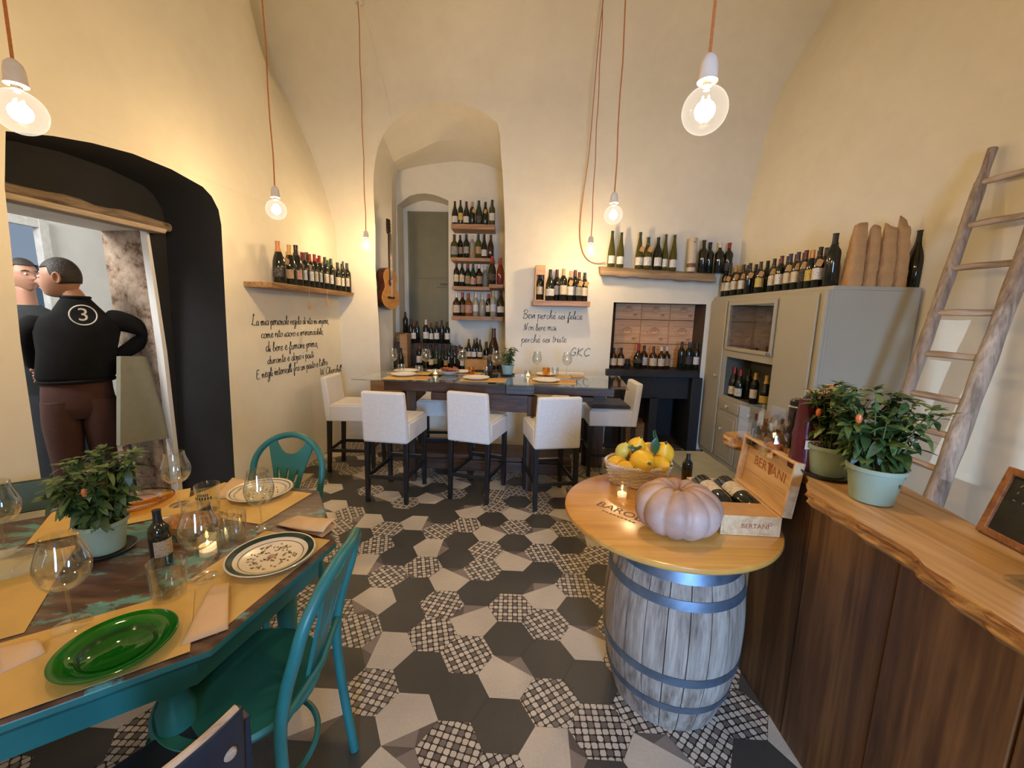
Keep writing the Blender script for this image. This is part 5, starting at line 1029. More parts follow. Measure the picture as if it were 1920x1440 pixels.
b = MB(); lb(b, (.0105, .0105, .0690), (BW-.0105, .112, .0715)); b.out('cardboard_insert', M_kraft, t, bevel=.001)
al = math.radians(72)     # lid opened up, leaning outwards over the hinge on the right long side
ML = MBX @ Matrix.Translation((BW, 0, BHt+.001)) @ Matrix.Rotation(math.radians(6), 4, 'Y')
b = MB()
def ll(a, c):
    q = MB(); q.bb(a, c); q.xf(ML); me = bpy.data.meshes.new('x'); q.bm.to_mesh(me); q.bm.free(); b.bm.from_mesh(me); bpy.data.meshes.remove(me)
LH = .20; ll((.024, 0, 0), (.032, BL, LH)); ll((-.002, 0, 0), (.024, .009, LH)); ll((-.002, BL-.009, 0), (.024, BL, LH)); ll((-.002, .009, LH-.009), (.024, BL-.009, LH)); ll((-.002, .009, 0), (.024, BL-.009, .009))
ld = b.out('lid', M_bw, t, bevel=.0015)
MT = ML @ Matrix(((0, 0, -1, .0232), (-1, 0, 0, BL/2), (0, 1, 0, LH*.58), (0, 0, 0, 1)))
text_mb('BERTANI', .052, .0003, MT, track=1.05).out('burnt_lettering', MATS['red_brown_brand'], ld)
b = MB(); b.add([ML @ Vector(p) for p in ((.0232, BL/2+.012, LH*.70), (.0232, BL/2-.022, LH*.70), (.0232, BL/2-.012, LH*.50), (.0232, BL/2-.002, LH*.46))], [(0, 1, 2, 3)]); b.out('burnt_emblem', MATS['red_brown_brand'], ld)
b = MB(); ll((.0235, .01, LH*.30), (.0245, BL-.01, LH*.306)); b.out('lid_groove', M_crd, ld)
for k, x in enumerate((.056, .149)):
    p = MBX @ Vector((x, .335, .054)); bottle('bordeaux', p, .30, 'black', 'cream', rot=(-PI/2-.035, 0, PI), label='dark wine bottle lying in the pine box, the %s one with cream label' % ['left', 'right'][k], group='bottles lying in the pine gift box', rs=1.08)
bottle('bordeaux', (.832, 1.845, TZ+.001), .125, 'black', None, rs=1.5, label='small black capped bottle behind the pine box at the back of the barrel table')
# ================================================================== stools
def make_stool():
    t = thing('bar_stool', '', 'stool', (0, 0, 0))
    b = MB(); b.bb((-.185, -.17, .505), (.185, .235, .655)); b.hexa([(-.178, -.165, .655), (.178, -.165, .655), (.178, .23, .655), (-.178, .23, .655)], [(-.16, -.15, .672), (.16, -.15, .672), (.16, .21, .672), (-.16, .21, .672)])
    b.out('seat_cover', M_slip, t, False, bevel=.022, seg=3)
    b = MB(); b.hexa([(-.185, -.215, .50), (.185, -.215, .50), (.185, -.150, .50), (-.185, -.150, .50)], [(-.172, -.255, .915), (.172, -.255, .915), (.172, -.200, .915), (-.172, -.200, .915)]); b.out('back_cover', M_slip, t, False, bevel=.018, seg=3)
    for sx in (-1, 1):
        b = MB(); b.hexa([(sx*.162-.016, -.222, .001), (sx*.162+.016, -.222, .001), (sx*.162+.016, -.190, .001), (sx*.162-.016, -.190, .001)], [(sx*.162-.018, -.205, .51), (sx*.162+.018, -.205, .51), (sx*.162+.018, -.165, .51), (sx*.162-.018, -.165, .51)]); b.out('leg', M_blackleg, t, False, bevel=.002)
        b = MB(); b.hexa([(sx*.160-.016, .198, .001), (sx*.160+.016, .198, .001), (sx*.160+.016, .230, .001), (sx*.160-.016, .230, .001)], [(sx*.160-.019, .190, .51), (sx*.160+.019, .190, .51), (sx*.160+.019, .232, .51), (sx*.160-.019, .232, .51)]); b.out('leg', M_blackleg, t, False, bevel=.002)
        b = MB(); b.bb((sx*.162-.01, -.19, .20), (sx*.162+.01, .20, .23)); b.out('stretcher', M_blackleg, t, False, bevel=.002)
    b = MB(); b.bb((-.15, .203, .24), (.15, .222, .275)); b.out('stretcher', M_blackleg, t, False, bevel=.002); b = MB(); b.bb((-.15, .200, .275), (.15, .225, .279)); b.out('footrest_strip', M_steel, t, False)
    b = MB(); b.bb((-.15, -.212, .20), (.15, -.195, .23)); b.out('stretcher', M_blackleg, t, False, bevel=.002)
    return t
st0 = make_stool(); g_ = 'white covered stools around the glass topped bar table'
for x, y, rz, lab in ((-.955, 3.315, -8, 'white covered bar stool with back to the camera, nearest the left wall handwriting'), (-.275, 3.365, -18, 'white covered bar stool with back to the camera, in the middle of three'), (.325, 3.26, 10, 'white covered bar stool with back to the camera, nearest the barrel table'),
    (-1.515, 3.90, -90, 'white covered bar stool seen from the side at the left end of the glass table'), (.965, 3.93, 90, 'white covered bar stool with brown cushion at the right end of the glass table'),
    (-.76, 4.22, 180, 'white covered bar stool on the far side of the table facing the camera, left one'), (.62, 4.28, 180, 'white covered bar stool on the far side of the table facing the camera, right one')):
    proto('stool', st0, (x, y, 0), math.radians(rz), lab, g_)
t = thing('seat_cushion', 'flat dark brown cushion on the stool at the right end of the glass table', 'cushion', (.93, 3.93, .675)); b = MB(); b.hexa([(.74, 3.745, .676), (1.12, 3.745, .676), (1.12, 4.115, .676), (.74, 4.115, .676)], [(.755, 3.76, .712), (1.105, 3.76, .712), (1.105, 4.10, .712), (.755, 4.10, .712)]); b.out('cushion_cover', flat('dark_brown_felt', (.055, .035, .027), .9, sheen=.2), t, bevel=.014, seg=3)
# ================================================================== bar table (old joiner's bench with glass top)
GZ = .947
M_bench = wood('dark_bench_wood', (.030, .014, .008), (.10, .05, .028), 0, .8, .45, bmp=.35)
M_benchb = wood('dark_bench_wood_upright', (.028, .016, .011), (.10, .06, .04), 2, .8, .4, bmp=.35)
t = thing('bar_table', 'old dark joiner bench used as bar table with a clear glass top', 'table', (-.2, 3.8, 0))
b = MB(); P = [(-1.38, 3.48), (.95, 3.275), (1.06, 4.04), (-1.30, 4.02)]; b.hexa([(x, y, GZ-.010) for x, y in P], [(x, y, GZ) for x, y in P]); b.out('glass_top', M_tabglass, t)
def obl(x0, x1, y0, y1, z0, z1, nm_, mt=M_bench, bv=.006):   # block skewed like the table
    f = lambda x: -.088*(x+1.38)*0+0; k = lambda x: 3.48-.088*(x+1.38)
    b = MB(); b.hexa([(x0, k(x0)+y0, z0), (x1, k(x1)+y0, z0), (x1, k(x1)+y1, z0), (x0, k(x0)+y1, z0)], [(x0, k(x0)+y0, z1), (x1, k(x1)+y0, z1), (x1, k(x1)+y1, z1), (x0, k(x0)+y1, z1)]); return b.out(nm_, mt, t, bevel=bv)
obl(-1.12, .12, .08, .60, .845, .935, 'bench_top'); obl(.13, .86, .10, .60, .855, .935, 'bench_top'); obl(.80, .93, .60, .80, .845, .935, 'bench_end')
obl(-.70, -.42, .07, .30, .775, .843, 'drawer'); obl(-.42, -.36, .05, .30, .765, .843, 'bench_block')
obl(-.05, .19, .02, .10, .860, .935, 'vice_jaw', wood('worn_vice_wood', (.03, .03, .035), (.09, .085, .085), 0, .8, .35)); obl(-.30, .16, .06, .12, .70, .85, 'apron'); obl(.52, .70, .12, .4, .80, .843, 'bench_block')
b = MB(); b.lathe([(0, 0), (.008, 0), (.009, .012), (0, .014)], 12, Matrix.Translation((-.5, 3.465, .80)) @ Matrix.Rotation(PI/2, 4, 'X')); b.out('drawer_knob', M_brass, t)
for x0, x1, y0 in ((.135, .215, .05), (-.93, -.86, .12), (-1.08, -1.0, .52), (.80, .93, .72), (-.42, -.34, .40)): obl(x0, x1, y0, y0+.075, .001, .845, 'leg', M_benchb)
obl(-1.0, .55, .22, .60, .20, .245, 'lower_shelf'); obl(-1.0, .55, .20, .23, .10, .20, 'lower_rail')
b = MB(); b.tube([(.175, 3.375, .68), (.175, 3.34, .68)], .014, 10); b.tube([(.175, 3.375, .60), (.175, 3.35, .60)], .010, 10); b.out('iron_bolt', flat('tarnished_iron', (.10, .09, .06), .6, .5), t)
# --- settings on the glass
def plate(loc, r, label, mats, rim=None, deco=None, sub_=None, group=None, h=.018):
    t = thing('dinner_plate', label, 'plate', loc, 0, group)
    b = MB(); b.lathe([(0, .001), (r*.60, .001), (r*.66, .004), (r*.98, h-.001), (r, h), (r*.985, h+.002), (r*.66, .008), (r*.60, .005), (0, .005)], 64); b.out('dish', mats, t, False, ang=60)
    return t
g_ = 'place settings on the glass bar table'
for k, (x, y, r_, lab) in enumerate(((-.99, 3.72, .115, 'round white plate at the left end of the glass bar table'), (-1.03, 3.97, .12, 'white plate behind the left end plate on the glass bar table'), (-.32, 3.62, .12, 'white plate in the middle front of the glass bar table'), (.30, 3.57, .12, 'white plate with dotted rim right of the potted plant on the glass table'), (.33, 3.95, .10, 'white plate at the back right of the glass table'), (-.5, 4.0, .10, 'white plate at the back middle of the glass table beyond the bowl'))):
    t = plate((x, y, GZ+.0025), r_, lab, M_porcelain, group=g_)
    if k == 3:
        b = MB()
        for i in range(16): a = 2*PI*i/16; b.box((r_*.83*math.cos(a), r_*.83*math.sin(a), .0155), (.008, .008, .001))
        b.out('rim_pattern', flat('dark_rim_print', (.05, .04, .04), .5), t, False)
t = thing('serving_bowl', 'white bowl heaped with reddish sliced ham on the glass bar table', 'bowl', (-.60, 3.88, GZ+.001)); MB().lathe([(0, .001), (.05, .001), (.06, .006), (.105, .035), (.112, .04), (.104, .039), (.06, .010), (0, .008)], 48).out('dish', M_porcelain, t, False)
b = MB(); r = random.Random(4)
for i in range(26):
    c = Vector((r.uniform(-.06, .06), r.uniform(-.05, .05), .030+r.uniform(0, .035))); a = r.uniform(0, PI); d = Vector((math.cos(a), math.sin(a), r.uniform(-.3, .3)))*.032; s_ = Vector((-math.sin(a), math.cos(a), r.uniform(-.4, .4)))*.012; vs = []
    for k in range(6): v = k/5-.5; vs += [c+d*2*v-s_+Vector((0, 0, .008*math.sin(v*6+i))), c+d*2*v+s_+Vector((0, 0, .012*math.cos(v*5+i)))]
    b.add(vs, [(2*k, 2*k+2, 2*k+3, 2*k+1) for k in range(5)])
b.out('sliced_ham', flat('cured_ham', (.42, .13, .06), .5, var=.4, scale=60), t, False, fixn=False)
tag(t, None, None)
def paper(name, label, pts, z, mat=M_mat, th=.0012, group=None, cat='placemat', curl=0):
    b = MB(); b.poly([[(p[0], p[1]) for p in pts]], th, Matrix.Translation((0, 0, z))); return tag(b.out(name, mat, world=False), label, cat, group)
def quadm(c, w_, d, rz): c_, s_ = math.cos(rz), math.sin(rz); return [(c[0]+c_*x-s_*y, c[1]+s_*x+c_*y) for x, y in ((-w_/2, -d/2), (w_/2, -d/2), (w_/2, d/2), (-w_/2, d/2))]
for k, (c, lab) in enumerate((((-.93, 3.60), 'yellow paper placemat at the left front of the glass table'), ((-.25, 3.58), 'yellow paper placemat at the middle front of the glass table'), ((.35, 3.55), 'yellow paper placemat at the right front of the glass table'), ((-.98, 3.93), 'yellow paper placemat at the left back of the glass table'), ((-.50, 3.96), 'yellow paper placemat at the middle back of the glass table'), ((.36, 3.92), 'yellow paper placemat at the right back of the glass table'))): paper('paper_placemat', lab, quadm(c, .40, .22, -.06), GZ+.0005, group='yellow paper placemats on the glass table')
for k, (c, rz, lab) in enumerate((((-.80, 3.62), .2, 'left end plate'), ((-.12, 3.60), -.1, 'middle front plate'), ((.50, 3.60), -.2, 'right front plate'), ((.62, 3.92), .1, 'right back plate'), ((-.36, 3.85), .5, 'bowl of ham'))): paper('folded_napkin', 'folded kraft napkin beside the %s on the glass table' % lab, quadm(c, .12, .15, rz), GZ+.002, M_kraft, .004, 'kraft napkins on the glass table', 'napkin')
# wine glass
def make_wine_glass(bowl, name='wine_glass'):
    t = thing(name, '', 'glass', (0, 0, 0)); (R_, h0, h1, mouth) = bowl
    MB().lathe([(0, .001), (.034, .001), (.036, .002), (.030, .004), (.006, .007), (.0035, .012)], 32).out('foot', M_glass, t, False)
    MB().lathe([(.0034, .012), (.0030, .03), (.0030, h0-.01), (.0045, h0)], 12).out('stem', M_glass, t, False)
    pr = []
    for i in range(15):
        u = i/14; a = PI*.5*min(1, u/.45); r_ = R_*math.sin(a)**.8 if u < .45 else lerp(R_, mouth, sstep((u-.45)/.55)**.9); pr.append((max(.0045, r_), lerp(h0, h1, (1-math.cos(PI*.5*min(1, u/.45)))*.45 if u < .45 else u)))
    pr2 = [(max(.001, r_-.0012), z+.001) for r_, z in reversed(pr)]
    MB().lathe(pr+[(mouth-.0006, h1+.0006)]+pr2, 40).out('bowl', M_glass, t, False); return t
wg = make_wine_glass((.040, .085, .19, .030)); wb = make_wine_glass((.050, .095, .225, .034)); g_ = 'wine glasses on the glass bar table'
for k, (x, y, lab) in enumerate(((-1.17, 4.0, 'leftmost of the six'), (-.85, 4.02, 'in front of the niche bottles, second from left'), (-.50, 4.09, 'just right of the ham bowl'), (-.16, 4.02, 'just left of the potted plant'), (.24, 4.01, 'left one under the back wall handwriting'), (.53, 3.98, 'right one under the back wall handwriting'))): proto('wg', wg, (x, y, GZ+.001), 0, 'clear wine glass on the glass table, '+lab, g_, 1.18)
for (x, y, r_, h, lab, mt) in ((-1.06, 3.90, .034, .085, 'clear tumbler at the left end of the glass bar table', None), (-.90, 3.94, .036, .07, 'clear tumbler near the ham bowl on the glass bar table', None), (-.39, 3.88, .032, .07, 'amber tumbler right of the ham bowl', 'amber'), (.322, 3.88, .036, .085, 'amber tumbler right of the potted plant on the glass table', 'amber'), (.41, 3.90, .034, .085, 'clear tumbler right of the amber one under the handwriting', None), (-.24, 3.86, .03, .08, 'small clear tumbler left of the dark oil bottle', None)):
    tumbler((x, y, GZ+.001), r_, h, lab, thin_glass('amber_glass', (.95, .72, .30), .02, .4, .1) if mt else None)
tealight((-.72, 3.82, GZ+.001), 'lit tealight in front of the ham bowl on the glass bar table', group='tealights on the glass bar table'); tealight((.15, 3.86, GZ+.001), 'lit tealight right of the potted plant on the glass bar table', group='tealights on the glass bar table')
bottle('bordeaux', (-.206, 3.80, GZ+.001), .19, 'black', None, label='small dark oil bottle in front of the potted plant on the glass table', name='oil_bottle')
plant('potted_pepper_plant', (-.045, 3.93, GZ+.004), .06, .095, .20, .10, 15, 21, 'leafy potted plant in pale teal pot on the glass bar table', (M_potb, M_lf1, M_lf2), 0, True, .05)
# crates by the left stool
crate((-1.46, 4.55, .001), (.34, .26, .30), 'lower wooden crate in the left back corner behind the stool', M_crd, lid=False, group='crates in the left back corner'); crate((-1.40, 4.55, .302), (.36, .26, .30), 'middle wooden crate of the stack in the left back corner', M_cratew, group='crates in the left back corner', stamp=True); crate((-1.38, 4.55, .615), (.33, .26, .17), 'upper wooden crate of the stack in the left back corner', M_crd, group='crates in the left back corner', stamp=True)
# ================================================================== turquoise dining table
DZ = .72
def paint_mat():
    m, n, b = nt('chipped_turquoise_paint'); co = coord(n, (4.2, 6.5, 6), (0, 0, math.radians(-35)))
    z = N(n, 'ShaderNodeTexNoise', Scale=1.5, Detail=9.0, Roughness=.68, Distortion=.4); n.links.new(co, z.inputs[0])
    z2 = N(n, 'ShaderNodeTexNoise', Scale=5.0, Detail=5.0); n.links.new(coord(n, (1, 6, 3), (0, 0, math.radians(-35))), z2.inputs[0])
    brown = ramp(n, z2.outputs[0], [(.35, (.050, .026, .018)), (.55, (.115, .062, .042)), (.75, (.16, .10, .065))])
    teal = ramp(n, z2.outputs[0], [(.3, (.06, .18, .18)), (.6, (.13, .34, .33))])
    k = ramp(n, z.outputs[0], [(.53, (0, 0, 0)), (.58, (1, 1, 1))]); mm = N(n, 'ShaderNodeMix', data_type='RGBA'); n.links.new(k, mm.inputs[0]); n.links.new(brown, mm.inputs[6]); n.links.new(teal, mm.inputs[7]); n.links.new(mm.outputs[2], b.inputs['Base Color'])
    b.inputs['Roughness'].default_value = .33; bump(n, b, z.outputs[0], .25, .004); return m
M_chip = paint_mat(); M_teal = flat('turquoise_paint', (.022, .165, .155), .38, var=.15, scale=7, bmp=.05)
ud = Vector((.815, .58, 0)).normalized(); vd = Vector((-ud.y, ud.x, 0))
PA, PB, PC_, PD = Vector((-.691, .848, 0)), Vector((-.597, 1.315, 0)), Vector((-.852, 1.734, 0)), Vector((-1.265, 1.80, 0))
oc = [PA, PB+Vector((.0, .0, 0)), PC_, PD, PD-ud*.80, PD-ud*.80-ud*.35-vd*.35, PA-ud*1.2+vd*.35-ud*.0, PA-ud*.85]
oc = [PA, PB, PC_, PD, PD-ud*.85, PD-ud*1.2-vd*.35, PA-ud*1.2+vd*.35, PA-ud*.85]
cen = sum(oc, Vector())/8
t = thing('dining_table', 'turquoise octagonal dining table with chipped paint and laid places at the left', 'table', (cen.x, cen.y, 0))
def ins(p, d): return p+(cen-p).normalized()*d
b = MB(); n_ = 8; vs = []
for z, d in ((DZ-.03, .012), (DZ-.022, .0), (DZ-.006, .0), (DZ, .010)): vs += [ins(p, d)+Vector((0, 0, z)) for p in oc]
b.add(vs, [(k*8+i, k*8+(i+1) % 8, (k+1)*8+(i+1) % 8, (k+1)*8+i) for k in range(3) for i in range(8)]+[tuple(24+i for i in range(8)), tuple(range(8))[::-1]]);
for f in b.bm.faces:
    f.normal_update()
    if abs(f.normal.z) < .6: f.material_index = 1
b.out('table_top', [M_chip, M_teal], t, bevel=.002)
b = MB(); vs = []
for z, d in ((DZ-.125, .07), (DZ-.12, .062), (DZ-.06, .055), (DZ-.03, .02)): vs += [ins(p, d)+Vector((0, 0, z)) for p in oc]
b.add(vs, [(k*8+i, k*8+(i+1) % 8, (k+1)*8+(i+1) % 8, (k+1)*8+i) for k in range(3) for i in range(8)]); b.out('apron', M_teal, t, ang=25)
for q in (PB*.5+PC_*.5, PA, PD, PD-ud*.85, PA-ud*.85):
    p = ins(q, .16); b = MB(); b.lathe([(0, .001), (.022, .001), (.026, .03), (.022, .06), (.030, .22), (.038, .40), (.042, .50), (.030, .53), (.034, .56), (.034, .60), (0, .60)], 20, Matrix.Translation(p)); b.out('leg', M_teal, t)
# placemats and napkins
def lift(p): return atz(p[0], p[1], DZ)
g_ = 'yellow straw paper placemats on the turquoise table'
M1 = [lift(p) for p in ((446, 1130), (330, 1085), (455, 1000), (640, 975))]; M1[3] = Vector((-.633, 1.30, 0)); M1 = [(p[0], p[1]) for p in M1]
def mat4(c, w_, d, ang, lab, z=.0008): paper('paper_placemat', lab, quadm(c, w_, d, ang), DZ+z, group=g_)
aB = math.atan2((PB-PA).y, (PB-PA).x)
mat4((-.790, 1.13), .44, .26, aB, 'yellow paper placemat under the dark green rimmed plate', .0006)
aC = math.atan2((PC_-PB).y, (PC_-PB).x)
mat4((-1.115, 1.60), .46, .28, math.radians(168), 'yellow paper placemat under the pale plate at the far corner of the turquoise table', .0012)
mat4((-1.50, 1.48), .42, .27, math.atan2(ud.y, ud.x), 'yellow paper placemat under the amber plate beyond the potted plant', .0026)
mat4((-.985, .815), .44, .27, math.atan2(ud.y, ud.x), 'yellow paper placemat under the green glass plate', .0034)
mat4((-1.42, .98), .30, .46, math.atan2(ud.y, ud.x), 'yellow paper placemat at the left edge of the picture by the oval dish', .0014)
M_pr = flat('dark_brown_print', (.05, .03, .015), .7)
def mtext(s, c, ang, size, par): b = text_mb(s, size, .0002, Matrix.Translation((c[0], c[1], DZ+.0026)) @ Matrix.Rotation(ang, 4, 'Z'), shear=.2); b.out('printed_word', M_pr, par)
mats_ = [o for o in COL.objects if o.name.startswith('paper_placemat') and 'turquoise' in o.get('group', '')]
c = atz(437, 1066, DZ); mtext('SS', (c.x, c.y), aB+PI, .05, mats_[0]); c = atz(432, 966, DZ); mtext('SUOVIZ', (c.x, c.y), math.radians(168)+PI*0, .036, mats_[1]); c = atz(262, 972, DZ); mtext('EMIA', (c.x, c.y), math.atan2(ud.y, ud.x), .036, mats_[2]); c = atz(148, 1168, DZ); mtext('VA', (c.x, c.y), math.atan2(ud.y, ud.x)+PI, .05, mats_[3])
M_napk = flat('pale_kraft_tissue', (.62, .44, .27), .9, var=.08, scale=12, bmp=.1)
def napkin(px4, lab, fold=0):
    P = [atz(x, y, DZ+.004) for x, y in px4]; t = thing('paper_napkin', lab, 'napkin', (P[0].x, P[0].y, DZ), 0, 'kraft paper napkins on the turquoise table'); b = MB(); vs = []; nn = 8
    for j in range(nn+1):
        for i in range(nn+1):
            u, v = i/nn, j/nn; p = (P[0]*(1-u)+P[1]*u)*(1-v)+(P[3]*(1-u)+P[2]*u)*v; z = DZ+.006+.010*math.sin(u*2.6)*(.4+v)+fold*v*v*.02; vs.append((p.x, p.y, z))
    b.add(vs, [(j*(nn+1)+i, j*(nn+1)+i+1, (j+1)*(nn+1)+i+1, (j+1)*(nn+1)+i) for j in range(nn) for i in range(nn)]); o = b.out('upper_fold', M_napk, t); s_ = o.modifiers.new('t', 'SOLIDIFY'); s_.thickness = .002; s_.offset = -1
    b = MB(); b.add([(p.x, p.y, DZ+.0035) for p in [q.lerp(sum(P, Vector())/4, .04) for q in P]], [(0, 1, 2, 3)]); b.out('lower_fold', M_napk, t); return t
napkin(((338, 1212), (398, 1098), (430, 1098), (428, 1180)), 'folded kraft napkin right of the green glass plate')
napkin(((518, 984), (560, 968), (636, 985), (606, 1008)), 'folded kraft napkin at the corner beyond the green rimmed plate', 1)
napkin(((400, 935), (436, 897), (470, 905), (436, 935)), 'folded kraft napkin behind the pale plate near the arched chair back')
napkin(((0, 1265), (0, 1215), (70, 1205), (86, 1225)), 'folded kraft napkin left of the green glass plate at the picture edge')
# plates
def plate2(loc, r, lab, dishm, parts, squash=None):
    t = thing('dinner_plate', lab, 'plate', loc, 0, None); MB().lathe([(0, .001), (r*.55, .001), (r*.60, .003), (r*.97, .017), (r, .019), (r*.985, .021), (r*.72, .0085), (r*.66, .006), (0, .006)], 96).out('dish', dishm, t, False, ang=60)
    def zr_(q): return .0213 if q > .985 else (lerp(.0085, .021, (q-.72)/.265) if q > .72 else (lerp(.006, .0085, (q-.66)/.06) if q > .66 else .006))
    for nm_, a0, a1, mt in parts:
        qs = [lerp(a0, a1, i/5) for i in range(6)]; MB().lathe([(r*q, zr_(q)+.0004) for q in qs], 96).out(nm_, mt, t, False, ang=80)
    return t
M_dg = flat('dark_green_glaze', (.012, .035, .022), .2); M_bl = flat('black_line_glaze', (.015, .014, .012), .3); M_mg = flat('soft_green_glaze', (.10, .14, .09), .3)
M_ivory = flat('ivory_glaze', (.70, .63, .50), .2, var=.04)
t = plate2((-.755, 1.205, DZ+.0025), .128, 'ivory plate with wide dark green rim band and brown floral centre', M_ivory, (('rim_band', .82, .955, M_dg), ('inner_line', .700, .715, M_bl)))
def scrolls(t, r_, n, seed, mat_, sq=1.0):
    b = MB(); r = random.Random(seed)
    for i in range(n):
        a, q = r.uniform(0, 2*PI), r_*math.sqrt(r.random()); c = Vector((q*math.cos(a), q*math.sin(a)*sq, .0072)); h = r.uniform(0, 2*PI); cu = r.choice((-1, 1))*r.uniform(180, 420); p = c.copy(); L = []
        for k in range(7): L.append(p.copy()); h += cu*.0022; p = p+Vector((math.cos(h), math.sin(h), 0))*.0024
        b.tube(L, [.0004, .0009, .0011, .0011, .0009, .0007, .0003], 4)
    b.out('floral_pattern', mat_, t, False)
scrolls(t, .070, 85, 3, flat('brown_floral_glaze', (.13, .075, .045), .3)); b = MB(); b.lathe([(0, .0064), (.012, .0066), (.006, .009), (0, .0094)], 10); b.out('flower_centre', flat('dusty_pink_glaze', (.42, .20, .14), .3), t, False)
t = plate2((-1.075, 1.675, DZ+.003), .125, 'ivory plate with thin green rim line and yellow green flowers', M_ivory, (('rim_line', .88, .915, M_mg), ('inner_line', .76, .775, M_bl)))
scrolls(t, .075, 26, 8, flat('olive_floral_glaze', (.12, .16, .06), .3)); b = MB()
for a, q in ((.5, .04), (2.2, .05), (4.0, .045), (5.2, .06)): b.lathe([(0, .0064), (.011, .0066), (.005, .0082), (0, .0084)], 9, Matrix.Translation((q*math.cos(a), q*math.sin(a), 0)))
b.out('yellow_flowers', flat('yellow_glaze', (.65, .50, .08), .3), t, False)
M_gg = bpy.data.materials.new('green_pressed_glass'); M_gg.use_nodes = True; q = M_gg.node_tree.nodes['Principled BSDF']; q.inputs['Base Color'].default_value = (.015, .30, .02, 1); q.inputs['Roughness'].default_value = .06; q.inputs['Transmission Weight'].default_value = .75; q.inputs['IOR'].default_value = 1.45
t = thing('glass_plate', 'emerald green pressed glass plate at the near edge of the turquoise table', 'plate', (-.888, .828, DZ+.005)); t.scale = (.85, .85, .85)
MB().lathe([(0, .001), (.073, .001), (.077, .002), (.083, .010), (.126, .024), (.130, .026), (.126, .028), (.080, .015), (.074, .0055), (0, .005)], 96).out('dish', M_gg, t, False, ang=60); MB().lathe([(.072, .0058), (.079, .0135), (.082, .0162)], 96).out('foot_ring', flat('deep_green_ring', (.004, .045, .008), .15), t, False)
M_ag = thin_glass('amber_pressed_glass', (.97, .80, .42), .03, .5, .12)
t = thing('glass_plate', 'amber glass plate beyond the potted plant on the turquoise table', 'plate', (-1.50, 1.545, DZ+.003)); MB().lathe([(0, .001), (.070, .001), (.076, .003), (.12, .017), (.125, .019), (.12, .020), (.074, .008), (0, .006)], 72).out('dish', M_ag, t, False, ang=60); MB().lathe([(.074, .0085), (.077, .010), (.080, .0115)], 72).out('ring', flat('dark_amber_ring', (.20, .07, .01), .2), t, False); MB().lathe([(.121, .018), (.126, .020), (.121, .0215)], 72).out('rim', MATS['dark_amber_ring'], t, False)
p = atz(38, 1075, DZ); t = thing('glass_dish', 'clear oval glass dish at the left picture edge on the turquoise table', 'dish', (p.x-.06, p.y+.0, DZ+.003)); MB().lathe([(0, .001), (.07, .001), (.10, .016), (.115, .022), (.10, .019), (.07, .006), (0, .005)], 60, Matrix.Diagonal((1.2, .8, 1, 1))).out('dish', thin_glass('thick_clear_glass', (.88, .93, .91), .02, .8, .16), t, False)
# glasses on the dining table
g_ = 'stemmed glasses on the turquoise table'
for (x, y, s_, lab) in ((-1.075, .905, 1.05, 'large stemmed wine glass nearest the camera above the green plate'), (-.895, 1.10, 1.0, 'large stemmed wine glass between the oil bottle and the green rimmed plate'), (-1.33, 1.555, .98, 'tall stemmed wine glass right of the amber plate'), (-.895, 1.385, .98, 'large stemmed wine glass in front of the far turquoise chair'), (-1.60, 1.20, 1.05, 'large stemmed wine glass left of the potted plant')): proto('wb', wb, (x, y, DZ+.003), 0, lab, g_, s_)
tumbler((-.925, 1.018, DZ+.0045), .043, .105, 'clear wide tumbler in front of the dark oil bottle', rt_=1.05, group='tumblers on the turquoise table')
t = tumbler((-1.17, 1.50, DZ+.0025), .040, .115, 'clear tumbler with green printed lettering beside the tall stemmed glass', rt_=1.05, group='tumblers on the turquoise table'); b = MB()
for i, (wd, zz) in enumerate(((.5, .085), (.8, .072))):
    for k in range(7):
        a0 = -PI/2+.25+wd*(k/7-.5)*2; b.patch(.0405+.0000, zz-.006, zz+.005, a0, a0+wd/7*1.2, 3)
b.out('green_print', flat('bottle_green_print', (.01, .05, .03), .4), t, False)
tumbler((-.935, 1.30, DZ+.0025), .036, .105, 'clear tumbler between the two patterned plates', rt_=1.1, group='tumblers on the turquoise table')
tumbler((-1.31, .80, DZ+.0025), .035, .06, 'low clear tumbler lying near the left picture edge', group='tumblers on the turquoise table')
tealight((-.98, 1.235, DZ+.002), 'lit tealight in a wide clear cup behind the large stemmed glass', s=1.25)
bottle('bordeaux', (-1.07, 1.165, DZ+.001), .178, 'black', 'tan', rz=1.35, rs=1.25, label='small dark oil bottle with yellow label beside the potted plant', name='oil_bottle')
plant('potted_pepper_plant', (-1.305, 1.225, DZ+.006), .064, .105, .27, .11, 32, 31, 'bushy pepper plant in pale green pot on the turquoise dining table', pm, 2, True, .050, wide=1.35, dense=1.3, low=.4)
t = thing('bread_basket', 'kraft paper basket of bread on the turquoise table behind the oil bottle', 'basket', (-1.13, 1.36, DZ)); b = MB(); b.lathe([(.05, .001), (.075, .045), (.073, .045), (.049, .003), (0, .003)], 10, Matrix.Diagonal((1.3, .9, 1, 1))); b.out('paper_liner', M_kraft, t, False, ang=15)
for dx, dy, s_, lab in ((-.03, 0, 1.0, 'left'), (.035, .01, .9, 'right'), (0, -.015, .8, 'front')):
    t = thing('bread_slice', 'toasted piece of bread in the paper basket, %s one' % lab, 'bread', (-1.13+dx, 1.36+dy, DZ+.028), dx*9, 'bread in the paper basket', (.6, .3, dx*20)); t.scale = (s_,)*3; MB().poly([[(.04*math.cos(a), .028*math.sin(a)) for a in [2*PI*i/16 for i in range(16)]]], .016).out('crumb', flat('bread_crumb', (.42, .20, .075), .85, var=.35, scale=70, bmp=.6), t, False, bevel=.004)
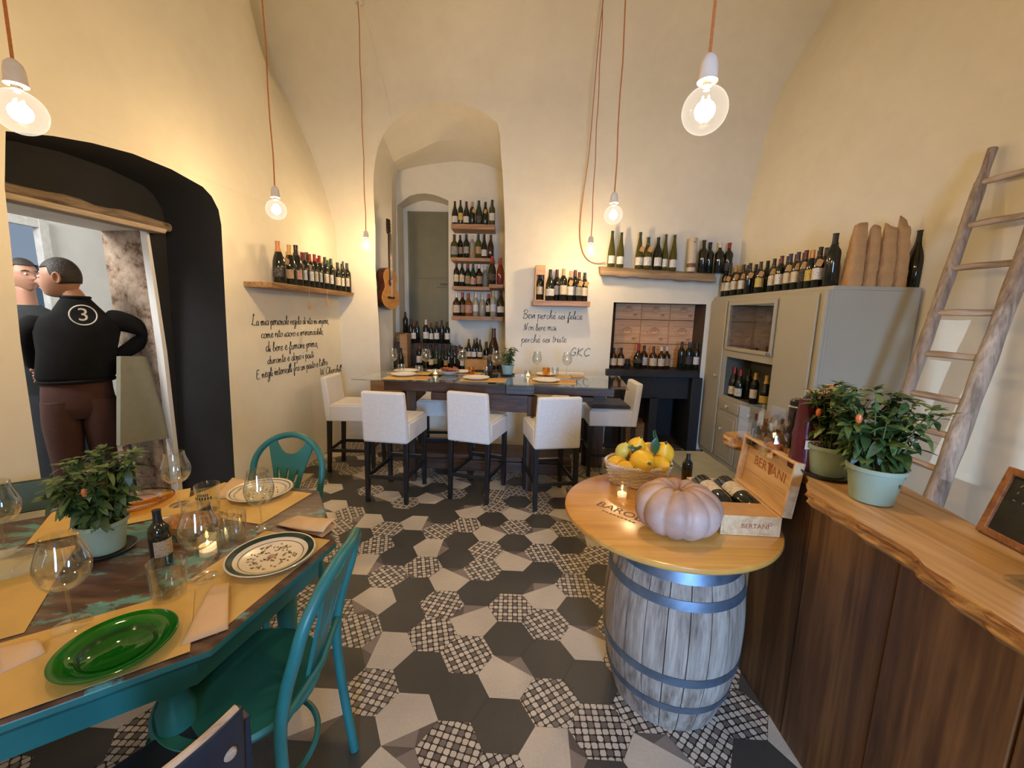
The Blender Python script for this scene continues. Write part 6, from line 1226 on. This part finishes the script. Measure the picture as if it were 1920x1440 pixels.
t = thing('white_card', 'small white folded card behind the bread basket on the turquoise table', 'card', (-1.20, 1.41, DZ)); b = MB(); b.hexa([(-1.27, 1.38, DZ+.003), (-1.13, 1.45, DZ+.003), (-1.16, 1.50, DZ+.003), (-1.30, 1.43, DZ+.003)], [(-1.27, 1.38, DZ+.006), (-1.13, 1.45, DZ+.006), (-1.16, 1.50, DZ+.012), (-1.30, 1.43, DZ+.012)]); b.out('sheet', M_white, t)
# ================================================================== chairs
def make_bent_chair(lean=.15):
    t = thing('bentwood_chair', '', 'chair', (0, 0, 0)); hw = .185
    b = MB(); b.lathe([(0, .425), (.19, .425), (.205, .432), (.208, .443), (.200, .452), (.17, .450), (0, .444)], 48, Matrix.Diagonal((1, 1.0, 1, 1))); b.out('seat', M_teal, t, False, ang=50)
    pts = [(-hw+.02, -.215-.03, .001), (-hw, -.205, .25), (-hw, -.195, .45), (-hw-.004, -.215, .58), (-hw-.006, -.25, .70)]
    for i in range(1, 12): a = PI*i/12; pts.append((-(hw+.006)*math.cos(a), -.25-.05*math.sin(a)-.02*(1-abs(math.cos(a))), .70+.175*math.sin(a)**.9))
    pts += [(hw+.006, -.25, .70), (hw+.004, -.215, .58), (hw, -.195, .45), (hw, -.205, .25), (hw-.02, -.245, .001)]
    sm = []
    for i in range(len(pts)-1):
        a, c, d, e = [Vector(pts[max(0, min(len(pts)-1, j))]) for j in (i-1, i, i+1, i+2)]
        for k in range(4): u = k/4; sm.append(.5*((2*c)+(d-a)*u+(2*a-5*c+4*d-e)*u*u+(3*c-a-3*d+e)*u**3))
    sm.append(Vector(pts[-1])); b = MB(); b.tube(sm, .0155, 12); b.out('bent_frame', M_teal, t, False, ang=80)
    # pierced splat
    out = [(-.048, 0), (.048, 0), (.056, .05), (.080, .20), (.125, .345), (.118, .362), (.090, .375), (.075, .345), (.050, .315), (.025, .300), (0, .296), (-.025, .300), (-.050, .315), (-.075, .345), (-.090, .375), (-.118, .362), (-.125, .345), (-.080, .20), (-.056, .05)]
    def slot(cx, tilt): return [(cx+tilt*(v-.16)+.0085*math.cos(a)*1.0, v) for a, v in [(2*PI*k/14, .165+.062*math.sin(2*PI*k/14)) for k in range(14)]]
    b = MB(); b.poly([out, slot(-.042, -.22), slot(0, 0), slot(.042, .22)], .010, Matrix.Translation((0, -.198, .50)) @ Matrix.Rotation(PI/2+.27, 4, 'X')); sp = b.out('splat', M_teal, t, False, smooth=False)
    b = MB(); b.tube([(-hw+.004, -.203, .505), (0, -.222, .500), (hw-.004, -.203, .505)], .011, 8); b.out('back_rail', M_teal, t, False)
    for sx in (-1, 1): b = MB(); b.tube([(sx*.15, .13, .43), (sx*.165, .155, .22), (sx*.185, .185, .001)], [.019, .016, .013], 10); b.out('leg', M_teal, t, False)
    b = MB(); b.tube([(.165*math.cos(a), .165*math.sin(a)-.02, .22) for a in [2*PI*i/40 for i in range(40)]], .009, 8, True); b.out('ring_stretcher', M_teal, t, False)
    return t
ch = make_bent_chair(); g_ = 'turquoise bentwood chairs at the dining table'
proto('bent', ch, (-.755, 1.03, 0), math.radians(93), 'turquoise bentwood chair at the near right side of the dining table', g_)
proto('bent', ch, (-1.165, 1.735, 0), math.radians(172), 'turquoise bentwood chair with pierced back at the far side of the dining table', g_)
def wchair(loc, rz, lab, mats, top=.80, hgt=.17, w_=.36):
    t = thing('wooden_chair', lab, 'chair', loc, rz)
    b = MB(); b.bb((-.19, -.18, .43), (.19, .20, .45)); b.out('seat', mats[0], t, False, bevel=.008)
    for sx in (-1, 1):
        b = MB(); b.hexa([(sx*.155-.014, -.20, .001), (sx*.155+.014, -.20, .001), (sx*.155+.014, -.172, .001), (sx*.155-.014, -.172, .001)], [(sx*.150-.014, -.245, top-.04), (sx*.150+.014, -.245, top-.04), (sx*.150+.014, -.222, top-.04), (sx*.150-.014, -.222, top-.04)]); b.out('leg', mats[0], t, False, bevel=.003)
        b = MB(); b.bb((sx*.155-.015, .16, .001), (sx*.155+.015, .19, .43)); b.out('leg', mats[0], t, False, bevel=.003)
    n = 12; vs = []
    for i in range(n+1):
        u = i/n*2-1; y = -.222-.028*(1-u*u); vs += [(u*w_/2, y, top-hgt), (u*w_/2, y-.014, top-hgt), (u*w_/2, y-.018-.02, top), (u*w_/2, y-.02, top)]
    b = MB(); b.add(vs, [(4*i+q, 4*i+4+q, 4*i+4+(q+1) % 4, 4*i+(q+1) % 4) for i in range(n) for q in range(4)]+[(0, 1, 2, 3), (4*n+3, 4*n+2, 4*n+1, 4*n)]); br_ = b.out('back_board', mats[0], t, False, bevel=.012, ang=30)
    b = MB(); b.tube([(lerp(-.94, .94, i/n)*w_/2, -.222-.028*(1-(lerp(-.94, .94, i/n))**2)-.028, top+.0005) for i in range(n+1)], .0075, 6, flat=.5); b.out('worn_edge', mats[1], br_, False)
    for sx in (-1, 1): MB().lathe([(0, 0), (.012, 0), (.010, .004), (0, .005)], 12, Matrix.Translation((sx*.12, -.262, top-.07)) @ Matrix.Rotation(PI/2, 4, 'X')).out('screw_cap', mats[1], br_, False)
    return t
M_navy = flat('navy_chair_paint', (.013, .020, .034), .4, var=.2); M_worn = wood('worn_pale_wood', (.34, .22, .14), (.58, .44, .31), 0, 2, .7, False); M_sage = flat('sage_green_chair_paint', (.07, .115, .085), .5, var=.1)
wchair((-.767, .651, 0), math.radians(56.7), 'navy painted wooden chair with worn pale top edge at the bottom of the picture', (M_navy, M_worn), .80, .22, .30)
wchair((-1.92, 1.44, 0), math.radians(218), 'sage green wooden chair behind the left end of the turquoise table', (M_sage, M_sage), .755, .13, .34)
# ================================================================== pendant lamps
M_bulbg = bpy.data.materials.new('lit_bulb_glass'); M_bulbg.use_nodes = True; n = M_bulbg.node_tree; n.nodes.clear()
o = N(n, 'ShaderNodeOutputMaterial'); tr = N(n, 'ShaderNodeBsdfTransparent', Color=(1, 1, 1, 1)); em = N(n, 'ShaderNodeEmission', Color=(1, .86, .68, 1), Strength=1.15); gl = N(n, 'ShaderNodeBsdfGlossy', Roughness=.02)
l_ = N(n, 'ShaderNodeLayerWeight', Blend=.3); pw = N(n, 'ShaderNodeMath', operation='POWER'); n.links.new(l_.outputs['Facing'], pw.inputs[0]); pw.inputs[1].default_value = 2.5
f_ = N(n, 'ShaderNodeMath', operation='MULTIPLY_ADD'); n.links.new(pw.outputs[0], f_.inputs[0]); f_.inputs[1].default_value = .45; f_.inputs[2].default_value = .26
m1 = N(n, 'ShaderNodeMixShader'); n.links.new(f_.outputs[0], m1.inputs[0]); n.links.new(tr.outputs[0], m1.inputs[1]); n.links.new(em.outputs[0], m1.inputs[2])
m2 = N(n, 'ShaderNodeMixShader'); m2.inputs[0].default_value = .06; n.links.new(m1.outputs[0], m2.inputs[1]); n.links.new(gl.outputs[0], m2.inputs[2]); n.links.new(m2.outputs[0], o.inputs[0])
M_sock = flat('white_porcelain_socket', (.72, .66, .58), .4); M_cord = flat('orange_fabric_cord', (.50, .175, .045), .8, var=.15, scale=200)
M_fil = flat('glowing_filament', (1, .8, .5), .5, emis=(1, .70, .36), est=60)
def lamp(x, y, zb, lab, top=None, sway=(0, 0)):
    zt_ = top or ZC(x, y); t = thing('pendant_lamp', lab, 'lamp', (x, y, zb), 0, 'bare bulb pendant lamps with orange cords'); n = 14
    pts = [(x+sway[0]*math.sin(PI*i/n)+.004*math.sin(i*1.9), y+sway[1]*(i/n), lerp(zb+.135, zt_, i/n)) for i in range(n+1)]; b = MB(); b.tube(pts, .0042, 8); b.out('cord', M_cord, t, ang=80)
    MB().lathe([(0, .140), (.010, .139), (.020, .128), (.0245, .110), (.026, .080), (.027, .070), (.020, .068), (0, .070)], 28).out('socket', M_sock, t, False)
    MB().lathe([(.014, .070), (.0135, .064), (.0135, .058)], 18).out('screw_cap', M_steel, t, False)
    pr = [(.0135, .060)]+[(.0615*math.sin(a), .0615*math.cos(a)-.004) for a in [lerp(.24, PI, i/22) for i in range(23)]]; pr[-1] = (0, pr[-1][1])
    MB().lathe(pr, 32).out('globe', M_bulbg, t, False, ang=80)
    b = MB()
    for k in range(4): a = PI/2*k+.4; b.tube([(.010*math.cos(a), .010*math.sin(a), .030), (.019*math.cos(a), .019*math.sin(a), .0), (.008*math.cos(a), .008*math.sin(a), -.026)], .0022, 5)
    b.out('filament', M_fil, t, False)
    l = bpy.data.lights.new('bulb_light', 'POINT'); l.energy = BULB_W; l.color = BULB_COL; l.shadow_soft_size = .03; lo = bpy.data.objects.new('bulb_light', l); COL.objects.link(lo); lo.parent = t; lo.location = (0, 0, -.002)
    b = MB(); b.lathe([(0, -.02), (.03, -.02), (.034, 0)], 20, Matrix.Translation((x+0, y+sway[1], zt_+.005))); b.out('ceiling_hook_plate', M_sock, t); return t
lamp(-1.50, 1.35, 2.08, 'big lit pendant bulb at the upper left picture edge over the dining table')
lamp(-1.55, 2.8, 2.155, 'lit pendant bulb left of the handwriting, above the left wall bottle shelf')
l3 = lamp(-1.472, 4.23, 2.168, 'lit pendant bulb hanging beside the guitar')
lamp(.53, 1.28, 2.095, 'largest lit pendant bulb, above the barrel table')
lamp(.652, 2.9, 2.193, 'lit pendant bulb just left of the driftwood shelf, higher of the two')
lamp(.741, 4.2, 2.16, 'small lit pendant bulb near the back wall above the small bottle shelf')
# loose cord to the driftwood shelf
t = thing('loose_cord', 'slack orange cord looping down from the vault to the driftwood shelf', 'cord', (.74, 4.4, 2.0)); b = MB(); pp = [at(x, y, Y) for x, y, Y in ((1131, 0, 4.25), (1122, 80, 4.35), (1112, 200, 4.48), (1104, 290, 4.55), (1093, 370, 4.62), (1088, 420, 4.66), (1088, 450, 4.66), (1094, 475, 4.66), (1105, 489, 4.66), (1120, 494, 4.66), (1134, 492, 4.64))]; sm = []
for i in range(len(pp)-1):
    a, c, d, e = [pp[max(0, min(len(pp)-1, j))] for j in (i-1, i, i+1, i+2)]
    for k in range(5): u = k/5; sm.append(.5*((2*c)+(d-a)*u+(2*a-5*c+4*d-e)*u*u+(3*c-a-3*d+e)*u**3))
sm = [pp[0]+Vector((0, -.03, .3))]+sm+[pp[-1]]
b.tube(sm, .0045, 7); b.out('cord', M_cord, t)
b = MB(); b.tube([at(675, 10, 4.19)+Vector((.035*math.cos(a), 0, .03*math.sin(a)+.02)) for a in [PI*1.5+1.7*PI*i/14 for i in range(15)]], .008, 8); tag(b.out('ceiling_hook', M_sock, world=False), 'white ring hook at the vault from which the guitar side lamp hangs', 'hook')
b = MB(); b.tube([at(680, 14, 4.22), at(700, 80, 4.5), at(718, 150, 4.68), at(733, 222, 4.69)], .0028, 5); tag(b.out('wall_cable', M_wall, world=False), 'thin cream cable running from the ceiling hook to the arched niche', 'cable')
# ================================================================== people in the doorway
VD = Vector((-.70, .71, 0)).normalized(); PCN = Vector((-2.93, 2.72, 0)); XR_ = Vector((VD.y, -VD.x, 0))
def pp_(x, y, dd=0):   # pixel -> the person's own depth plane, moved dd along the viewing direction
    d = pix(x, y); p0 = PCN+VD*dd; return CAM+d*(((p0-CAM).dot(VD))/d.dot(VD))
def skin(name, verts, edges, mats, parent, rad, sub=2, root=0):
    me = bpy.data.meshes.new(name); me.from_pydata([tuple(v) for v in verts], edges, []); o = bpy.data.objects.new(name, me); COL.objects.link(o)
    o.modifiers.new('s', 'SKIN'); sv = me.skin_vertices[0].data if me.skin_vertices else None
    if sv is None:
        bpy.context.view_layer.update(); me.skin_vertices_new() if hasattr(me, 'skin_vertices_new') else None; sv = me.skin_vertices[0].data
    for i, r_ in enumerate(rad): sv[i].radius = r_ if isinstance(r_, tuple) else (r_, r_); sv[i].use_root = (i == root)
    o.modifiers['s'].use_smooth_shade = True; q = o.modifiers.new('d', 'SUBSURF'); q.levels = sub; q.render_levels = sub
    bpy.context.view_layer.update(); ev = o.evaluated_get(bpy.context.evaluated_depsgraph_get()); m2 = bpy.data.meshes.new_from_object(ev); bpy.data.objects.remove(o); bpy.data.meshes.remove(me)
    mb = MB(); mb.bm.from_mesh(m2); bpy.data.meshes.remove(m2); return mb
def torso_rings(rings, n=28):
    """rings: (centre, half width along XR_, half depth along VD)"""
    vs = []
    for c, w_, d_ in rings:
        for i in range(n):
            a = 2*PI*i/n; vs.append(c+XR_*(w_*math.copysign(abs(math.cos(a))**.85, math.cos(a)))+VD*(d_*math.copysign(abs(math.sin(a))**.9, math.sin(a))))
    L = len(rings); return MB().add(vs, [(k*n+i, k*n+(i+1) % n, (k+1)*n+(i+1) % n, (k+1)*n+i) for k in range(L-1) for i in range(n)]+[tuple(range(n))[::-1], tuple((L-1)*n+i for i in range(n))])
M_skin = flat('skin', (.40, .205, .135), .5, var=.06); M_hair = flat('dark_hair', (.018, .012, .010), .6, var=.3, scale=90, bmp=.4); M_sweat = flat('black_sweatshirt', (.007, .007, .008), .9, var=.2, bmp=.1, spec=.2); M_trou = flat('maroon_brown_trousers', (.060, .022, .018), .85, var=.15, bmp=.1)
def head(cen, face, up, s, mb):
    """head mesh facing direction `face`"""
    f = Vector(face).normalized(); u = Vector(up).normalized(); r_ = u.cross(f).normalized(); nu, nv = 32, 24; rows = []
    for j in range(nv+1):
        th = PI*j/nv; z = math.cos(th); row_ = []
        for i in range(nu):
            a = 2*PI*i/nu; x, y = math.sin(th)*math.cos(a), math.sin(th)*math.sin(a)       # y forward
            w_ = .076*(1-.18*max(0, -z)**1.5); d_ = .098 if y < 0 else .092; X, Y, Z = x*w_, y*d_, z*.118
            if z < -.1: Y += .018*(-z)*(1 if y > 0 else .1); X *= 1-.15*(-z)
            if y > 0:
                Y += .026*math.exp(-((x/.16)**2+((z+.12)/.13)**2))          # nose
                Y += .008*math.exp(-((x/.30)**2+((z+.46)/.08)**2)) + .010*math.exp(-((x/.3)**2+((z+.80)/.12)**2))   # lips, chin
                for e_ in (-1, 1): Y -= .010*math.exp(-(((x-e_*.38)/.16)**2+((z-.08)/.09)**2))
                Y += .006*math.exp(-((z-.24)/.07)**2)
            row_.append(cen+(r_*X+f*Y+u*Z)*s)
        rows.append(row_)
    vs = [p for q in rows for p in q]; mb.add(vs, [(j*nu+i, j*nu+(i+1) % nu, (j+1)*nu+(i+1) % nu, (j+1)*nu+i) for j in range(nv) for i in range(nu)])
    for e_ in (-1, 1):
        c = cen+(r_*e_*.078-f*.012-u*.005)*s; mb.tube([c+(u*.030*math.cos(a)+f*.016*math.sin(a)+r_*e_*(.006+.004*math.cos(a)))*s for a in [2*PI*i/12 for i in range(12)]], .006*s, 6, True); mb.add([c+(u*.026*math.cos(a)+f*.013*math.sin(a)+r_*e_*.003)*s for a in [2*PI*i/12 for i in range(12)]], [tuple(range(12))])
    return f, u, r_
def face_bits(cen, f, u, r_, s, t):
    e = MB(); br_ = MB(); mo_ = MB(); ir = MB()
    for k in (-1, 1):
        c = cen+(r_*k*.031+f*.0815+u*.010)*s; e.lathe([(0, -.009), (.0085, -.004), (.0098, 0), (.0085, .004), (0, .009)], 10, Matrix.Translation(c)); ir.lathe([(0, -.005), (.005, 0), (0, .005)], 8, Matrix.Translation(c+f*.0075*s))
        br_.tube([cen+(r_*(k*.016)+f*.092+u*.031)*s, cen+(r_*(k*.034)+f*.088+u*.036)*s, cen+(r_*(k*.050)+f*.074+u*.030)*s], [.003*s, .0042*s, .002*s], 6)
    mo_.tube([cen+(r_*(-.022)+f*.084-u*.056)*s, cen+(f*.096-u*.054)*s, cen+(r_*.022+f*.084-u*.056)*s], [.002*s, .005*s, .002*s], 6)
    e.out('eyes', M_porcelain, t, ang=80); ir.out('irises', M_ink, t); br_.out('eyebrows', M_hair, t, ang=80); mo_.out('mouth', flat('lip_skin', (.36, .14, .11), .5), t, ang=80)
def hand(mb, wrist, dirn, palmn, s=1.0, curl=.5, side=1):
    d = Vector(dirn).normalized(); nn = Vector(palmn).normalized(); l = d.cross(nn).normalized()*side; W = Vector(wrist)
    k = skin('h', [W, W+d*.04*s, W+d*.085*s], [(0, 1), (1, 2)], None, None, [(.026*s, .020*s), (.036*s, .015*s), (.036*s, .013*s)], 1); me = bpy.data.meshes.new('x'); k.bm.to_mesh(me); k.bm.free(); mb.bm.from_mesh(me); bpy.data.meshes.remove(me)
    for i, (o_, L) in enumerate(((-.030, .068), (-.010, .078), (.010, .073), (.029, .058))):
        p = W+d*.080*s+l*o_*s; pts = [p]; dd = d.copy()
        for q in range(3): dd = (dd-nn*-curl*.45*(q+1)*.5).normalized(); pts.append(pts[-1]+dd*L*s/3)
        mb.tube(pts, [.0095*s, .009*s, .0085*s, .007*s], 8)
    p = W+d*.03*s-l*.030*s; mb.tube([p, p+(d*.5-l*.7)*.035*s, p+(d*.9-l*.75+nn*.2)*.06*s], [.012*s, .011*s, .009*s], 8)
t = MAN = thing('person', 'person in black sweatshirt with white 3 on the back, hand on hip, in doorway', 'person', (PCN.x, PCN.y, 0))
hc = pp_(112, 521); S_ = 1.03
hipc = pp_(148, 742); feet = Vector((hipc.x, hipc.y, .0)); ls, rs = pp_(62, 590, -.0), pp_(226, 592, .0); neck0 = pp_(142, 560); 
body = MB(); FD = (-XR_*.86+VD*.25+Vector((0, 0, -.10))); f_, u_, r_ = head(hc, FD, (0, 0, 1), S_, body)
q = skin('n', [neck0-Vector((0, 0, .10)), neck0, hc-Vector((0, 0, .05))+f_*-.025], [(0, 1), (1, 2)], None, None, [.075, .060, .056], 2); me = bpy.data.meshes.new('x'); q.bm.to_mesh(me); q.bm.free(); body.bm.from_mesh(me); bpy.data.meshes.remove(me)
# legs, torso core and forearms of the body, under the clothes
LHp, RHp = hipc-XR_*.10, hipc+XR_*.10
elb, wri = pp_(279, 628, .02), pp_(214, 672, .04)
q = skin('b', [hipc, hipc.lerp(neck0, .5), neck0-Vector((0, 0, .12)), LHp-Vector((0, 0, .1)), Vector((LHp.x, LHp.y, .5)), Vector((LHp.x, LHp.y, .06)), RHp-Vector((0, 0, .1)), Vector((RHp.x, RHp.y, .5)), Vector((RHp.x, RHp.y, .06)), rs-XR_*.03-Vector((0, 0, .03)), elb, wri],
    [(0, 1), (1, 2), (0, 3), (3, 4), (4, 5), (0, 6), (6, 7), (7, 8), (2, 9), (9, 10), (10, 11)], None, None, [.08, .08, .06, .06, .045, .035, .06, .045, .035, .035, .03, .024], 1); me = bpy.data.meshes.new('x'); q.bm.to_mesh(me); q.bm.free(); body.bm.from_mesh(me); bpy.data.meshes.remove(me)
hand(body, wri, (wri-elb).normalized()*.6-XR_*.5+VD*.35, VD, 1.0, .5)
lel, lwr = pp_(52, 640, .10), pp_(66, 690, .22); hand(body, lwr, VD*.7+Vector((0, 0, -.3)), -XR_, 1.0, .5)
body.out('body', M_skin, t, ang=80); face_bits(hc, f_, u_, r_, S_, t)
# hair cap
b = MB(); nu, nv = 32, 14; vs = []
for j in range(nv+1):
    for i in range(nu):
        a = 2*PI*i/nu; x, y = math.cos(a), math.sin(a); lim = 1.02 if y > .25 else (1.90 if y < -.1 else lerp(1.35, 1.75, (.25-y)/.35)); th = lim*j/nv; sx, cz = math.sin(th), math.cos(th)
        vs.append(hc+(r_*x*sx*.081+f_*y*sx*(.104 if y < 0 else .098)+u_*(cz*.126))*S_)
b.add(vs, [(j*nu+i, j*nu+(i+1) % nu, (j+1)*nu+(i+1) % nu, (j+1)*nu+i) for j in range(nv) for i in range(nu)]); o = b.out('hair', M_hair, t, ang=80); o.modifiers.new('s', 'SOLIDIFY').thickness = .006
b = MB()
for i in range(0):
    a = 0
    for e_ in (-1, 1):
        th = random.uniform(1.75, 2.35); x = random.uniform(.15, .95); p = hc+(r_*e_*x*.078+f_*math.sqrt(max(0, 1-x*x))*.090*math.sin(th)+u_*math.cos(th)*.116+f_*.004)*S_; b.box(p, (.007, .007, .007))
b.bm.free()
# sweatshirt: torso and both sleeves
hem = pp_(146, 712); sh = (ls+rs)/2
R_ = [(hem, .178, .125), (hem+Vector((0, 0, .03)), .192, .135), (hem.lerp(sh, .45), .190, .130), (hem.lerp(sh, .75), .205, .130), (sh-Vector((0, 0, .06)), .205, .115), (sh-Vector((0, 0, .015)), .180, .10), (sh+Vector((0, 0, .015)), .130, .085), (neck0+Vector((0, 0, -.015)), .080, .075), (neck0+Vector((0, 0, .012)), .062, .062)]
b = torso_rings(R_)
q = skin('sl', [rs-XR_*.09-Vector((0, 0, .03)), rs-XR_*.01-Vector((0, 0, .03)), rs.lerp(elb, .5), elb, elb.lerp(wri, .5)-Vector((0, 0, .008)), wri.lerp(elb, .08)], [(0, 1), (1, 2), (2, 3), (3, 4), (4, 5)], None, None, [.085, .078, .070, .060, .052, .044], 2); me = bpy.data.meshes.new('x'); q.bm.to_mesh(me); q.bm.free(); b.bm.from_mesh(me); bpy.data.meshes.remove(me)
q = skin('sl', [ls+XR_*.03-Vector((0, 0, .03)), ls.lerp(lel, .5)-XR_*.0, lel, lwr], [(0, 1), (1, 2), (2, 3)], None, None, [.085, .072, .060, .044], 2); me = bpy.data.meshes.new('x'); q.bm.to_mesh(me); q.bm.free(); b.bm.from_mesh(me); bpy.data.meshes.remove(me)
sw = b.out('sweatshirt', M_sweat, t, ang=80)
b = MB(); b.tube([hem+XR_*.180*math.cos(a)+VD*.127*math.sin(a)+Vector((0, 0, .0)) for a in [2*PI*i/32 for i in range(32)]], .012, 8, True); b.out('ribbed_hem', M_sweat, sw); b = MB(); b.tube([neck0+XR_*.066*math.cos(a)+VD*.066*math.sin(a)+Vector((0, 0, .008)) for a in [2*PI*i/24 for i in range(24)]], .010, 8, True); b.out('ribbed_collar', M_sweat, sw)
pc = pp_(156, 591, -.140); M_prt = flat('white_shirt_print', (.72, .70, .66), .7); Mq = frame(pc, XR_, (0, 0, 1))
b = MB(); b.tube([Mq @ Vector((.0625*math.cos(a), .0625*math.sin(a), -.004*math.cos(a)**2)) for a in [2*PI*i/48 for i in range(48)]], .0036, 6, True); b.out('printed_ring', M_prt, sw)
text_mb('3', .115, .002, Mq).out('printed_number', M_prt, sw)
# trousers
b = torso_rings([(hipc-Vector((0, 0, .14)), .172, .112), (hipc-Vector((0, 0, .06)), .180, .128), (hipc+Vector((0, 0, .04)), .172, .122), (hem+Vector((0, 0, .02)), .165, .11)])
for e_ in (-1, 1):
    hp = hipc+XR_*.088*e_; L_ = [(hp-Vector((0, 0, .02)), .092, .125)]+[(Vector((hp.x, hp.y, z))+XR_*e_*.012*(1-z), w_, d_) for z, w_, d_ in ((.74, .098, .125), (.60, .090, .108), (.48, .080, .092), (.36, .077, .090), (.22, .070, .080), (.09, .066, .078))]
    q = torso_rings(L_[::-1], 24); me = bpy.data.meshes.new('x'); q.bm.to_mesh(me); q.bm.free(); b.bm.from_mesh(me); bpy.data.meshes.remove(me)
b.out('trousers', M_trou, t, ang=80)
for hp, nm_ in ((LHp, 0), (RHp, 1)): b = MB(); b.box((hp.x+VD.x*.05, hp.y+VD.y*.05, .045), (.10, .26, .085), Matrix.Rotation(math.atan2(VD.y, VD.x)-PI/2, 3, 'Z')); b.out('shoe', flat('black_shoe', (.015, .015, .016), .5), t, bevel=.02, seg=3)
# second person, mostly hidden
PC0 = PCN.copy(); PCN = Vector((-3.62, 3.05, 0)); h2 = pp_(43, 517, 0)
t = thing('person', 'second person in dark clothes facing the camera, mostly hidden behind the first', 'person', (h2.x, h2.y, 0)); body = MB(); f_, u_, r_ = head(h2, -VD*.8+XR_*.55, (0, 0, 1), 1.0, body)
q = skin('n', [h2-Vector((0, 0, .35)), h2-Vector((0, 0, .2)), h2-Vector((0, 0, .05))], [(0, 1), (1, 2)], None, None, [.08, .056, .054], 2); me = bpy.data.meshes.new('x'); q.bm.to_mesh(me); q.bm.free(); body.bm.from_mesh(me); bpy.data.meshes.remove(me); body.out('body', M_skin, t, ang=80); face_bits(h2, f_, u_, r_, 1.0, t)
vs = []; b = MB()
for j in range(nv+1):
    for i in range(nu):
        a = 2*PI*i/nu; x, y = math.cos(a), math.sin(a); lim = .95 if y > .25 else (2.0 if y < -.1 else 1.6); th = lim*j/nv; vs.append(h2+(r_*x*math.sin(th)*.083+f_*y*math.sin(th)*.104+u_*(math.cos(th)*.128)))
b.add(vs, [(j*nu+i, j*nu+(i+1) % nu, (j+1)*nu+(i+1) % nu, (j+1)*nu+i) for j in range(nv) for i in range(nu)]); b.out('hair', M_hair, t, ang=80)
s0 = h2-Vector((0, 0, .27)); b = torso_rings([(Vector((s0.x, s0.y, .85)), .17, .12), (Vector((s0.x, s0.y, 1.15)), .18, .13), (s0-Vector((0, 0, .05)), .20, .11), (s0+Vector((0, 0, .02)), .12, .08), (s0+Vector((0, 0, .06)), .06, .06)])
for e_ in (-1, 1): q = skin('sl', [s0+XR_*e_*.17-Vector((0, 0, .05)), s0+XR_*e_*.22-Vector((0, 0, .32)), s0+XR_*e_*.18-Vector((0, 0, .52))-VD*.12], [(0, 1), (1, 2)], None, None, [.07, .055, .04], 2); me = bpy.data.meshes.new('x'); q.bm.to_mesh(me); q.bm.free(); b.bm.from_mesh(me); bpy.data.meshes.remove(me)
b.out('dark_jacket', flat('dark_jacket_cloth', (.012, .018, .02), .8), t, ang=80)
b = torso_rings([(Vector((s0.x, s0.y, .03)), .12, .10), (Vector((s0.x, s0.y, .5)), .14, .11), (Vector((s0.x, s0.y, .87)), .165, .12)]); b.out('trousers', flat('dark_slate_trousers', (.03, .035, .045), .8), t, ang=80)
PCN = PC0
# host stand and dark box in the next room
t = thing('host_stand', 'olive grey panel stand in the doorway behind the standing person', 'stand', (-2.7, 3.1, 0)); A, Bq, Cc, Dd = [onp for onp in (lw(226, 668, .55), lw(283, 668, .55), lw(339, 818, .42), lw(226, 836, .50))]
b = MB(); b.hexa([A+Vector((-.03, 0, 0)), Bq+Vector((-.03, 0, 0)), Cc+Vector((-.03, 0, 0)), Dd+Vector((-.03, 0, 0))], [A, Bq, Cc, Dd]); b.out('panel', flat('olive_grey_panel', (.24, .235, .17), .6, var=.05), t, bevel=.003)
b = MB(); q0 = lw(300, 825, .5); b.bb((q0.x-.04, q0.y-.02, .001), (q0.x, q0.y+.02, q0.z)); q0 = lw(235, 835, .56); b.bb((q0.x-.04, q0.y-.02, .001), (q0.x, q0.y+.02, q0.z)); b.out('post', M_stone, t)
t = thing('dark_box', 'dark blue grey box on the floor under the olive panel in the doorway', 'box', (-3.0, 3.1, 0)); A = lw(250, 880, .75); b = MB(); b.bb((-3.55, 3.20, .001), (-3.2, 3.5, .50)); b.out('body', flat('slate_blue_plastic', (.035, .042, .055), .5), t, bevel=.01)
